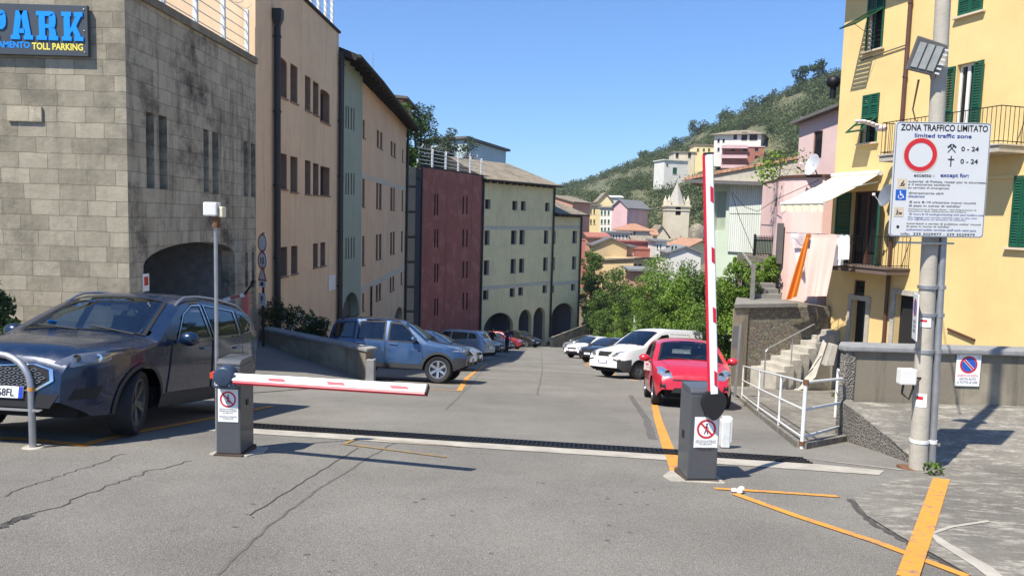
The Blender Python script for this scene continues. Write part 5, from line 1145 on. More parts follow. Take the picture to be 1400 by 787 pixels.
house('yellow hill house with a flat roof left of the big pale one', 950, 976, 198, 226, 262, 'cream_wall', 'flat', 'slate_tiles', 8, wins=grid_w([953, 961, 968], 3, [(203, 207)]))
house('small white hill house with a dark green door', 908, 940, 219, 246, 250, 'white_wall', 'flat', 'white_wall', 8, dr=252, wins=[(920, 926, 229, 238), (911, 914, 224, 227)])
house('stone hill house set back behind the small white one', 921, 950, 208, 232, 262, 'tower_wall', 'flat', 'slate_tiles', 8, wins=[(924, 928, 209, 216), (941, 945, 199+9, 216)], shut='dark_hole')
house('white shed standing alone among the hill scrub', 836, 851, 270, 277, 235, 'white_wall', 'shed', 'white_wall', 5, rise=.6)
house('low pale terrace wall and sheds on the hill left of the white shed', 790, 822, 277, 283, 260, 'tower_wall', 'flat', 'grey_slate', 3)
p = at(856, 285, 240)
# ------------------------------------------------------------------ trees and shrubs between the street and the town
def tz(x, y): return terrain(x, y)
def tpx(px, d): p = at(px, 400, d); return V((p.x, p.y, tz(p.x, p.y)))
def hgt(px, y, d): p = at(px, y, d); return p.z-tz(p.x, p.y)
for name, lab, cat, px, ytop, d, crpx, leaf, n, mat, k, cfrac in (
    ('tree', 'dark leafy tree pressed against the end of the cream arcade', 'tree', 808, 330, 97, 17, .34, 2600, 'leaf_mid', 12, .9),
    ('tree', 'bright green tree standing in front of the ochre house', 'tree', 838, 362, 92, 27, .32, 3200, 'leaf_mid', 18, .95),
    ('tree', 'broad bright tree below the white houses, left of the raised barrier arm', 'tree', 900, 362, 62, 42, .24, 5000, 'leaf_bright', 20, .9),
    ('tree', 'mid green tree right behind the raised barrier arm', 'tree', 951, 358, 52, 36, .22, 4200, 'leaf_mid', 20, .9),
    ('tree', 'dark tree low between the ochre house and the bright tree', 'tree', 872, 384, 76, 26, .26, 2600, 'leaf_dark', 14, .9),
    ('tree', 'bright tree filling the space right of the raised arm foot, above the hedge', 'tree', 925, 378, 46, 30, .2, 3600, 'leaf_bright', 18, .97),
    ('bush', 'low bright bush beside the garden wall at the end of the street', 'bush', 828, 418, 80, 18, .24, 2200, 'leaf_mid', 12, .98),
    ('bush', 'wide dark green bush behind the far white cars', 'bush', 872, 414, 68, 26, .22, 3000, 'leaf_mid', 14, .98),
    ('bush', 'pale green bush just left of the van, taller than its roof', 'bush', 888, 424, 56, 22, .2, 2600, 'leaf_bright', 14, .98),
    ('tree', 'spreading green tree in the gap right of the cream arcade, above the garden wall', 'tree', 822, 392, 88, 20, .3, 3000, 'leaf_mid', 16, .97),
    ('tree', 'leafy green tree directly below the small salmon box house', 'tree', 862, 398, 84, 22, .3, 3000, 'leaf_bright', 16, .97),
    ('bush', 'yellowing dry bush at the corner of the cream arcade', 'bush', 801, 372, 101, 9, .3, 700, 'leaf_dry', 7, .9),
    ('bush', 'round clipped bright bush behind the parked white cars', 'bush', 846, 430, 78, 20, .22, 2400, 'leaf_bright', 12, .98),
    ('bush', 'dark shrub at the foot of the arcade ramp', 'bush', 812, 425, 84, 14, .22, 1500, 'leaf_dark', 10, .98),
    ('bush', 'dense green bush behind the white van roof', 'bush', 905, 410, 47, 30, .18, 3600, 'leaf_mid', 16, .97),
    ('bush', 'bushy green shrub right of the van roof, under the arm', 'bush', 955, 405, 40, 34, .17, 3800, 'leaf_bright', 16, .97),
    ('vine', 'sprawling bright vine climbing beside the upper steps', 'vine', 1014, 340, 27.3, 34, .13, 4600, 'leaf_bright', 18, .62),
    ('vine', 'low leafy vine tumbling over the top of the upper steps below the iron fence', 'vine', 1046, 347, 28.6, 20, .12, 2600, 'leaf_bright', 14, .4),
    ('tree', 'tall dark shrub at the left corner of the rubble wall', 'bush', 985, 385, 29, 26, .14, 5200, 'leaf_mid', 20, .97)):
    b = tpx(px, d); h = hgt(px, ytop, d); cr = crpx*d/1030
    tree(name, lab, cat, b, h, cr, leaf, n, mat, k, .14, crown_h=h*cfrac)
hp = [at(x, 440, d) for x, d in ((868, 70), (900, 50), (940, 40), (985, 31.5))]
hedge('hedge', 'dark ivy hedge running behind the parked cars on the right', 'hedge', [V((p.x+.6, p.y, tz(p.x, p.y))) for p in hp], 2.6, 1.6, .17, 5200, 'leaf_dark')
ga_ = V(tpx(800, 88)); gb_ = V(tpx(872, 80))
lw = MB(); lw.prism([(ga_.x, ga_.y, -14), (gb_.x+2, gb_.y, -14), (gb_.x+2, gb_.y, at(870, 447, 80).z), (ga_.x, ga_.y, at(800, 452, 88).z)], (0, .4, 0)); tag(lw.build('garden_wall', 'grey_wall'), 'low shaded wall closing the end of the street below the bushes', 'wall')
lw = MB(); a = at(752, 461, 79); b = at(806, 441, 88); lw.prism([(a.x, a.y, -14), (b.x, b.y, -14), (b.x, b.y, b.z), (a.x, a.y, a.z)], (.3, .3, 0)); tag(lw.build('ramp_wall', 'grey_wall'), 'sloping grey ramp wall under the wide end arch of the cream arcade', 'wall')
lw = MB(); a = at(866, 448, 66); 
for k in range(3): lw.box((a.x+.42*k, a.y, a.z-.6), (a.x+.42*k+.4, a.y+.06, a.z+1.1-.05*k))
tag(lw.build('sheet_fence', 'white_metal'), 'pale metal sheet fence by the bushes behind the van', 'fence')
# palm-like pot plant top on the pink terrace
p = at(1062, 250, 29.5); tree('bush', 'straggly yellow green plant growing above the pink terrace coping', 'bush', p-V((0, 0, .5)), 1.7, 1.1, .2, 150, 'leaf_bright', 9, .03)
# trees on the slope behind the left buildings
for lab, px, ytop, d, crpx, mat, n in (('leafy dark tree on the bank directly above the orange building eave', 548, 142, 62, 26, 'leaf_mid', 3000), ('big dark tree on the bank right of the orange building eave', 574, 146, 74, 36, 'leaf_dark', 3400), ('dusty green tree at the right end of the bank above the red building', 606, 172, 80, 20, 'leaf_dusty', 2200), ('low green bush on the bank just above the terrace railing', 566, 168, 70, 26, 'leaf_mid', 1600), ('small shrub between the bank trees and the pale blue block', 640, 186, 90, 13, 'leaf_dusty', 700)):
    p = at(px, ytop, d); h = 7.5; tree('tree' if 'tree' in lab[:30] else 'bush', lab, 'tree' if 'tree' in lab[:30] else 'bush', V((p.x, p.y, p.z-h)), h, crpx*d/1030, .30, n, mat, 18, .2, crown_h=h*.9)
# planter wall with flowering shrubs beside the ramp
pa, pb = at(357, 451, 21.0), at(500, 480, 18.7); 
pl = thing('planter_wall', 'low concrete retaining wall sloping down beside the garage ramp', 'wall', (pb.x, pb.y, G(pb.x, pb.y)))
d = V((pb.x-pa.x, pb.y-pa.y, 0)).normalized(); nn = V((d.y, -d.x, 0))*.28
mb = MB(); mb.prism([(pa.x, pa.y, -3.4), (pb.x, pb.y, -3.4), pb, pa], -nn); mb.build('wall', 'grey_wall', pl, bevel=.01)
mb = MB(); up_ = V((0, 0, .07)); mb.prism([pa+nn*.15, pb+nn*.15+d*.08, pb+nn*.15+up_+d*.08, pa+nn*.15+up_], -nn*1.35); mb.build('capping', 'coping', pl, bevel=.01)
rp = [(-7.52, 14.0, .02), (-7.42, 17.5, .55), (-7.34, 21.3, .95), (-5.6, 20.2, .5), (pb.x, pb.y+.1, .03), (-4.2, 15.5, .012), (-4.9, 13.6, .012)]; rm = MB(); rm.add([V((x, y, G(x, y)+h)) for x, y, h in rp], [(0, 6, 5, 1), (1, 5, 3, 2), (5, 4, 3)]); tag(rm.build('ramp', 'asphalt'), kind='structure')
mb = MB(); mb.bar((pb.x+d.x*.16, pb.y, -3.3), (pb.x+d.x*.16, pb.y, pb.z-.2), .2, .3, up=(0, 1, 0)); mb.build('end_pier', 'coping', pl)
for i, (px, ytop, d_, cr, fl, lab) in enumerate(((376, 408, 22.0, .62, ('flower_pink', 16), 'dark oleander with pink blossom next to the drainpipe'), (400, 425, 21.9, .62, ('flower_white', 46), 'dark shrub covered in small white flowers, left one in the planter'), (428, 432, 21.7, .62, ('flower_white', 40), 'dark shrub with white flowers right of the whitest one'), (455, 436, 21.5, .5, None, 'leafless looking dark shrub at the low end of the planter'))):
    p = at(px, ytop, d_); h = 1.5; tree('shrub', lab, 'shrub', (p.x, p.y, p.z-h), h, cr, .09, 1300, 'leaf_dark', 12, .03, crown_h=1.3, flowers=fl, group=None)
p = at(462, 440, 20.9); tree('shrub', 'thin young shrub reaching over the planter wall by the blue car', 'shrub', (p.x+.5, p.y, p.z-1.0), 1.2, .5, .08, 500, 'leaf_mid', 9, .02, crown_h=1.1)
# oleander at the left edge
p = at(-14, 366, 13.2); h = p.z-G(p.x, p.y); tree('oleander', 'oleander bush with pink flowers against the stone wall', 'bush', (p.x-.15, p.y, G(p.x, p.y)), h, .58, .15, 2200, 'leaf_oleander', 18, .05, crown_h=h*.9, flowers=('flower_pink', 34))
# weeds
for lab, px, py in (('green weed tuft at the foot of the leaning pole', 1276, 650), ('weed tuft in the gravel behind the street railing', 1140, 545)):
    p = pg(px, py); mb = MB(); leaves(mb, p+V((0, 0, .09)), (.12, .08, .07), 60, .06, up=.1); tag(mb.build('weed', 'leaf_mid', uv=False), lab, 'weed')
# ------------------------------------------------------------------ vehicles
glassmat('car_glass', (.26, .31, .33)); glassmat('car_glass_clear', (.66, .75, .75)); glassmat('lamp_cover', (.85, .88, .9), .05)
plain('glass_dark', (.012, .016, .022), .06, var=.05, spec=.9, coat=.6); plain('frit', (.008, .008, .009), .65, var=0); plain('chrome', (.72, .72, .72), .12, 1., var=.02); plain('seat_cloth', (.025, .026, .03), .9); plain('lamp_silver', (.55, .57, .6), .18, .8, var=.1, scale=20)
plain('lamp_dark', (.22, .24, .27), .12, .6, var=.3, scale=14, coat=.8); plain('tail_red', (.30, .008, .01), .15, var=.1, coat=.5); plain('tail_clear', (.5, .35, .33), .2, var=.1); plain('alloy', (.42, .43, .45), .3, .8, var=.1); plain('dark_alloy', (.16, .165, .17), .35, .7, var=.1); plain('steel_rim', (.10, .10, .105), .5, .3, var=.3); plain('plate_white', (.78, .78, .77), .4, var=.02); plain('plate_blue', (.02, .06, .45), .4, var=.02); plain('clad', (.030, .031, .033), .65, var=.2, scale=9); plain('underbody', (.008, .008, .008), .9); plain('cream_glow', (.5, .46, .36), .6)
plain('indicator', (.7, .22, .02), .2, var=.05)
class Car: pass
def make_car(name, label, cat, center, head, P, group=None):
    """P: L,W,H, prof[(s,z)] roofline/bonnet, belt[(s,z)], sill, wf, wr (axle s), r; s runs from the nose backwards"""
    L, W, Hh = P['L'], P['W'], P['H']; prof = P['prof']; belt = P['belt']; r = P['r']; wf, wr = P['wf'], P['wr']; sillz = P.get('sill', .24); hi = P.get('detail', 1)
    tum = P.get('tum', .36); fr_, fa = P.get('fr', .75), P.get('fa', .26); rr_, ra_ = P.get('rr', .55), P.get('ra', .16); crown = P.get('crown', .07)
    hd = V((head[0], head[1])).normalized(); gx = (gz(center[1]+.5)-gz(center[1]-.5))
    n = V((.02, -gx, 1)).normalized(); fx = V((hd.x, hd.y, 0)); fx = (fx-n*fx.dot(n)).normalized(); ly = n.cross(fx)
    M_ = Matrix((fx, ly, n)).transposed().to_4x4(); M_.translation = V((center[0], center[1], G(center[0], center[1])+.01))
    root = thing(name, label, cat, mat=M_, group=group)
    X = lambda s: L/2-s
    def Z(s):
        return sum(interp(prof, max(0, min(L, s+o))) for o in (-.05, -.025, 0, .025, .05))/5 if .05 < s < L-.05 else interp(prof, s)
    def Bz(s): return interp(belt, s)
    def plan(s):
        k = W/2
        if s < fr_: k *= 1-fa*(1-s/fr_)**2.4
        if s > L-rr_: k *= 1-ra_*((s-(L-rr_))/rr_)**2.4
        return k
    def Wd(s, z):
        b = Bz(s); p = plan(s)
        lo = 1-.10*max(0, (.42-z)/.42)**1.6
        mid = 1-.035*abs((z-.62*b)/(.6*b))**2
        if z > b: mid = 1-.035*(.38/.6)**2
        w = p*lo*mid
        if z > b: w -= tum*(z-b)+.10*max(0, z-b)**2
        return w
    def cr(s): return min(crown, .5*max(.02, Z(s)-.45))
    def ze(s): return Z(s)-cr(s)
    def ztop(s, y):
        we = max(.05, Wd(s, ze(s))); k = min(1, abs(y)/we); return ze(s)+cr(s)*(1-k**3.2)
    def frontS(y, z, rear=False):
        a, b = (0, 1.6)
        f_ = (lambda t: L-t) if rear else (lambda t: t)
        ins = lambda t: Wd(f_(t), min(z, ze(f_(t)))) >= abs(y) and ztop(f_(t), y) >= z
        if ins(0.0): return f_(0)
        for _ in range(28):
            m = (a+b)/2
            if ins(m): b = m
            else: a = m
        return f_(b)
    def arch(s):
        z = sillz+P.get('rocker', 0)
        for w in (wf, wr):
            d = abs(s-w); R_ = r+.055
            if d < R_: z = max(z, r-.01+math.sqrt(R_*R_-d*d))
        if s < .25: z = max(z, sillz+.02+.12*(1-s/.25))
        if s > L-.25: z = max(z, sillz+.04+.14*(1-(L-s)/.25))
        return z
    win = P.get('windows', []); hole = P.get('interior', False)
    ws = P.get('wind'); rw = P.get('rearw')
    # ------------- body shell
    ss = sorted(set([round(i*.045, 3) for i in range(int(L/.045)+1)]+[L, .012, .03, L-.012, L-.03]+[w+sg*(r+.055) for w in (wf, wr) for sg in (-1, 1)]))
    mb = MB(); NS = 12; tk = (.985, .94, .85, .7, .5, .25, 0)
    rings = []
    for s in ss:
        zb, zt = arch(s), ze(s); zt = max(zt, zb+.02); ring = []
        for i in range(NS+1):
            z = zb+(zt-zb)*i/NS; ring.append((Wd(s, z), z))
        we = Wd(s, zt)
        for k in tk: ring.append((we*k, zt+cr(s)*(1-k**3.2)))
        rings.append(ring)
    m = len(rings[0]); low = []; lowz = P.get('lowz', 0)
    for s, ring in zip(ss, rings):
        for y, z in ring: mb.v.append(V((X(s), y, z)))
        for y, z in ring[-2::-1]: mb.v.append(V((X(s), -y, z)))
    M2 = 2*m-1
    shr = lambda poly, k: [((x-cx_)*k+cx_, (y-cy_)*k+cy_) for cx_, cy_ in [(sum(p[0] for p in poly)/len(poly), sum(p[1] for p in poly)/len(poly))] for x, y in poly]
    wsh = [shr(w_, .93) for w_ in win] if hole else []; wss = shr(ws, .95) if hole and ws else None; rws = shr(rw, .92) if hole and rw else None
    for j in range(len(ss)-1):
        sc = (ss[j]+ss[j+1])/2
        for i in range(M2-1):
            q = [j*M2+i, (j+1)*M2+i, (j+1)*M2+i+1, j*M2+i+1]
            if hole:
                c = sum((mb.v[k] for k in q), V())/4; ii = i if i < m-1 else M2-2-i
                if ii < NS and any(inpoly((sc, c.z), w_) for w_ in wsh): continue
                if wss and ii >= NS-2 and inpoly((sc, c.y), wss): continue
                if rws and ii >= NS-2 and inpoly((sc, c.y), rws): continue
            if lowz and sc < wf-r-.04 and sum(mb.v[k].z for k in q)/4 < lowz: low.append(q); continue
            mb.f.append(q); mb.m.append(0)
    mb.f.append(list(range(M2))); mb.m.append(0); b0 = (len(ss)-1)*M2; mb.f.append([b0+i for i in range(M2)][::-1]); mb.m.append(0)
    body = mb.build('body', P['paint'], root, local=True, smooth=38, uv=False)
    if low:
        m3 = MB(); m3.v = [V((v.x+.004, v.y*1.004, v.z)) for v in mb.v]; m3.f = low; m3.m = [0]*len(low); o = m3.build('bumper', 'clad', root, local=True, smooth=38, uv=False)
        m4 = bmesh.new(); m4.from_mesh(o.data); bmesh.ops.delete(m4, geom=[v for v in m4.verts if not v.link_faces], context='VERTS'); m4.to_mesh(o.data); m4.free()
    # ------------- projected patches
    def proj(kind, a, b, off):
        if kind == 'L': return V((X(a), Wd(a, b)+off, b))
        if kind == 'R': return V((X(a), -Wd(a, b)-off, b))
        if kind == 'T': return V((X(a), b, ztop(a, b)+off))
        if kind == 'F': s = frontS(a, b); return V((X(s)+off, a+math.copysign(off*.4, a) if abs(a) > .3 else a, b+off*.3))
        s = frontS(a, b, True); return V((X(s)-off, a, b))
    def dens(poly, step=.07):
        out = []
        for (x0, y0), (x1, y1) in zip(poly, poly[1:]+poly[:1]):
            k = max(1, int(math.hypot(x1-x0, y1-y0)/step))
            for i in range(k): out.append((x0+(x1-x0)*i/k, y0+(y1-y0)*i/k))
        return out
    def patch(mb, kind, poly, off=.006, mi=0, rings=4, inner=0, step=.07, edge=0):
        pts = dens(poly, step); cx_ = sum(p[0] for p in pts)/len(pts); cy_ = sum(p[1] for p in pts)/len(pts); n_ = len(pts); b0 = len(mb.v)
        lv = [1-(1-inner)*i/rings for i in range(rings+1)] if inner else [1-i/rings for i in range(rings)]
        if edge: 
            for (x, y) in pts: mb.v.append(proj(kind, x, y, -.004))
        for k in lv:
            for (x, y) in pts: mb.v.append(proj(kind, cx_+(x-cx_)*k, cy_+(y-cy_)*k, off))
        nl = len(lv)+(1 if edge else 0)
        for i in range(nl-1):
            for j in range(n_): q = b0+i*n_; mb.f.append([q+j, q+(j+1) % n_, q+n_+(j+1) % n_, q+n_+j]); mb.m.append(mi)
        if not inner:
            mb.v.append(proj(kind, cx_, cy_, off)); c = len(mb.v)-1; q = b0+(nl-1)*n_
            for j in range(n_): mb.f.append([q+j, q+(j+1) % n_, c]); mb.m.append(mi)
    def part(nm, mat, items, off=.006, parent=None, rings=3, smooth=50, edge=1, inner=0):
        mb = MB()
        for kind, poly in items: patch(mb, kind, poly, off, rings=rings, edge=edge, inner=inner)
        return mb.build(nm, mat, parent or root, local=True, smooth=smooth, uv=False)
    mir = lambda poly: [(-x, y) for x, y in poly]
    gl = P.get('glass', 'car_glass') if hole else 'glass_dark'
    for w_ in win:
        for kd in 'LR':
            g = part('window', gl, [(kd, w_)], .004, rings=3, edge=0)
            part('window_trim', 'frit', [(kd, w_)], .007, parent=g, rings=1, edge=0, inner=.88)
            if P.get('wtrim'): part('chrome_trim', 'chrome', [(kd, w_)], .011, parent=g, rings=1, edge=0, inner=.955)
    if ws:
        g = part('windscreen', P.get('wglass', gl), [('T', ws)], .006, rings=5, edge=0); part('windscreen_trim', 'frit', [('T', ws)], .010, parent=g, rings=1, edge=0, inner=.93)
        if hi:
            mb = MB(); s0 = max(p[0] for p in ws if p[0] < sum(q[0] for q in ws)/len(ws))-.02
            for y0, y1 in ((.62, .05), (-.02, -.55)): mb.tube([proj('T', s0-.03, y0*W/2*1.1, .02), proj('T', s0+.09, y1*W/2*1.1, .025)], .009, 5)
            mb.build('wiper', 'black_plastic', root, local=True)
    if ws and hi > 1:
        sb0 = min(p[0] for p in ws)-.07; sf0 = P.get('bon', .34); part('bonnet_gap', 'frit', [('T', [(sf0, -.60*W/2), (sf0, .60*W/2), (sf0+.35, .74*W/2), (sb0, .80*W/2), (sb0, -.80*W/2), (sf0+.35, -.74*W/2)])], .003, rings=1, edge=0, inner=.986)
    if rw: part('rear_window', gl, [('T', rw)], .006, rings=4, edge=0)
    for kd in 'LR':
        for d_ in P.get('doors', []):
            dr = part('door', P['paint'], [(kd, d_)], .007, rings=4)
            if hi > 1 or 1: part('door_gap', 'frit', [(kd, d_)], .009, parent=dr, rings=1, edge=0, inner=.978)
            x0 = max(p[0] for p in d_); zt_ = max(p[1] for p in d_)
            hz = P.get('handle_z', zt_-.09); mb = MB(); a, b = proj(kd, x0-.30, hz, .028), proj(kd, x0-.10, hz+.01, .028); mb.tube([proj(kd, x0-.31, hz, .0), a, b, proj(kd, x0-.09, hz+.01, .0)], .014, 6); mb.build('handle', P.get('handle_mat', P['paint']), dr, local=True)
    for sgn in (1, -1):
        for q in P.get('head', []): 
            pl = q if sgn > 0 else mir(q)
            hl = part('headlight', P.get('head_mat', 'lamp_silver'), [('F', pl)], .006, rings=4)
            if hi > 1:
                cy_ = sum(p[0] for p in pl)/len(pl); cz_ = sum(p[1] for p in pl)/len(pl)
                for o_, rad in P.get('bulbs', ((.06, .045), (-.05, .04))):
                    a = proj('F', cy_+o_*sgn, cz_, .010); mb = MB(); Mx = frame(a, V((0, 1, 0)), V((0, 0, 1))); mb.lathe([(rad, 0), (rad*1.05, .008), (rad*.8, .012), (rad*.78, .002), (.001, .004)], 16, Mx); mb.build('reflector', 'chrome' if o_ > 0 else 'frit', hl, local=True, smooth=40)
        for q in P.get('fog', []): part('fog_lamp', 'frit', [('F', q if sgn > 0 else mir(q))], .008)
        for q in P.get('tail', []): part('tail_light', 'tail_red', [('B', q if sgn > 0 else mir(q))], .008, rings=4)
        for q in P.get('ind', []): part('indicator', 'indicator', [('F', q if sgn > 0 else mir(q))], .008)
    for q in P.get('grille', []): part('grille', P.get('grille_mat', 'frit'), [('F', q)], .006, rings=4)
    for q in P.get('chromes', []): part('grille_surround', 'chrome', [('F', q)], .014, rings=2, inner=.93, edge=0)
    for q in P.get('intake', []): part('air_intake', P.get('intake_mat', 'frit'), [('F', q)], .006, rings=4)
    for q in P.get('strip', []): part('bumper_strip', P.get('strip_mat', 'chrome'), [('F', q)], .012, rings=2)
    for q in P.get('bumper', []): part('bumper', 'clad', [('F', q)], .010, rings=6)
    for q in P.get('rbumper', []): part('bumper', 'clad', [('B', q)], .010, rings=5)
    if P.get('plate'):
        y0, z0_, wd, ht, txt = P['plate']; a = proj('F', y0, z0_, .022); mb = MB()
        Mx = frame(a, V((0, 1, 0)), V((0, 0, 1)))
        mb.box((-wd/2, -ht/2, -.01), (wd/2, ht/2, .004), 0, Mx); mb.box((-wd/2, -ht/2, .0042), (-wd/2+.04, ht/2, .006), 1, Mx); mb.box((wd/2-.04, -ht/2, .0042), (wd/2, ht/2, .006), 1, Mx)
        if txt: text_mb(mb, txt, Mx @ Matrix.Translation((0, -.036, .008)), width=wd*.68, height=.072, mi=2, bold=.01, align='C')
        mb.build('number_plate', ['plate_white', 'plate_blue', 'ink_black'], root, local=True)
    if P.get('rplate'):
        y0, z0_ = P['rplate']; a = proj('B', y0, z0_, .02); mb = MB(); mb.box((a.x-.008, a.y-.26, a.z-.055), (a.x+.004, a.y+.26, a.z+.055)); mb.build('number_plate', 'plate_white', root, local=True)
    # cladding round the arches and along the sill
    if P.get('clad'):
        for kd in 'LR':
            for w in (wf, wr):
                mb = MB(); K = 20; b0 = len(mb.v)
                for i in range(K+1):
                    a = math.pi*(-.06+1.12*i/K); R1, R2 = r+.05, r+.05+P['clad']
                    for R_ in (R1, R2): mb.v.append(proj(kd, w+R_*math.cos(a), max(sillz, r-.01+R_*math.sin(a)), .014))
                for i in range(K): mb.f.append([b0+2*i, b0+2*i+1, b0+2*i+3, b0+2*i+2]); mb.m.append(0)
                mb.build('arch_trim', 'clad', root, local=True, smooth=50)
            q = [(wf+r+.1, sillz+.01), (wr-r-.1, sillz+.01), (wr-r-.1, sillz+.15), (wf+r+.1, sillz+.15)]; part('sill_trim', 'clad', [(kd, q)], .012)
    if P.get('side_strip'):
        z0_ = P['side_strip']; q = [(wf+r+.12, z0_), (wr-r-.12, z0_), (wr-r-.12, z0_+.09), (wf+r+.12, z0_+.09)]
        for kd in 'LR': part('side_moulding', P.get('moulding_mat', 'clad'), [(kd, q)], .016)
    # underbody, mirrors, wheels
    mb = MB(); w_ = W/2-.27
    mb.box((-L/2+.22, -w_, sillz-.03), (L/2-.22, w_, sillz+.3)); mb.box((X(wr)+r+.07, -W/2+.1, sillz-.02), (X(wf)-r-.07, W/2-.1, sillz+.22))
    for w in (wf, wr): mb.box((X(w)-r-.1, -w_-.02, sillz), (X(w)+r+.1, w_+.02, min(Z(max(.05, w-r-.1)), Z(min(L-.05, w+r+.1)))-.16))
    mb.build('underbody', 'underbody', root, local=True)
    if P.get('mirror'):
        s0, z0_ = P['mirror']
        for sg, kd in ((1, 'L'), (-1, 'R')):
            a = proj(kd, s0, z0_-.03, 0); mb = MB(); mb.ell(a+V((.02, sg*.15, .04)), (.085, .12, .085), 12, 8); mb.bar(a, a+V((.02, sg*.1, .02)), .06, .04); o = mb.build('wing_mirror', P.get('mirror_mat', P['paint']), root, local=True, smooth=60)
            m2 = MB(); m2.poly([a+V((-.068, sg*(.15+y), .04+z)) for y, z in ((-.08, -.05), (.08, -.05), (.08, .05), (-.08, .05))]); m2.build('mirror_glass', 'chrome', o, local=True)
    tw = P.get('tw', .2)
    for s in (wf, wr):
        for sg in (1, -1):
            c = V((X(s), sg*(W/2-tw/2-.025), r)); Mx = Matrix((V((1, 0, 0)), V((0, 0, -sg)), V((0, sg, 0)))).transposed().to_4x4(); 
            z_ = V((0, sg, 0)); x_ = V((1, 0, 0)); y_ = z_.cross(x_); Mx = Matrix((x_, y_, z_)).transposed().to_4x4(); Mx.translation = c; h = tw/2
            if s == wf and P.get('steer'): Mx = Matrix.Translation(c) @ Matrix.Rotation(R(P['steer']), 4, 'Z') @ Matrix.Translation(-c) @ Mx
            rr = r*P.get('rimf', .68); mb = MB()
            mb.lathe([(rr*.98, -h*.8), (r*.93, -h), (r*.99, -h*.75), (r, -h*.4), (r, h*.4), (r*.99, h*.75), (r*.93, h), (rr*1.04, h*.92), (rr*.98, h*.8)], 32, Mx)
            if hi > 1:
                for k in range(40): a = k*math.pi/20; mb.box((-.006, -h*.0, -h*.9), (.006, .004, h*.9), 0, Mx @ Matrix.Rotation(a, 4, 'Z') @ Matrix.Translation((0, r-.001, 0)))
            wh = mb.build('wheel', 'rubber', root, local=True, smooth=45, uv=False)
            mb = MB(); mb.lathe([(rr, h*.85), (rr*.93, h*.82), (rr*.9, h*.5), (rr*.86, h*.2), (.001, h*.15)], 28, Mx, 1)
            mb.lathe([(rr*1.0, h*.86), (rr*.9, h*.86), (rr*.89, h*.7)], 28, Mx, 0)
            ns = P.get('spokes', 5)
            if ns:
                for k in range(ns):
                    for dx in ((-.16, .16) if P.get('twin') else (0,)):
                        Rm = Mx @ Matrix.Rotation(2*math.pi*k/ns+dx*.9, 4, 'Z'); w1 = rr*(.10 if P.get('twin') else .15)
                        vs = [(-w1*.8, rr*.1, h*.62), (w1*.8, rr*.1, h*.62), (w1, rr*.93, h*.84), (-w1, rr*.93, h*.84), (-w1*.9, rr*.1, h*.3), (w1*.9, rr*.1, h*.3), (w1*1.1, rr*.93, h*.5), (-w1*1.1, rr*.93, h*.5)]
                        mb.add([Rm @ V(v) for v in vs], [(0, 1, 2, 3), (0, 4, 5, 1), (1, 5, 6, 2), (2, 6, 7, 3), (3, 7, 4, 0)], 0)
                mb.lathe([(.001, h*.72), (rr*.2, h*.68), (rr*.23, h*.4)], 14, Mx, 0)
            else:
                mb.lathe([(rr*.88, h*.6), (rr*.7, h*.75), (rr*.55, h*.55), (rr*.3, h*.6), (rr*.28, h*.8), (.001, h*.82)], 24, Mx, 0)
            mb.build('rim', [P.get('rim', 'alloy'), 'steel_rim'], wh, local=True, smooth=35, uv=False)
    if P.get('rails'):
        s0, s1, hh = P['rails']
        for sg in (1, -1):
            K = 14; pts = []
            for i in range(K+1):
                s = s0+(s1-s0)*i/K; y = Wd(s, ze(s))*.93; e = math.sin(math.pi*min(1, max(0, i/K))); pts.append(V((X(s), sg*y, ztop(s, y)+hh*min(1, e*3))))
            mb = MB(); mb.tube(pts, .016, 8); mb.build('roof_rail', P.get('rail_mat', 'alloy'), root, local=True, smooth=50)
    if hole:
        mb = MB(); b_ = Bz(L*.45)
        s_cowl = min(p[0] for p in ws); wi = W/2-.14
        mb.box((X(s_cowl+.75), -wi, b_-.22), (X(s_cowl+.12), wi, b_-.06)); mb.box((X(L-.35), -wi, sillz+.1), (X(s_cowl+.1), wi, sillz+.16))
        mb.build('dashboard', 'seat_cloth', root, local=True, bevel=.03)
        s1 = P.get('seat_s', s_cowl+1.15)
        for s_, ys, nm in ((s1, (.37, -.37), 'front_seat'), (s1+.85, (.4, -.4), 'rear_seat')):
            if s_ > L-.7: continue
            for y in ys:
                mb = MB(); Rm = Matrix.Translation((X(s_), y, sillz+.2))
                mb.box((-.12, -.24, .0), (.40, .24, .18), 0, Rm); Rb = Rm @ Matrix.Rotation(R(-14), 4, 'Y'); mb.box((-.16, -.24, .1), (-.03, .24, .66), 0, Rb); mb.box((-.15, -.12, .70), (-.06, .12, .88), 0, Rb); mb.build(nm, 'seat_cloth', root, local=True, bevel=.035)
        mb = MB(); c = V((X(s_cowl+.82), .36, b_-.02)); K = 20; mb.tube([c+V((-.08*math.sin(2*math.pi*k/K)*.5, .18*math.cos(2*math.pi*k/K), .17*math.sin(2*math.pi*k/K))) for k in range(K+1)], .016, 6, cap=False); mb.bar(c, c+V((.25, 0, -.1)), .06, .06); mb.bar(c+V((0, -.17, 0)), c+V((0, .17, 0)), .03, .03); mb.build('steering_wheel', 'black_plastic', root, local=True)
        mb = MB(); s_m = max(p[0] for p in ws)-.1; mb.box((X(s_m)-.05, -.11, ztop(s_m, 0)-.13), (X(s_m)-.02, .11, ztop(s_m, 0)-.06)); mb.build('rear_mirror', 'black_plastic', root, local=True)
    c = Car(); c.root = root; c.proj = proj; c.part = part; c.L = L; c.W = W; c.Z = Z; c.X = X; c.Wd = Wd; c.ztop = ztop
    return c
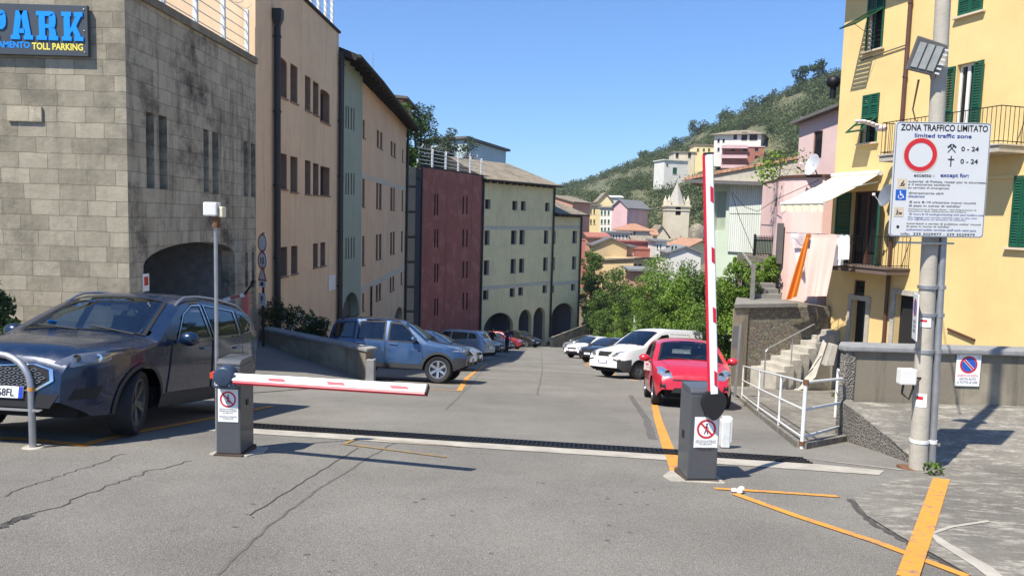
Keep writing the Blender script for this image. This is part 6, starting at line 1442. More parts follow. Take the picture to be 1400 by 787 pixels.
carpaint('navy_paint', (.004, .017, .05), .2, .22, .04, coat=.55); carpaint('steel_blue', (.028, .074, .165), .4, .34, .15); carpaint('red_paint', (.50, .010, .028), .0, .3, .06); carpaint('white_car', (.74, .74, .73), 0, .35, .06); carpaint('silver_paint', (.42, .45, .48), .7, .35, .1); carpaint('black_car', (.012, .013, .016), .2, .28, .15); carpaint('pale_blue', (.30, .40, .52), .5, .34, .1); carpaint('dark_red_car', (.26, .012, .02), .2, .3, .1); carpaint('petrol_blue', (.03, .06, .10), .4, .3, .15)
def place(px, py, head, P, wheel='F', side=1):
    """centre of the car when the outer bottom of its front (or rear) wheel on one side touches the street at a photo pixel"""
    hd = V((head[0], head[1])).normalized(); lf = V((-hd.y, hd.x)); p = pg(px, py); s = P['wf'] if wheel == 'F' else P['wr']
    c = V((p.x, p.y))-hd*(P['L']/2-s)-lf*side*(P['W']/2-.1)
    return (c.x, c.y)
# --- dark blue SUV, front left
KIA = dict(L=4.48, W=1.855, H=1.64, r=.345, wf=.91, wr=3.58, sill=.26, detail=2, interior=True, paint='navy_paint', fr=.95, fa=.34, rr=.7, ra=.2, crown=.085, tum=.42,
    prof=[(0, .74), (.03, .82), (.09, .90), (.22, .955), (.6, 1.01), (1.05, 1.06), (1.22, 1.085), (1.6, 1.30), (1.95, 1.49), (2.2, 1.565), (2.6, 1.60), (3.1, 1.595), (3.6, 1.555), (3.95, 1.49), (4.12, 1.40), (4.32, 1.14), (4.42, 1.02), (4.48, .92)],
    belt=[(0, .74), (.9, .92), (1.3, .985), (2.6, 1.03), (3.6, 1.10), (4.48, 1.12)],
    wind=[(1.22, -.74), (1.22, .74), (1.98, .575), (2.02, 0), (1.98, -.575)], rearw=[(4.02, -.5), (4.02, .5), (4.3, .62), (4.3, -.62)],
    windows=[[(1.62, 1.015), (2.52, 1.05), (2.52, 1.47), (2.28, 1.455), (1.98, 1.33)], [(2.60, 1.055), (3.42, 1.10), (3.45, 1.43), (2.60, 1.475)], [(3.52, 1.11), (3.80, 1.15), (3.92, 1.25), (3.70, 1.395), (3.54, 1.42)]], wtrim='chrome',
    doors=[[(1.42, .42), (2.54, .42), (2.54, 1.02), (1.50, .97)], [(2.57, .42), (3.12, .42), (3.30, .62), (3.52, .80), (3.52, 1.08), (2.57, 1.03)]], handle_z=.92,
    head=[[(.50, .775), (.66, .735), (.82, .79), (.87, .89), (.80, .905), (.62, .86)]], bulbs=((.07, .042), (-.04, .038)),
    grille=[[(-.52, .60), (-.36, .505), (.36, .505), (.52, .60), (.50, .70), (.34, .745), (0, .72), (-.34, .745), (-.50, .70)]], chromes=[[(-.54, .60), (-.37, .495), (.37, .495), (.54, .60), (.52, .71), (.35, .757), (0, .73), (-.35, .757), (-.52, .71)]],
    intake=[[(-.52, .34), (.52, .34), (.60, .47), (-.60, .47)]], fog=[[(.66, .42), (.80, .44), (.82, .55), (.69, .52)]], strip=[[(-.42, .30), (.42, .30), (.46, .325), (-.46, .325)]],
    plate=(0, .475, .52, .11, 'GG 068FL'), mirror=(1.62, 1.03), head_mat='lamp_dark', clad=.045, spokes=5, twin=True, rim='dark_alloy', rimf=.74, tw=.235, rails=(1.95, 3.95, .045), steer=14, wglass='car_glass_clear', tail=[[(.5, .95), (.86, .97), (.84, 1.08), (.5, 1.05)]])
hk = (-.05, -.998)
kc = make_car('parked_car', 'dark navy blue SUV with chrome window line parked beside the left barrier', 'car', place(176, 596, hk, KIA, 'F', 1), hk, KIA)
# grille mesh and emblem
mb = MB()
for row in range(5):
    for k in range(11):
        y = -.42+.084*k+(.042 if row % 2 else 0); z = .55+.037*row
        if abs(y) > .46-.12*abs(row-2.4)/2.4*.6: continue
        for a, b in (((-.034, 0), (0, .016)), ((0, .016), (.034, 0)), ((.034, 0), (0, -.016)), ((0, -.016), (-.034, 0))): mb.bar(kc.proj('F', y+a[0], z+a[1], .014), kc.proj('F', y+b[0], z+b[1], .014), .006, .005)
mb.build('grille_mesh', 'grey_metal', kc.root, local=True)
mb = MB(); a = kc.proj('F', 0, .785, .02); Mx = frame(a, V((0, 1, 0)), V((-.6, 0, .8))); text_mb(mb, 'KIA', Mx, width=.15, height=.055, bold=.01, align='C'); mb.build('emblem', 'chrome', kc.root, local=True)
mb = MB(); patch_pts = []
c_ = kc.proj('T', 1.36, -.45, .012); mb.lathe([(.055, 0), (.001, 0)], 16, Matrix.Translation(c_) @ Matrix.Rotation(R(-30), 4, 'Y')); mb.build('parking_disc', 'sign_bright_blue', kc.root, local=True)
# --- steel blue SUV side on
TER = dict(L=4.07, W=1.70, H=1.70, r=.355, wf=.78, wr=3.36, sill=.34, detail=2, interior=True, paint='steel_blue', fr=.7, fa=.25, rr=.4, ra=.12, crown=.07, tum=.26,
    prof=[(0, .72), (.03, .82), (.12, .93), (.35, 1.0), (.95, 1.07), (1.15, 1.11), (1.45, 1.33), (1.75, 1.53), (2.0, 1.615), (2.6, 1.66), (3.4, 1.655), (3.82, 1.62), (3.96, 1.48), (4.03, 1.1), (4.07, .9)],
    belt=[(0, .80), (1.1, .98), (2.5, 1.01), (4.07, 1.03)], wind=[(1.15, -.69), (1.15, .69), (1.82, .58), (1.82, -.58)], rearw=None,
    windows=[[(1.36, 1.02), (2.28, 1.04), (2.28, 1.55), (1.90, 1.53), (1.66, 1.37)], [(2.36, 1.045), (3.18, 1.06), (3.16, 1.53), (3.04, 1.555), (2.36, 1.565)], [(3.26, 1.07), (3.92, 1.09), (3.84, 1.46), (3.26, 1.53)]],
    doors=[[(1.18, .48), (2.31, .48), (2.31, 1.04), (1.28, 1.0)], [(2.34, .48), (2.92, .48), (3.0, .62), (3.28, .78), (3.28, 1.07), (2.34, 1.05)]], handle_z=.96, handle_mat='chrome',
    head=[[(.46, .82), (.80, .84), (.84, .97), (.56, .94)]], grille=[[(-.4, .74), (.4, .74), (.42, .86), (-.42, .86)]], intake=[[(-.5, .45), (.5, .45), (.5, .6), (-.5, .6)]], lowz=.66,
    plate=(0, .62, .5, .11, ''), mirror=(1.5, 1.10), mirror_mat='steel_blue', clad=.06, spokes=6, twin=False, rimf=.66, tw=.225, rails=(1.95, 3.75, .05), rail_mat='black_plastic', side_strip=.47, moulding_mat='steel_blue')
ht = (.99, -.10)
def shorten(P, k):
    f = lambda t: [(a*k, b) for a, b in t]
    for q in ('prof', 'belt'): P[q] = f(P[q])
    P['wind'] = f(P['wind']); P['windows'] = [f(w_) for w_ in P['windows']]; P['doors'] = [f(w_) for w_ in P['doors']]
    for q in ('L', 'wf', 'wr'): P[q] *= k
    P['rails'] = (P['rails'][0]*k, P['rails'][1]*k, P['rails'][2]); P['mirror'] = (P['mirror'][0]*k, P['mirror'][1])
shorten(TER, .925)
make_car('parked_car', 'steel blue compact SUV seen side on with silver six spoke wheels', 'car', place(598, 524, ht, TER, 'F', -1), ht, TER)
# --- red hatchback nose on
TWI = dict(L=3.6, W=1.655, H=1.46, r=.285, wf=.68, wr=3.04, sill=.22, detail=2, interior=True, paint='red_paint', fr=.85, fa=.22, rr=.4, ra=.14, crown=.085, tum=.34,
    prof=[(0, .56), (.03, .66), (.10, .74), (.3, .84), (.62, .93), (.85, .99), (1.2, 1.20), (1.5, 1.36), (1.75, 1.42), (2.2, 1.455), (2.8, 1.43), (3.2, 1.34), (3.4, 1.12), (3.54, .9), (3.6, .75)],
    belt=[(0, .62), (.9, .86), (2, .93), (3.6, 1.0)], wind=[(.80, -.70), (.80, .70), (1.5, .56), (1.54, 0), (1.5, -.56)], rearw=[(3.15, -.45), (3.15, .45), (3.42, .55), (3.42, -.55)],
    windows=[[(1.15, .92), (2.15, .96), (2.15, 1.31), (1.8, 1.30), (1.5, 1.17)], [(2.24, .97), (3.0, 1.02), (2.9, 1.24), (2.24, 1.31)]], doors=[[(1.02, .36), (2.18, .36), (2.18, .90), (1.08, .86)]],
    head=[[(.42, .60), (.60, .585), (.72, .68), (.755, .79), (.64, .82), (.48, .73)]], bulbs=((.06, .07), (-.07, .05)), fog=[[(.56, .36), (.68, .38), (.68, .50), (.58, .48)]],
    grille=[[(-.42, .545), (.42, .545), (.44, .575), (-.44, .575)]], intake=[[(-.46, .30), (.46, .30), (.40, .40), (-.40, .40)]], plate=(0, .47, .5, .11, ''), mirror=(1.2, .96), spokes=5, rimf=.66, tw=.185, glass='car_glass_clear')
hw = (-.115, -.993)
make_car('parked_car', 'bright red small hatchback facing the camera behind the raised barrier', 'car', place(897, 559, hw, TWI, 'F', -1) if False else (lambda p: (p.x+.36, p.y+1.95))(pg(941, 560)), hw, TWI)
# --- white van
VAN = dict(L=4.9, W=1.9, H=1.96, r=.33, wf=.95, wr=4.1, sill=.26, detail=2, interior=True, paint='white_car', fr=.7, fa=.16, rr=.2, ra=.04, crown=.07, tum=.13,
    prof=[(0, .70), (.03, .84), (.12, .99), (.5, 1.11), (1.05, 1.22), (1.25, 1.27), (1.65, 1.56), (2.0, 1.78), (2.25, 1.89), (2.6, 1.94), (4.6, 1.94), (4.80, 1.90), (4.87, 1.3), (4.9, .8)],
    belt=[(0, .75), (.9, 1.08), (1.8, 1.15), (4.76, 1.15)], wind=[(1.24, -.80), (1.24, .80), (2.07, .70), (2.07, -.70)],
    windows=[[(1.5, 1.13), (2.5, 1.15), (2.5, 1.68), (2.15, 1.68), (1.86, 1.50)]], doors=[[(1.25, .42), (2.5, .42), (2.5, 1.10), (1.32, 1.08)], [(2.56, .40), (3.6, .40), (3.6, 1.74), (2.56, 1.74)]], handle_z=1.02,
    head=[[(.42, .82), (.62, .79), (.86, .92), (.88, 1.05), (.66, 1.0)]], grille=[[(-.32, .80), (.32, .80), (.40, .98), (-.40, .98)]], lowz=.70, plate=(0, .60, .5, .11, ''), mirror=(1.55, 1.22), mirror_mat='black_plastic', spokes=0, rim='steel_rim', rimf=.62, tw=.21, clad=.03, side_strip=.45)
hv = (-.84, -.54)
vc = make_car('parked_van', 'white panel van with grey bumper parked nose out behind the red car', 'van', place(871, 518.5, hv, VAN, 'F', 1), hv, VAN)
mb = MB(); a = vc.proj('F', 0, .89, .02); Mx = frame(a, V((0, 1, 0)), V((0, 0, 1))); K = 20; mb.tube([Mx @ V((.055*math.cos(2*math.pi*k/K), .055*math.sin(2*math.pi*k/K), 0)) for k in range(K+1)], .006, 5, cap=False)
for an in (90, 210, 330): mb.bar(Mx @ V((0, 0, 0)), Mx @ V((.053*math.cos(R(an)), .053*math.sin(R(an)), 0)), .009, .006)
mb.build('emblem', 'chrome', vc.root, local=True)
# --- smaller generic cars
def hatch(paint, **kw):
    d = dict(L=3.95, W=1.68, H=1.48, r=.30, wf=.78, wr=3.25, sill=.23, paint=paint, fr=.8, fa=.26, rr=.5, ra=.15, crown=.08, tum=.34,
        prof=[(0, .6), (.03, .7), (.12, .79), (.4, .89), (.95, .98), (1.4, 1.25), (1.8, 1.42), (2.3, 1.47), (3.0, 1.45), (3.5, 1.36), (3.75, 1.08), (3.88, .95), (3.95, .8)], belt=[(0, .66), (1, .9), (2.2, .95), (3.95, 1.02)],
        wind=[(.98, -.7), (.98, .7), (1.78, .56), (1.78, -.56)], rearw=[(3.48, -.48), (3.48, .48), (3.74, .58), (3.74, -.58)],
        windows=[[(1.4, .95), (2.3, .98), (2.3, 1.34), (1.95, 1.33), (1.65, 1.2)], [(2.38, .99), (3.3, 1.03), (3.2, 1.27), (2.9, 1.33), (2.38, 1.34)]], doors=[[(1.15, .36), (2.33, .36), (2.33, .93), (1.22, .9)], [(2.36, .36), (2.95, .36), (3.15, .66), (3.15, .97), (2.36, .94)]],
        head=[[(.42, .62), (.74, .64), (.76, .78), (.5, .74)]], grille=[[(-.36, .58), (.36, .58), (.38, .68), (-.38, .68)]], intake=[[(-.5, .32), (.5, .32), (.46, .46), (-.46, .46)]], tail=[[(.55, .78), (.76, .80), (.76, 1.02), (.6, 1.0)]], plate=(0, .5, .5, .11, ''), rplate=(0, .68), mirror=(1.35, .97))
    d.update(kw); return d
def estate(paint, **kw):
    d = hatch(paint, L=4.3, W=1.74, wr=3.45, r=.31, prof=[(0, .62), (.03, .72), (.12, .82), (.4, .92), (1.05, 1.0), (1.5, 1.28), (1.9, 1.46), (2.4, 1.52), (3.4, 1.5), (3.85, 1.42), (4.08, 1.12), (4.22, .98), (4.3, .82)], belt=[(0, .68), (1, .94), (2.2, .98), (4.3, 1.06)],
        rearw=[(3.82, -.5), (3.82, .5), (4.08, .6), (4.08, -.6)], windows=[[(1.5, .98), (2.4, 1.01), (2.4, 1.39), (2.05, 1.38), (1.75, 1.23)], [(2.48, 1.02), (3.3, 1.05), (3.3, 1.37), (2.48, 1.39)], [(3.38, 1.06), (3.85, 1.1), (3.7, 1.32), (3.38, 1.36)]], tail=[[(.58, .80), (.78, .82), (.76, 1.22), (.64, 1.2)]])
    d.update(kw); return d
gl_, gr_ = 'cars parked along the left side of the street', 'cars parked along the right side of the street'
def car_at(label, px, py, head, P, group, wheel='F', side=-1, name='parked_car', cat='car'): return make_car(name, label, cat, place(px, py, head, P, wheel, side), head, P, group)
hl = (.96, -.28)
car_at('silver blue hatchback whose nose shows just past the steel blue SUV', 622, 506, (.985, -.15), hatch('silver_paint', L=3.8), gl_)
car_at('pale blue estate parked tail out with tall red rear lamps', 641, 492, (-.95, .3), estate('pale_blue', rails=(1.9, 3.9, .04)), gl_, 'R', 1)
car_at('dark petrol blue hatchback in the shade behind the pale blue estate', 664, 486, (.96, -.25), hatch('petrol_blue'), gl_)
car_at('second silver car in the shade, nose to the street near the two walkers', 681, 481, (.95, -.3), hatch('silver_paint', L=3.7), gl_)
car_at('dark red car half hidden behind the walkers', 700, 477, (.95, -.3), hatch('dark_red_car', L=3.8), gl_)
MPV = hatch('black_car', L=4.2, W=1.76, H=1.62, r=.32, wr=3.4, prof=[(0, .66), (.03, .76), (.12, .86), (.4, .97), (.9, 1.08), (1.35, 1.38), (1.75, 1.56), (2.3, 1.62), (3.4, 1.6), (3.85, 1.5), (4.05, 1.15), (4.15, 1), (4.2, .85)], belt=[(0, .72), (1, .98), (2.2, 1.03), (4.2, 1.08)], rearw=None,
    windows=[[(1.4, 1.04), (2.35, 1.06), (2.35, 1.48), (1.95, 1.47), (1.65, 1.32)], [(2.42, 1.07), (3.5, 1.1), (3.4, 1.42), (2.42, 1.49)]])
car_at('black people carrier parked at the end of the street before the arches', 719.5, 474.5, (.80, -.60), MPV, gl_)
car_at('small white hatchback facing left in front of the arcade ramp', 765, 473.5, (-.75, -.66), hatch('white_car', L=3.6, W=1.6, prof=[(0, .62), (.03, .75), (.12, .86), (.4, .93), (.85, 1.0), (1.2, 1.3), (1.5, 1.48), (2.2, 1.53), (3.1, 1.5), (3.4, 1.35), (3.52, 1.05), (3.6, .85)], wr=2.95, rearw=None, windows=[[(1.2, 1.0), (2.05, 1.02), (2.05, 1.4), (1.7, 1.39), (1.42, 1.25)], [(2.12, 1.02), (3.0, 1.05), (2.95, 1.36), (2.12, 1.4)]], doors=[]), gr_, 'F', 1)
hr_ = (-.72, -.69)
car_at('white hatchback farthest up the right row, nose towards the street', 800, 476.5, hr_, hatch('white_car', L=3.7), gr_, 'F', 1)
car_at('silver compact squeezed between two white cars on the right', 795, 483, hr_, hatch('silver_paint', L=3.75), gr_, 'F', 1)
car_at('white coupe like hatchback with black bumper next to the dark car', 804, 490.5, hr_, hatch('white_car', L=3.95, lowz=.48), gr_, 'F', 1)
car_at('dark grey car parked between the white hatchback and the van', 829, 497, hr_, hatch('black_car', L=4.0), gr_, 'F', 1)
car_at('white estate roof showing above the nearer white hatchback', 832, 474, (-.8, -.6), estate('white_car', rails=(1.9, 3.9, .04)), gr_, 'F', 1)
# ------------------------------------------------------------------ barriers
def no_walk(mb_list, Mx, w, h, root, lines):
    """white sticker: red ring and bar over a walking figure with small print"""
    mb = MB(); mb.box((-w/2, 0, 0), (w/2, h, .002), 0, Mx); st = mb.build('sticker', 'sticker_white', root)
    r_ = w*.40; c = V((0, h-r_-w*.1, .003)); mb = MB()
    for k in range(32):
        a, b = 2*math.pi*k/32, 2*math.pi*(k+1)/32
        mb.poly([Mx @ (c+V((math.cos(t)*q, math.sin(t)*q, .001))) for t, q in ((a, r_), (b, r_), (b, r_*.8), (a, r_*.8))])
    d = V((math.cos(R(135)), math.sin(R(135)), 0)); e = V((-d.y, d.x, 0)); mb.poly([Mx @ (c+d*r_*.82*s1+e*r_*.09*s2+V((0, 0, .0015))) for s1, s2 in ((-1, -1), (1, -1), (1, 1), (-1, 1))]); mb.build('prohibition_ring', 'sign_red', st)
    mb = MB(); f = r_*.62
    K = 10; mb.poly([Mx @ (c+V((f*.05+math.cos(2*math.pi*k/K)*f*.17, f*.78+math.sin(2*math.pi*k/K)*f*.17, .0005))) for k in range(K)])
    for a, b, w_ in (((0, .55), (-.02, -.05), .26), ((-.02, 0), (.28, -.85), .16), ((-.02, 0), (-.32, -.82), .16), ((.02, .48), (.38, .05), .11), ((-.02, .48), (-.36, .1), .11)):
        A = V((a[0]*f, a[1]*f, 0)); B = V((b[0]*f, b[1]*f, 0)); t = (B-A).normalized(); nn = V((-t.y, t.x, 0))*w_*f/2; mb.poly([Mx @ (c+p+V((0, 0, .0008))) for p in (A-nn, B-nn, B+nn, A+nn)])
    mb.build('walking_figure', 'ink_black', st)
    mb = MB(); y = h-2*r_-w*.22
    for s in lines:
        if s: text_mb(mb, s, Mx @ Matrix.Translation((0, y, .003)), width=w*(.86 if len(s) > 12 else .5), height=h*.038, bold=.008, align='C')
        y -= h*.058
    mb.build('small_print', 'ink_black', st)
LINES = ['VIETATO AL PUBBLICO', 'PASSAGGIO SOTTO LA SBARRA', 'IN MOTO', '', 'PEDESTRIANS FORBIDDEN', 'PASSAGE']
def cabinet(label, base, fx, w, dp, h, cat='barrier'):
    """base: ground centre of the front edge; fx: direction of the front face to the right"""
    x = V((fx[0], fx[1], 0)).normalized(); Mx = frame(V(base), x, (0, 0, 1))  # local x right, y up, z towards viewer
    root = thing('parking_barrier', label, cat, base)
    mb = MB(); mb.box((-w/2, .02, -dp), (w/2, h-.06, 0), 0, Mx); mb.build('cabinet', 'cabinet_grey', root, bevel=.012)
    mb = MB(); mb.prism([Mx @ V(p) for p in ((-w/2+.002, h-.058, -dp+.002), (-w/2+.002, h-.058, -.002), (-w/2+.004, h-.03, 0-.004), (-w/2+.004, h, -.05), (-w/2+.004, h, -dp+.004))], x*(w-.006)); mb.build('lid', 'cabinet_grey', root, bevel=.008)
    mb = MB(); mb.box((-w/2-.02, -.08, -dp-.02), (w/2+.02, .018, .02), 0, Mx); mb.build('base_plate', 'dark_rust', root)
    mb = MB(); mb.box((-w/2-.006, h*.42, -dp*.62), (-w/2-.001, h*.5, -dp*.45), 0, Mx); mb.build('lock', 'black_plastic', root); mb = MB(); mb.box((w/2+.001, h*.50, -dp*.55), (w/2+.008, h*.56, -dp*.42), 0, Mx); mb.build('lock', 'black_plastic', root)
    return root, Mx
def barrier_arm(root, a, b, wd, th, facedir, red_side, marks=(.28, .58, .88), stick=1, m_len=.22, m0=-.02, m1=.34):
    """aluminium arm from a to b; wd = height across, facedir = visible broad face normal, red_side = direction of the red rubber edge"""
    a, b = V(a), V(b); t = (b-a).normalized(); n_ = V(facedir); n_ = (n_-t*n_.dot(t)).normalized(); e = V(red_side); e = (e-t*e.dot(t)-n_*e.dot(n_)).normalized()
    L = (b-a).length
    def P(u, v, w): return a+t*u+e*v+n_*w
    mb = MB(); prof = [(-.5, -.5), (-.5, .32), (-.38, .5), (.2, .5), (.5, .42), (.5, -.5)]
    A = [P(0, v*wd, w*th) for v, w in prof]; mb.prism(A, t*L); arm = mb.build('arm', 'arm_white', root, bevel=.004)
    mb = MB(); prof = [(.502, -.35), (.502, .35), (.72, .28), (.78, 0), (.72, -.28)]; mb.prism([P(.02, v*wd, w*th) for v, w in prof], t*(L-.02)); mb.build('rubber_edge', 'arm_red', arm)
    for m in marks:
        u = m*L; q = MB(); q.prism([P(u, m0*wd, th*.5+.001), P(u+m_len*.86, m0*wd, th*.5+.001), P(u+m_len, m1*wd, th*.5+.001), P(u+m_len*.14, m1*wd, th*.5+.001)], n_*.002); o = q.build('reflector_strip', 'arm_red', arm)
    q = MB(); q.prism([P(L, v*wd, w*th) for v, w in ((-.52, -.52), (-.52, .52), (.6, .52), (.6, -.52))], t*.015); q.build('end_cap', 'black_plastic', arm)
    return arm
def pedestal(base, w, d): return None
# left barrier, arm lowered and swung towards the viewer
lb = pg(296, 622); rb = pg(329, 624)
fx = V((1, -.03, 0)); bc = (lb+rb)/2; bc.z = G(bc.x, bc.y); cw = (rb-lb).length
hL = at(310, 492, bc.y).z-bc.z
root, Mx = cabinet('dark grey parking barrier with its red and white arm lowered across the lane', bc, fx, cw, .34, hL)
no_walk(None, Mx @ Matrix.Translation((-.0, hL*.36, .003)), cw*.82, hL*.34, root, LINES)
pv = Mx @ V((.0, hL-.14, .06)); tip = at(583, 532, 6.65)
mb = MB(); Hx = frame(pv, fx, (0, 0, 1)); mb.lathe([(.001, .075), (.085, .07), (.10, .05), (.10, -.06)], 20, Hx); mb.box((-.10, -.11, -.055), (.12, .02, .055), 0, Hx); mb.build('arm_head', 'blue_cap', root, bevel=.008, smooth=40)
mb = MB(); mb.box((-.13, -.02, -.03), (-.098, .035, .05), 0, Hx); mb.build('logo_tile', 'orange_plastic', root)
mb = MB(); text_mb(mb, 'GENIUS', Hx @ Matrix.Translation((-.085, -.085, .0565)), width=.15, height=.04, bold=.02); mb.build('lettering', 'sticker_white', root)
ad = (tip-pv); a0 = pv+ad.normalized()*.09+V((0, 0, -.015))
barrier_arm(root, a0, tip, .086, .06, V((.25, -.8, .75)), V((.1, -.3, -1)), (.19, .50, .82), m_len=.2)
# concrete pads
for bb in (bc,):
    pass
mb = MB(); x_ = [(-.33, -.06), (.3, -.07), (.45, .2), (.4, .5), (-.3, .45)]; mb.prism([(bc.x+p[0]*.6, bc.y+.06+p[1]*.8, G(bc.x+p[0]*.6, bc.y+.06+p[1]*.8)-.1) for p in x_], (0, 0, .115)); tag(mb.build('barrier_plinth', 'kerb_concrete', bevel=.012), 'worn concrete pad under the left barrier', 'plinth')
# right barrier, arm raised
lb2 = pg(938, 657); rb2 = pg(980, 659); bc2 = (lb2+rb2)/2; bc2.z = G(bc2.x, bc2.y); cw2 = (rb2-lb2).length*.98; hR = at(958, 531, bc2.y).z-bc2.z
root2, Mx2 = cabinet('dark grey parking barrier with its red and white arm raised upright', bc2, V((1, .06, 0)), cw2, .34, hR)
no_walk(None, Mx2 @ Matrix.Translation((.02, hR*.37, .003)), cw2*.80, hR*.33, root2, LINES)
mb = MB(); Hx = Mx2 @ Matrix.Translation((.06, hR-.085, .03)) @ Matrix.Scale(.88, 4)
prof = []
for k in range(24):
    a = 2*math.pi*k/24; y = math.sin(a)*.15; w_ = .135*(1 if y > -.02 else max(.55, 1+ (y+.02)*2.6)); prof.append(Hx @ V((math.cos(a)*w_, y-.04 if y > 0 else y*1.25-.04, 0)))
mb.prism(prof, (Hx.to_3x3() @ V((0, 0, 1)))*.06); mb.build('arm_head', 'black_plastic', root2, bevel=.006)
a0 = Mx2 @ V((.055, hR-.03, .06)); top = at(969, 211, a0.y-.02)
barrier_arm(root2, a0, top, .075, .06, V((.0, -1, .05)), V((-1, 0, 0)), (.05, .42, .71) if False else (.03, .30, .55, .80), m_len=.16, m0=-.36, m1=.02)
mb = MB(); mb.prism([(bc2.x+p[0], bc2.y+p[1], G(bc2.x+p[0], bc2.y+p[1])-.1) for p in ((-.30, -.03), (.22, -.04), (.22, .4), (-.22, .4), (-.34, .15))], (0, 0, .112)); tag(mb.build('barrier_plinth', 'kerb_concrete', bevel=.012), 'low concrete pad under the barrier with the raised arm', 'plinth')
p = pg(992, 612); mb = MB(); mb.box((-.055, -.06, .08), (.055, .06, .40)); mb.box((-.075, -.07, .02), (.03, .07, .36)); o = thing('control_box', 'small pale upright box standing right of the raised barrier', 'box', (p.x, p.y, G(p.x, p.y))); mb.build('housing', 'white_metal', o, local=True, bevel=.012)
mb = MB(); mb.tube([(0, 0, -.05), (0, 0, .1)], .03, 8); mb.build('foot', 'galvanised', o, local=True)
mb = MB(); p = pg(1008, 674); 
for k in range(5): mb.ell(V((p.x+random.uniform(-.03, .05), p.y+random.uniform(-.02, .02), p.z+.025+random.uniform(0, .02))), (.03, .025, .02), 7, 5)
tag(mb.build('crumpled_tissue', 'sticker_white'), 'crumpled white tissue lying on the orange line', 'litter')
# ------------------------------------------------------------------ sensor post beside the left barrier
p = pg(294.5, 621); p = V((p.x, p.y+.05, 0)); p.z = G(p.x, p.y); tp = at(294, 291, p.y)
sp = thing('sensor_post', 'slim galvanised post carrying two pale sensor boxes, behind the left barrier', 'post', p)
mb = MB(); mb.tube([p, (p.x, p.y, tp.z)], .018, 10); mb.build('pole', 'galvanised', sp, smooth=40)
mb = MB(); mb.box((-.09, -.06, -.03), (.04, .06, .10), 0, Matrix.Translation((p.x+.0, p.y-.02, tp.z))); mb.build('sensor_box', 'white_plastic', sp, bevel=.015)
mb = MB(); mb.box((.045, -.05, -.04), (.085, .05, .06), 0, Matrix.Translation((p.x, p.y, tp.z))); mb.build('sensor_box', 'canvas', sp, bevel=.012)
mb = MB(); mb.tube([(p.x+.01, p.y-.01, tp.z-.14), (p.x+.01, p.y-.01, tp.z-.04)], .04, 10); mb.build('collar', 'rust', sp)
# ------------------------------------------------------------------ steel hoop at the left edge
p = pg(45, 612); p.z = G(p.x, p.y); q = V((p.x-.64, p.y+.12, 0)); q.z = G(q.x, q.y); hh = at(45, 520, p.y).z-p.z
hp_ = thing('bike_hoop', 'round topped galvanised steel hoop in front of the navy SUV number plate', 'hoop', p)
pts = [p, p+V((0, 0, hh*.9))]+[p.lerp(q, .5)+V(((p.x-q.x)/2*math.cos(a), (p.y-q.y)/2*math.cos(a), hh*.9+.30*math.sin(a)-(.0))) for a in [math.pi*k/14 for k in range(1, 14)]]+[q+V((0, 0, hh*.9)), q]
mb = MB(); mb.tube(pts, .032, 12); mb.build('tube', 'galvanised', hp_, smooth=50)
for b in (p, q): mb = MB(); mb.lathe([(.001, .012), (.09, .012), (.11, -.01)], 16, Matrix.Translation(b)); mb.build('foot_plate', 'kerb_concrete', hp_)
mb = MB(); mb.tube([p+V((0, 0, hh*.85)), p+V((0, 0, hh*.9))], .034, 12); mb.build('band', 'orange_paint', hp_)
# ------------------------------------------------------------------ utility pole with signs, right
pb = at(1254, 650, 8.15); pb.z = Zp(pb.x, pb.y)-.03; ptp = pb.lerp(at(1291, -30, pb.y), 1.62)
up_ = thing('utility_pole', 'tall leaning concrete street pole with clamps and a thin conduit, at the pavement corner', 'pole', pb)
pd = (ptp-pb).normalized()
mb = MB(); mb.tube([pb, pb.lerp(ptp, .3), pb.lerp(ptp, .6), ptp], [.096, .082, .074, .06], 18); mb.build('shaft', 'concrete_pole', up_, smooth=40)
cq = V((.132, -.03, 0)); L_ = (ptp-pb).length
mb = MB(); mb.tube([pb+cq, pb+pd*L_*.352+cq*.92], .04, 12); mb.build('conduit', 'galvanised', up_, smooth=40)
for z in (.35, 1.35, 1.75, 2.05): mb = MB(); c = pb+pd*z; mb.tube([c-pd*.018, c+pd*.018], .10, 18); mb.tube([c+cq-pd*.02, c+cq+pd*.02], .047, 10); mb.build('clamp', 'galvanised' if z > .5 else 'white_metal', up_)
mb = MB(); mb.box((-.17, -.14, -.02), (.24, .14, .035), 0, Matrix.Translation(pb)); mb.build('base_flange', 'rust', up_, bevel=.01)
mb = MB(); c = pb+pd*.9; 
for z, w_, h_ in ((.74, .1, .15), (1.62, .09, .1)):
    c = pb+pd*z; pts = [c+V((math.sin(a)*.095, -math.cos(a)*.095, 0)) for a in [R(x) for x in (-62, -40, -18, 4)]]
    m = MB(); m.add([q for q in pts]+[q+pd*h_ for q in pts], [(i, i+1, 5+i, 4+i) for i in range(3)]); m.build('paper_label', 'sticker_white', up_)
    m = MB(); pts2 = [c+pd*h_*.55+V((math.sin(a)*.0962, -math.cos(a)*.0962, 0)) for a in [R(x) for x in (-60, -40, -20)]]; m.add(pts2+[q+pd*h_*.25 for q in pts2], [(0, 1, 4, 3), (1, 2, 5, 4)]); m.build('red_print', 'sign_red', up_)
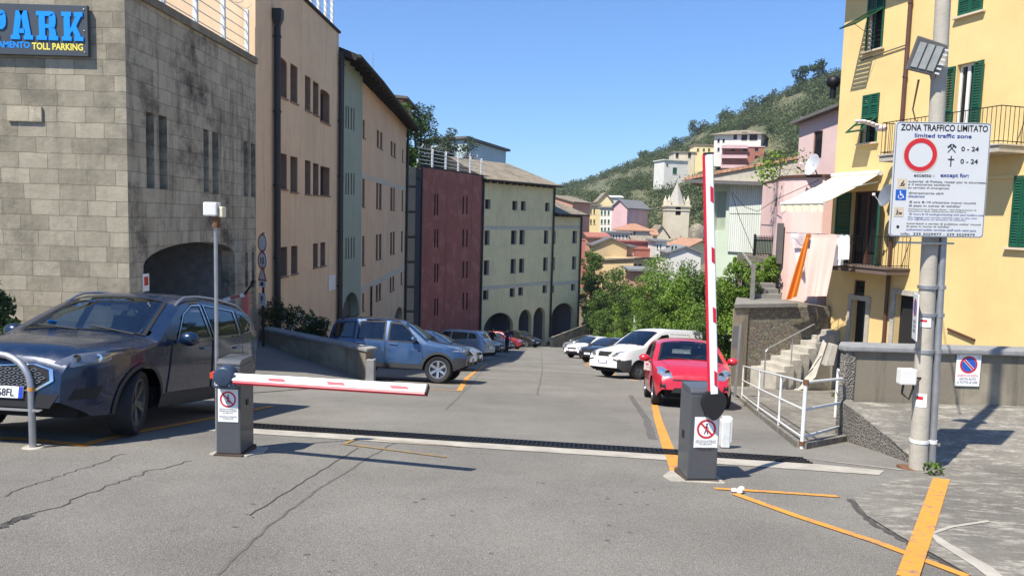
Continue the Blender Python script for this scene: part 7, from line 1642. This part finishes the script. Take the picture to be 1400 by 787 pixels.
# junction box
c = at(1241, 514, pb.y-.08); jb = thing('junction_box', 'small white junction box strapped to the leaning pole', 'box', c)
mb = MB(); mb.box((-.1, -.06, -.085), (.07, .05, .085), 0, Matrix.Translation(c)); mb.build('housing', 'white_plastic', jb, bevel=.012)
mb = MB(); mb.tube([c+V((-.04, 0, -.085)), c+V((-.05, 0, -.19)), c+V((.02, -.02, -.25)), c+V((.06, -.02, -.12)), c+V((.06, 0, -.07))], .012, 6); mb.tube([c+V((.05, 0, -.02)), c+V((.17, .02, -.02))], .012, 6); mb.build('cable', 'black_plastic', jb)
# big limited traffic zone sign
dS = pb.y-.16
c00, c10, c11, c01 = at(1214, 321, dS), at(1341, 327, dS), at(1357, 167, dS), at(1226, 168, dS)
sx = ((c10+c11)/2-(c00+c01)/2); sy = ((c01+c11)/2-(c00+c10)/2); ctr = (c00+c10+c11+c01)/4; SW, SH = sx.length, sy.length
MS = frame(ctr, sx, sy); ts = thing('traffic_sign', 'large white limited traffic zone panel on the leaning pole, full of small print', 'traffic sign', ctr)
def rr_poly(w, h, r_, z, n=6):
    out = []
    for cx_, cy_, a0_ in ((w/2-r_, h/2-r_, 0), (-w/2+r_, h/2-r_, 90), (-w/2+r_, -h/2+r_, 180), (w/2-r_, -h/2+r_, 270)):
        for k in range(n+1): a = R(a0_+90*k/n); out.append(V((cx_+r_*math.cos(a), cy_+r_*math.sin(a), z)))
    return out
mb = MB(); mb.prism([MS @ p for p in rr_poly(SW, SH, .035, -.012)], (MS.to_3x3() @ V((0, 0, 1)))*.022); mb.build('panel', 'sign_panel', ts)
o_, i_ = [MS @ p for p in rr_poly(SW-.008, SH-.008, .034, .0115)], [MS @ p for p in rr_poly(SW-.024, SH-.024, .03, .0115)]; mb = MB(); n_ = len(o_); mb.add(o_+i_, [(k, (k+1) % n_, n_+(k+1) % n_, n_+k) for k in range(n_)]); mb.build('border', 'grey_metal', ts)
mb = MB(); mb.box((-SW/2+.12, -SH*.33, -.045), (SW/2-.12, -SH*.33+.05, -.013), 0, MS); mb.box((-SW/2+.12, SH*.33, -.045), (SW/2-.12, SH*.33+.05, -.013), 0, MS); mb.box((-SW/2+.1, -SH/2-.075, -.05), (SW/2-.28, -SH/2-.055, -.02), 0, MS); mb.build('bracket', 'grey_metal', ts)
T = lambda u, v: MS @ Matrix.Translation((-SW/2+SW*u, SH/2-SH*v, .0125))
def line(s, u0, u1, v, h, mat, bold=.0, align='L'):
    mb = MB(); text_mb(mb, s, T(u0, v), width=(u1-u0)*SW, height=h*SH, bold=bold); mb.build('lettering', mat, ts)
line('ZONA TRAFFICO LIMITATO', .05, .965, .075, .055, 'ink_black', .02); line('limited traffic zone', .20, .80, .133, .035, 'ink_blue', .018)
def ringm(u, v, r0, r1, mat, nm): 
    mb = MB(); c = V((-SW/2+SW*u, SH/2-SH*v, .0125)); K = 48
    for k in range(K):
        a, b = 2*math.pi*k/K, 2*math.pi*(k+1)/K; mb.poly([MS @ (c+V((math.cos(t)*q, math.sin(t)*q, 0))) for t, q in ((a, r1), (b, r1), (b, r0), (a, r0))])
    mb.build(nm, mat, ts)
ringm(.275, .285, .125, .172, 'sign_red', 'no_entry_ring'); ringm(.275, .285, .172, .182, 'pale_band', 'ring_halo')
def strokes(u, v, sc, segs, mat, nm):
    mb = MB(); c = V((-SW/2+SW*u, SH/2-SH*v, .0126))
    for i, (a, b, w) in enumerate(segs):
        A, B = V((a[0]*sc, a[1]*sc, .0003*i)), V((b[0]*sc, b[1]*sc, .0003*i)); t = (B-A).normalized(); nn = V((-t.y, t.x, 0))*w*sc/2; mb.poly([MS @ (c+p) for p in (A-nn, B-nn, B+nn, A+nn)])
    mb.build(nm, mat, ts)
hm = [((-.8, -.8), (.45, .55), .16), ((.8, -.8), (-.45, .55), .16), ((.1, .85), (.85, .2), .3), ((-.1, .85), (-.85, .2), .3)]
strokes(.60, .225, .052, hm, 'ink_black', 'hammers_symbol'); strokes(.60, .335, .055, [((0, -1), (0, 1), .22), ((-.6, .35), (.6, .35), .22)], 'ink_black', 'cross_symbol')
line('0 - 24', .70, .885, .245, .04, 'ink_black', .02); line('0 - 24', .70, .885, .353, .04, 'ink_black', .02)
line('eccetto :', .22, .435, .475, .03, 'ink_black', .012); line('except for:', .50, .80, .472, .034, 'ink_blue', .02)
L9 = [("autorita' di Polizia, mezzi per la sicurezza", .165, .985, .524, .019, 0), ('e il soccorso sanitario', .165, .61, .550, .019, 0), ('(in servizio di emergenza)', .165, .60, .578, .017, 0), ('diversamente abili', .175, .545, .625, .019, 0), ('disabled', .175, .345, .655, .021, 1), ("ore 8-10 c/scarico merci muniti", .235, .895, .704, .019, 0), ("di pass in corso di validita'", .185, .735, .735, .019, 0), ("(limitatamente al Paese Basso - vedi Regolamento di", .185, .905, .762, .011, 0), ("esecuzione della deliberazione del Sindaco)", .185, .80, .780, .011, 0), ('hours 8-10 loading/unloading with pass holders only', .24, .99, .808, .016, 1), ('(for luggage and tourists vehicles refer to the rules', .185, .92, .834, .012, 1), ('and regulations on direction of vehicles)', .185, .80, .852, .012, 1), ("autorizzati a servizi di pubblica utilita' muniti", .175, .965, .890, .016, 0), ("di pass in corso di validita'", .175, .635, .915, .016, 0), ('authorised public services staff with valid pass', .175, .92, .945, .018, 1), ('info:  339 3029977 - 339 3029979', .12, .91, .984, .021, 0)]
for s, a, b, v, h, bl in L9: line(s, a, b, v, h, 'ink_blue' if bl else 'ink_black', .008)
strokes(.205, .698, .017, hm, 'ink_black', 'hammers_symbol'); strokes(.21, .803, .015, hm, 'ink_blue', 'hammers_symbol')
def tile(u, v, w, mat): mb = MB(); c = V((-SW/2+SW*u, SH/2-SH*v, .0124)); mb.poly([MS @ (c+V((x*w, y*w, 0))) for x, y in ((-1, -1), (1, -1), (1, 1), (-1, 1))]); mb.build('symbol_tile', mat, ts)
tile(.10, .535, .05, 'pale_band'); tile(.10, .535, .047, 'sticker_white') if False else None
strokes(.10, .535, .035, [((-.7, -.7), (.8, -.7), .25), ((-.3, -.4), (.3, .2), .5), ((.2, .3), (.5, .8), .35), ((.3, -.5), (.9, -.1), .3)], 'ink_black', 'rescue_symbol')
tile(.095, .635, .055, 'sign_blue'); strokes(.095, .635, .042, [((-.15, .9), (-.15, .55), .32), ((-.15, .5), (-.1, -.1), .2), ((-.1, -.05), (.45, -.05), .2), ((.45, -.05), (.75, -.75), .2), ((-.12, .25), (.3, .25), .16)]+[((-.1+.55*math.cos(a), -.45+.5*math.sin(a)), (-.1+.55*math.cos(a+.5), -.45+.5*math.sin(a+.5)), .15) for a in [R(x) for x in range(130, 350, 28)]], 'sticker_white', 'wheelchair_symbol')
tile(.085, .785, .05, 'pale_band'); strokes(.085, .785, .036, [((-.5, .8), (-.5, .5), .3), ((-.5, .4), (-.45, -.2), .3), ((-.45, -.2), (-.1, -.9), .22), ((-.45, -.2), (-.8, -.9), .22), ((.1, -.4), (.9, -.4), .5), ((-.3, .1), (.2, -.2), .15)], 'ink_black', 'porter_symbol')
ringm(.085, .915, .001, .016, 'ink_black', 'dot_symbol')
# floodlight above
c = at(1266, 77, pb.y-.12); fl_ = thing('floodlight', 'grey finned floodlight bolted near the top of the leaning pole', 'floodlight', c)
ML = frame(c+V((.01, 0, 0)), V((.80, -.22, -.55)) if False else V((.93, -.25, -.27)), V((.28, -.35, .93))) @ Matrix.Scale(.86, 4)
mb = MB(); mb.prism([ML @ V(p) for p in ((-.17, -.2, -.02), (.13, -.2, -.02), (.17, .17, -.02), (-.19, .2, -.02))], (ML.to_3x3() @ V((0, 0, 1)))*.07); mb.build('housing', 'grey_eave', fl_, bevel=.012)
mb = MB()
for k in range(3): x = -.14+.095*k; mb.box((x, -.15, .052), (x+.075, .14, .058), 0, ML)
mb.build('lamp_glass', 'lamp_glass', fl_)
mb = MB()
for k in range(6): mb.box((.15, -.17+.055*k, -.05), (.20, -.15+.055*k, .05), 0, ML)
mb.build('cooling_fin', 'sticker_white', fl_); mb = MB(); mb.bar(c+V((.06, .02, -.06)), c+V((.17, .12, -.22)), .05, .05); mb.build('bracket', 'grey_metal', fl_)
# small no stopping plate on the pole, edge on
c = at(1252, 432, pb.y-.0); Mp = frame(c+V((-.03, -.05, 0)), V((-.33, -.94, 0)), pd); ns = thing('no_parking_sign', 'narrow no parking plate clamped edge on to the leaning pole', 'sign', c)
mb = MB(); mb.box((-.14, -.25, -.006), (.14, .25, .006), 0, Mp); mb.build('plate', 'sticker_white', ns, bevel=.003)
def park_disc(Mx, r_, root):
    def disc(r0, r1, z, mat, nm):
        mb = MB(); K = 32
        for k in range(K):
            a, b = 2*math.pi*k/K, 2*math.pi*(k+1)/K; mb.poly([Mx @ V((math.cos(t)*q, math.sin(t)*q, z)) for t, q in ((a, r1), (b, r1), (b, r0), (a, r0))])
        return mb.build(nm, mat, root)
    disc(.0001, r_*.84, .001, 'sign_blue', 'blue_disc'); disc(r_*.8, r_, .0016, 'sign_red', 'red_ring')
    mb = MB(); d = V((-.707, .707, 0)); e = V((.707, .707, 0)); mb.poly([Mx @ (d*r_*.82*a+e*r_*.085*b+V((0, 0, .0024))) for a, b in ((-1, -1), (1, -1), (1, 1), (-1, 1))]); mb.build('red_bar', 'sign_red', root)
    for s_ in (-1, 1): mb = MB(); mb.poly([Mx @ (d*r_*.78*a+e*r_*(.125*s_+.025*b)+V((0, 0, .0022))) for a, b in ((-1, -1), (1, -1), (1, 1), (-1, 1))]); mb.build('white_edge', 'sticker_white', root)
park_disc(Mp @ Matrix.Translation((0, .1, .0065)), .095, ns)
for s, y in (('AREA', -.07), ('SENZA SOSTA', -.12), ('RISERVATA', -.17)): mb = MB(); text_mb(mb, s, Mp @ Matrix.Translation((0, y, .007)), height=.035, width=.16, align='C', bold=.01); mb.build('lettering', 'ink_black', ns)
# no parking notice on the boundary wall
c = at(1323.5, 506, 10.93); Mw = frame(V((c.x, 10.93, c.z)), (1, 0, 0), (0, 0, 1)); nw = thing('wall_notice', 'white no parking notice with a blue and red disc on the grey boundary wall', 'sign', c)
wn, hn = .36, .47
mb = MB(); mb.box((-wn/2, -hn/2, -.004), (wn/2, hn/2, .003), 0, Mw); mb.build('plate', 'sticker_white', nw, bevel=.002)
park_disc(Mw @ Matrix.Translation((0, .085, .0035)), .128, nw)
for s, y, m_ in (('DIVIETO DI SOSTA', -.095, 'sign_red'), ('USCITA AUTO', -.145, 'ink_black'), ('A TUTTE LE ORE', -.195, 'ink_black')): mb = MB(); text_mb(mb, s, Mw @ Matrix.Translation((0, y, .004)), height=.034, width=.30 if len(s) > 12 else .25, align='C', bold=.012); mb.build('lettering', m_, nw)
for x in (-.15, .15): mb = MB(); mb.ell(Mw @ V((x, .205, .005)), (.01, .006, .01), 6, 4); mb.build('screw', 'grey_metal', nw)
# ------------------------------------------------------------------ roadside sign stack by the garage and its barrier
p = at(360, 400, 20.4); g0 = G(p.x, p.y); ss_ = thing('sign_stack', 'narrow post with a stack of small red rimmed traffic signs beside the peach wall', 'traffic sign', (p.x, p.y, g0))
mb = MB(); mb.tube([(p.x, p.y, g0), (p.x, p.y, at(360, 318, 20.4).z)], .035, 8); mb.build('pole', 'iron', ss_)
sd_ = V((.42, -.9, 0))
for py, kind in ((332, 'c'), (356, 'c'), (374, 't'), (388, 'b'), (409, 'p')):
    c = at(358.5, py, 20.28); Mx = frame(c, V((.72, -.70, 0)), (0, 0, 1))
    if kind == 'c':
        mb = MB(); mb.lathe([(.001, .0), (.25, .0), (.25, -.015), (.001, -.015)], 28, Mx); dsc = mb.build('disc', 'sticker_white', ss_)
        mb = MB(); K = 28
        for k in range(K): a, b = 2*math.pi*k/K, 2*math.pi*(k+1)/K; mb.poly([Mx @ V((math.cos(t)*q, math.sin(t)*q, .002)) for t, q in ((a, .25), (b, .25), (b, .2), (a, .2))])
        mb.build('red_ring', 'fade_red', dsc)
        if py == 356: mb = MB(); text_mb(mb, '10', Mx @ Matrix.Translation((0, -.09, .003)), height=.18, width=.2, align='C', bold=.02); mb.build('number', 'ink_black', dsc)
    elif kind == 't':
        mb = MB(); mb.prism([Mx @ V(q) for q in ((-.25, -.2, 0), (.25, -.2, 0), (0, .24, 0))], Mx.to_3x3() @ V((0, 0, -.012))); tr_o = mb.build('triangle', 'fade_red', ss_)
        mb = MB(); mb.poly([Mx @ V(q) for q in ((-.16, -.15, .002), (.16, -.15, .002), (0, .14, .002))]); mb.build('white_centre', 'sticker_white', tr_o)
    else:
        h_ = .17 if kind == 'b' else .33; mb = MB(); mb.box((-.2, -h_/2, -.012), (.2, h_/2, 0), 0, Mx); pl_ = mb.build('plate', 'sticker_white', ss_)
        mb = MB(); mb.box((-.08, -h_*.3, .001), (.06, h_*.3, .003), 0, Mx) if kind == 'b' else text_mb(mb, 'P', Mx @ Matrix.Translation((-.08, -.1, .002)), height=.2, width=.13, bold=.02); mb.build('symbol', 'ink_black', pl_)
a = at(336, 430, 18.3); a = V((a.x, a.y, G(a.x, a.y))); gb_ = thing('garage_barrier', 'small red post barrier with a red and white arm at the garage mouth', 'barrier', a)
tz_ = at(336, 402, 18.3).z
mb = MB(); mb.bar(a, (a.x, a.y, tz_+.05), .16, .16, up=(0, 1, 0)); mb.build('post', 'fade_red', gb_, bevel=.01)
b = at(283, 417, 18.3); q = V((a.x, a.y-.1, tz_)); mb = MB(); mb.bar(q, b, .05, .1); ar_ = mb.build('arm', 'arm_white', gb_)
for k in (.1, .55): mb = MB(); mb.bar(q.lerp(b, k)+V((0, -.003, 0)), q.lerp(b, k+.25)+V((0, -.003, 0)), .052, .085); mb.build('red_band', 'fade_red', ar_)
mb = MB(); mb.tube([q, at(345, 388, 18.2)], .03, 6); mb.tube([at(345, 388, 18.2), at(347, 383, 18.2)], .05, 6); mb.build('counterweight', 'black_plastic', gb_)
ua3 = FS.uz(198, 386); mb = MB(); FS.box(mb, ua3[0]-.12, ua3[0]+.12, ua3[1]-.18, ua3[1]+.18, .01, .03); o = mb.build('fire_notice', 'sticker_white'); tag(o, 'small white plate with a red square beside the garage arch', 'sign')
mb = MB(); FS.box(mb, ua3[0]-.08, ua3[0]+.08, ua3[1]-.06, ua3[1]+.12, .031, .034); mb.build('red_square', 'sign_red', o)
c = at(300, 374, 20.6); fe = thing('fire_hose', 'red fire hose cabinet hanging inside the garage arch', 'fire hose', c)
mb = MB(); mb.box((-.08, -.1, -.3), (.08, .1, .3), 0, Matrix.Translation(c)); mb.build('cabinet', 'sign_red', fe, bevel=.03)
c = FS.pt(FS.uz(258, 362)[0], FS.uz(258, 362)[1], -1.5); fl2 = thing('ceiling_lamp', 'dark lamp hanging under the garage arch', 'lamp', c); mb = MB(); mb.tube([c, c+V((0, 0, .6))], .02, 6); mb.lathe([(.02, .12), (.2, .0), (.2, -.03), (.02, -.03)], 12, Matrix.Translation(c)); mb.build('shade', 'iron', fl2)
# ------------------------------------------------------------------ people at the end of the street
def person(label, px, py, hgt_, top, legs, yaw, stride, arm, hair='hair_dark', legm=None):
    p = pg(px, py); p.z = G(p.x, p.y)+.01; k = hgt_/1.75; Rz = Matrix.Translation(p) @ Matrix.Rotation(yaw, 4, 'Z') @ Matrix.Scale(k, 4)
    s = stride
    J = {'pelvis': (0, 0, .93), 'waist': (0, 0, 1.08), 'chest': (.02, 0, 1.28), 'neck': (.03, 0, 1.46), 'chin': (.045, 0, 1.54), 'head': (.05, 0, 1.63), 'crown': (.04, 0, 1.72)}
    Rr = {'pelvis': (.15, .12), 'waist': (.14, .11), 'chest': (.17, .12), 'neck': (.058, .058), 'chin': (.07, .075), 'head': (.082, .095), 'crown': (.05, .06)}
    E_ = [('pelvis', 'waist'), ('waist', 'chest'), ('chest', 'neck'), ('neck', 'chin'), ('chin', 'head'), ('head', 'crown')]
    for sg, n_ in ((1, 'l'), (-1, 'r')):
        st = s*sg; J.update({n_+'hip': (0, .09*sg, .88), n_+'knee': (.18*st+.02, .10*sg, .49), n_+'ank': (.34*st-.03, .10*sg, .09+.05*(st < 0)), n_+'toe': (.34*st+.15, .12*sg, .04), n_+'sho': (.02, .19*sg, 1.40), n_+'elb': (-.10*st*arm, .25*sg, 1.12), n_+'wri': (.10-.22*st*arm, .25*sg, .88), n_+'hand': (.13-.25*st*arm, .245*sg, .80), n_+'thumb': (.17-.22*st*arm, .225*sg, .83)})
        Rr.update({n_+'hip': (.098, .10), n_+'knee': (.062, .062), n_+'ank': (.042, .045), n_+'toe': (.038, .03), n_+'sho': (.066, .066), n_+'elb': (.045, .045), n_+'wri': (.03, .033), n_+'hand': (.022, .04), n_+'thumb': (.012, .012)})
        E_ += [('pelvis', n_+'hip'), (n_+'hip', n_+'knee'), (n_+'knee', n_+'ank'), (n_+'ank', n_+'toe'), ('chest', n_+'sho'), (n_+'sho', n_+'elb'), (n_+'elb', n_+'wri'), (n_+'wri', n_+'hand'), (n_+'wri', n_+'thumb')]
        for f in range(4):
            nm = n_+'f%d' % f; J[nm] = (.16-.26*st*arm, (.245-.018*(f-1.5))*sg, .70+.012*abs(f-1.2)); J[nm+'b'] = (.145-.26*st*arm+.01*f, (.245-.016*(f-1.5))*sg, .76); Rr[nm] = (.009, .009); Rr[nm+'b'] = (.011, .011); E_ += [(n_+'hand', nm+'b'), (nm+'b', nm)]
    ks = list(J); me = bpy.data.meshes.new('person'); me.from_pydata([J[q] for q in ks], [(ks.index(a), ks.index(b)) for a, b in E_], [])
    o = bpy.data.objects.new('tmp', me); COL.objects.link(o); sk_ = o.modifiers.new('skin', 'SKIN')
    for i, q in enumerate(ks): me.skin_vertices[0].data[i].radius = Rr[q]
    me.skin_vertices[0].data[0].use_root = True
    sb = o.modifiers.new('sub', 'SUBSURF'); sb.levels = 1; sb.render_levels = 1
    dg = bpy.context.evaluated_depsgraph_get(); m2 = bpy.data.meshes.new_from_object(o.evaluated_get(dg)); bpy.data.objects.remove(o)
    root = thing('person', label, 'person', p)
    for mm in (top, legs, 'skin', 'cloth_black'): m2.materials.append(MAT[mm])
    for f in m2.polygons:
        c = f.center
        if c.z < .11: f.material_index = 3
        elif legm and c.z < .52: f.material_index = 2
        elif c.z < .98 and abs(c.y) < .2: f.material_index = 1
        elif c.z > 1.47 or (abs(c.y) > .195 and c.z < 1.16): f.material_index = 2
        else: f.material_index = 0
        f.use_smooth = True
    m2.transform(wmat(root).inverted() @ Rz); b = bpy.data.objects.new('body', m2); COL.objects.link(b); b.parent = root; WM[b.name] = wmat(root)
    mb = MB(); mb.ell(V((.025, 0, 1.675)), (.10, .088, .085), 12, 8); mb.ell(V((-.01, 0, 1.62)), (.075, .083, .09), 12, 8); mb.v = [Rz @ v for v in mb.v]; mb.build('hair', hair, root, smooth=70)
    mb = MB(); 
    for sg in (1, -1): mb.ell(V((.135, .033*sg, 1.63)), (.012, .014, .01), 6, 4)
    mb.v = [Rz @ v for v in mb.v]; mb.build('eyes', 'ink_black', root); mb = MB(); mb.ell(V((.145, 0, 1.60)), (.02, .014, .022), 6, 5); mb.ell(V((.13, 0, 1.565)), (.012, .025, .006), 6, 4); mb.ell(V((.04, .09, 1.61)), (.02, .012, .032), 6, 5); mb.ell(V((.04, -.09, 1.61)), (.02, .012, .032), 6, 5); mb.v = [Rz @ v for v in mb.v]; mb.build('face', 'skin', root, smooth=60)
    return root
person('person in dark clothes walking in the shade between the parked cars', 672, 484, 1.74, 'cloth_black', 'cloth_khaki', R(60), .55, .8, legm=True)
person('person in a navy blue top walking at the edge of the shade', 693, 482, 1.72, 'cloth_navy', 'cloth_black', R(-110), .5, .8)
# thin overhead cables by the awning
for lab, pts in (('thin black cable drooping across the corrugated wall to the pink house', [at(1000, 262, 32.8), at(1018, 283, 32.7), at(1036, 289, 32.6), at(1062, 272, 28.3), at(1120, 246, 26.9)]), ('thin black cable slanting down the corrugated wall behind the vine', [at(1000, 264, 32.8), at(1012, 300, 32.7), at(1030, 344, 32.6)]), ('cable running from the floodlight bracket down to the yellow wall', [at(1256, 110, 8.4), at(1248, 150, 12), at(1252, 165, 17), FY.pt(FY.uz(1258, 168)[0], FY.uz(1258, 168)[1], .05)])):
    mb = MB(); mb.tube(pts, .012, 5); tag(mb.build('overhead_cable', 'iron'), lab, 'cable')
# ------------------------------------------------------------------ groups of repeats
for o in list(bpy.data.objects):
    if o.parent or 'label' not in o or 'group' in o: continue
    b = o.name.split('.')[0]
    g = {'parking_barrier': 'barriers across the lane', 'barrier_plinth': 'barrier pads', 'satellite_dish': 'satellite dishes', 'overhead_cable': 'cables by the awning', 'weed': 'weeds', 'shrub': 'shrubs in the planter', 'hill_tree': 'trees on the ridge',
        'garage_building': 'coloured garage buildings along the left side', 'arcade_building': 'sections of the cream arcade building', 'terrace_railing': 'railings along the flat roofs', 'hill_house': 'houses above the left side of the street', 'stone_steps': 'steps by the rubble wall', 'upper_steps': 'steps by the rubble wall'}.get(b)
    if b == 'house': g = 'houses on the hillside' if 'hill' in o['label'] else 'houses of the town below the street'
    if b in ('tree', 'bush'): g = 'trees on the bank above the left buildings' if ('bank' in o['label']) else 'trees and bushes beyond the parked cars'
    if g: o['group'] = g

# ------------------------------------------------------------------ air
m = bpy.data.materials.new('haze'); m.use_nodes = True; nt = m.node_tree; nt.nodes.remove(nt.nodes['Principled BSDF'])
pv_ = nt.nodes.new('ShaderNodeVolumePrincipled'); pv_.inputs['Color'].default_value = (.80, .88, 1, 1); pv_.inputs['Density'].default_value = .0002; pv_.inputs['Anisotropy'].default_value = .2
nt.links.new(pv_.outputs[0], nt.nodes['Material Output'].inputs['Volume']); MAT['haze'] = m
mb = MB(); mb.box((-3100, -340, -90), (3100, 6100, 130)); tag(mb.build('haze', 'haze', uv=False), kind='stuff')
SC.cycles.volume_bounces = 0
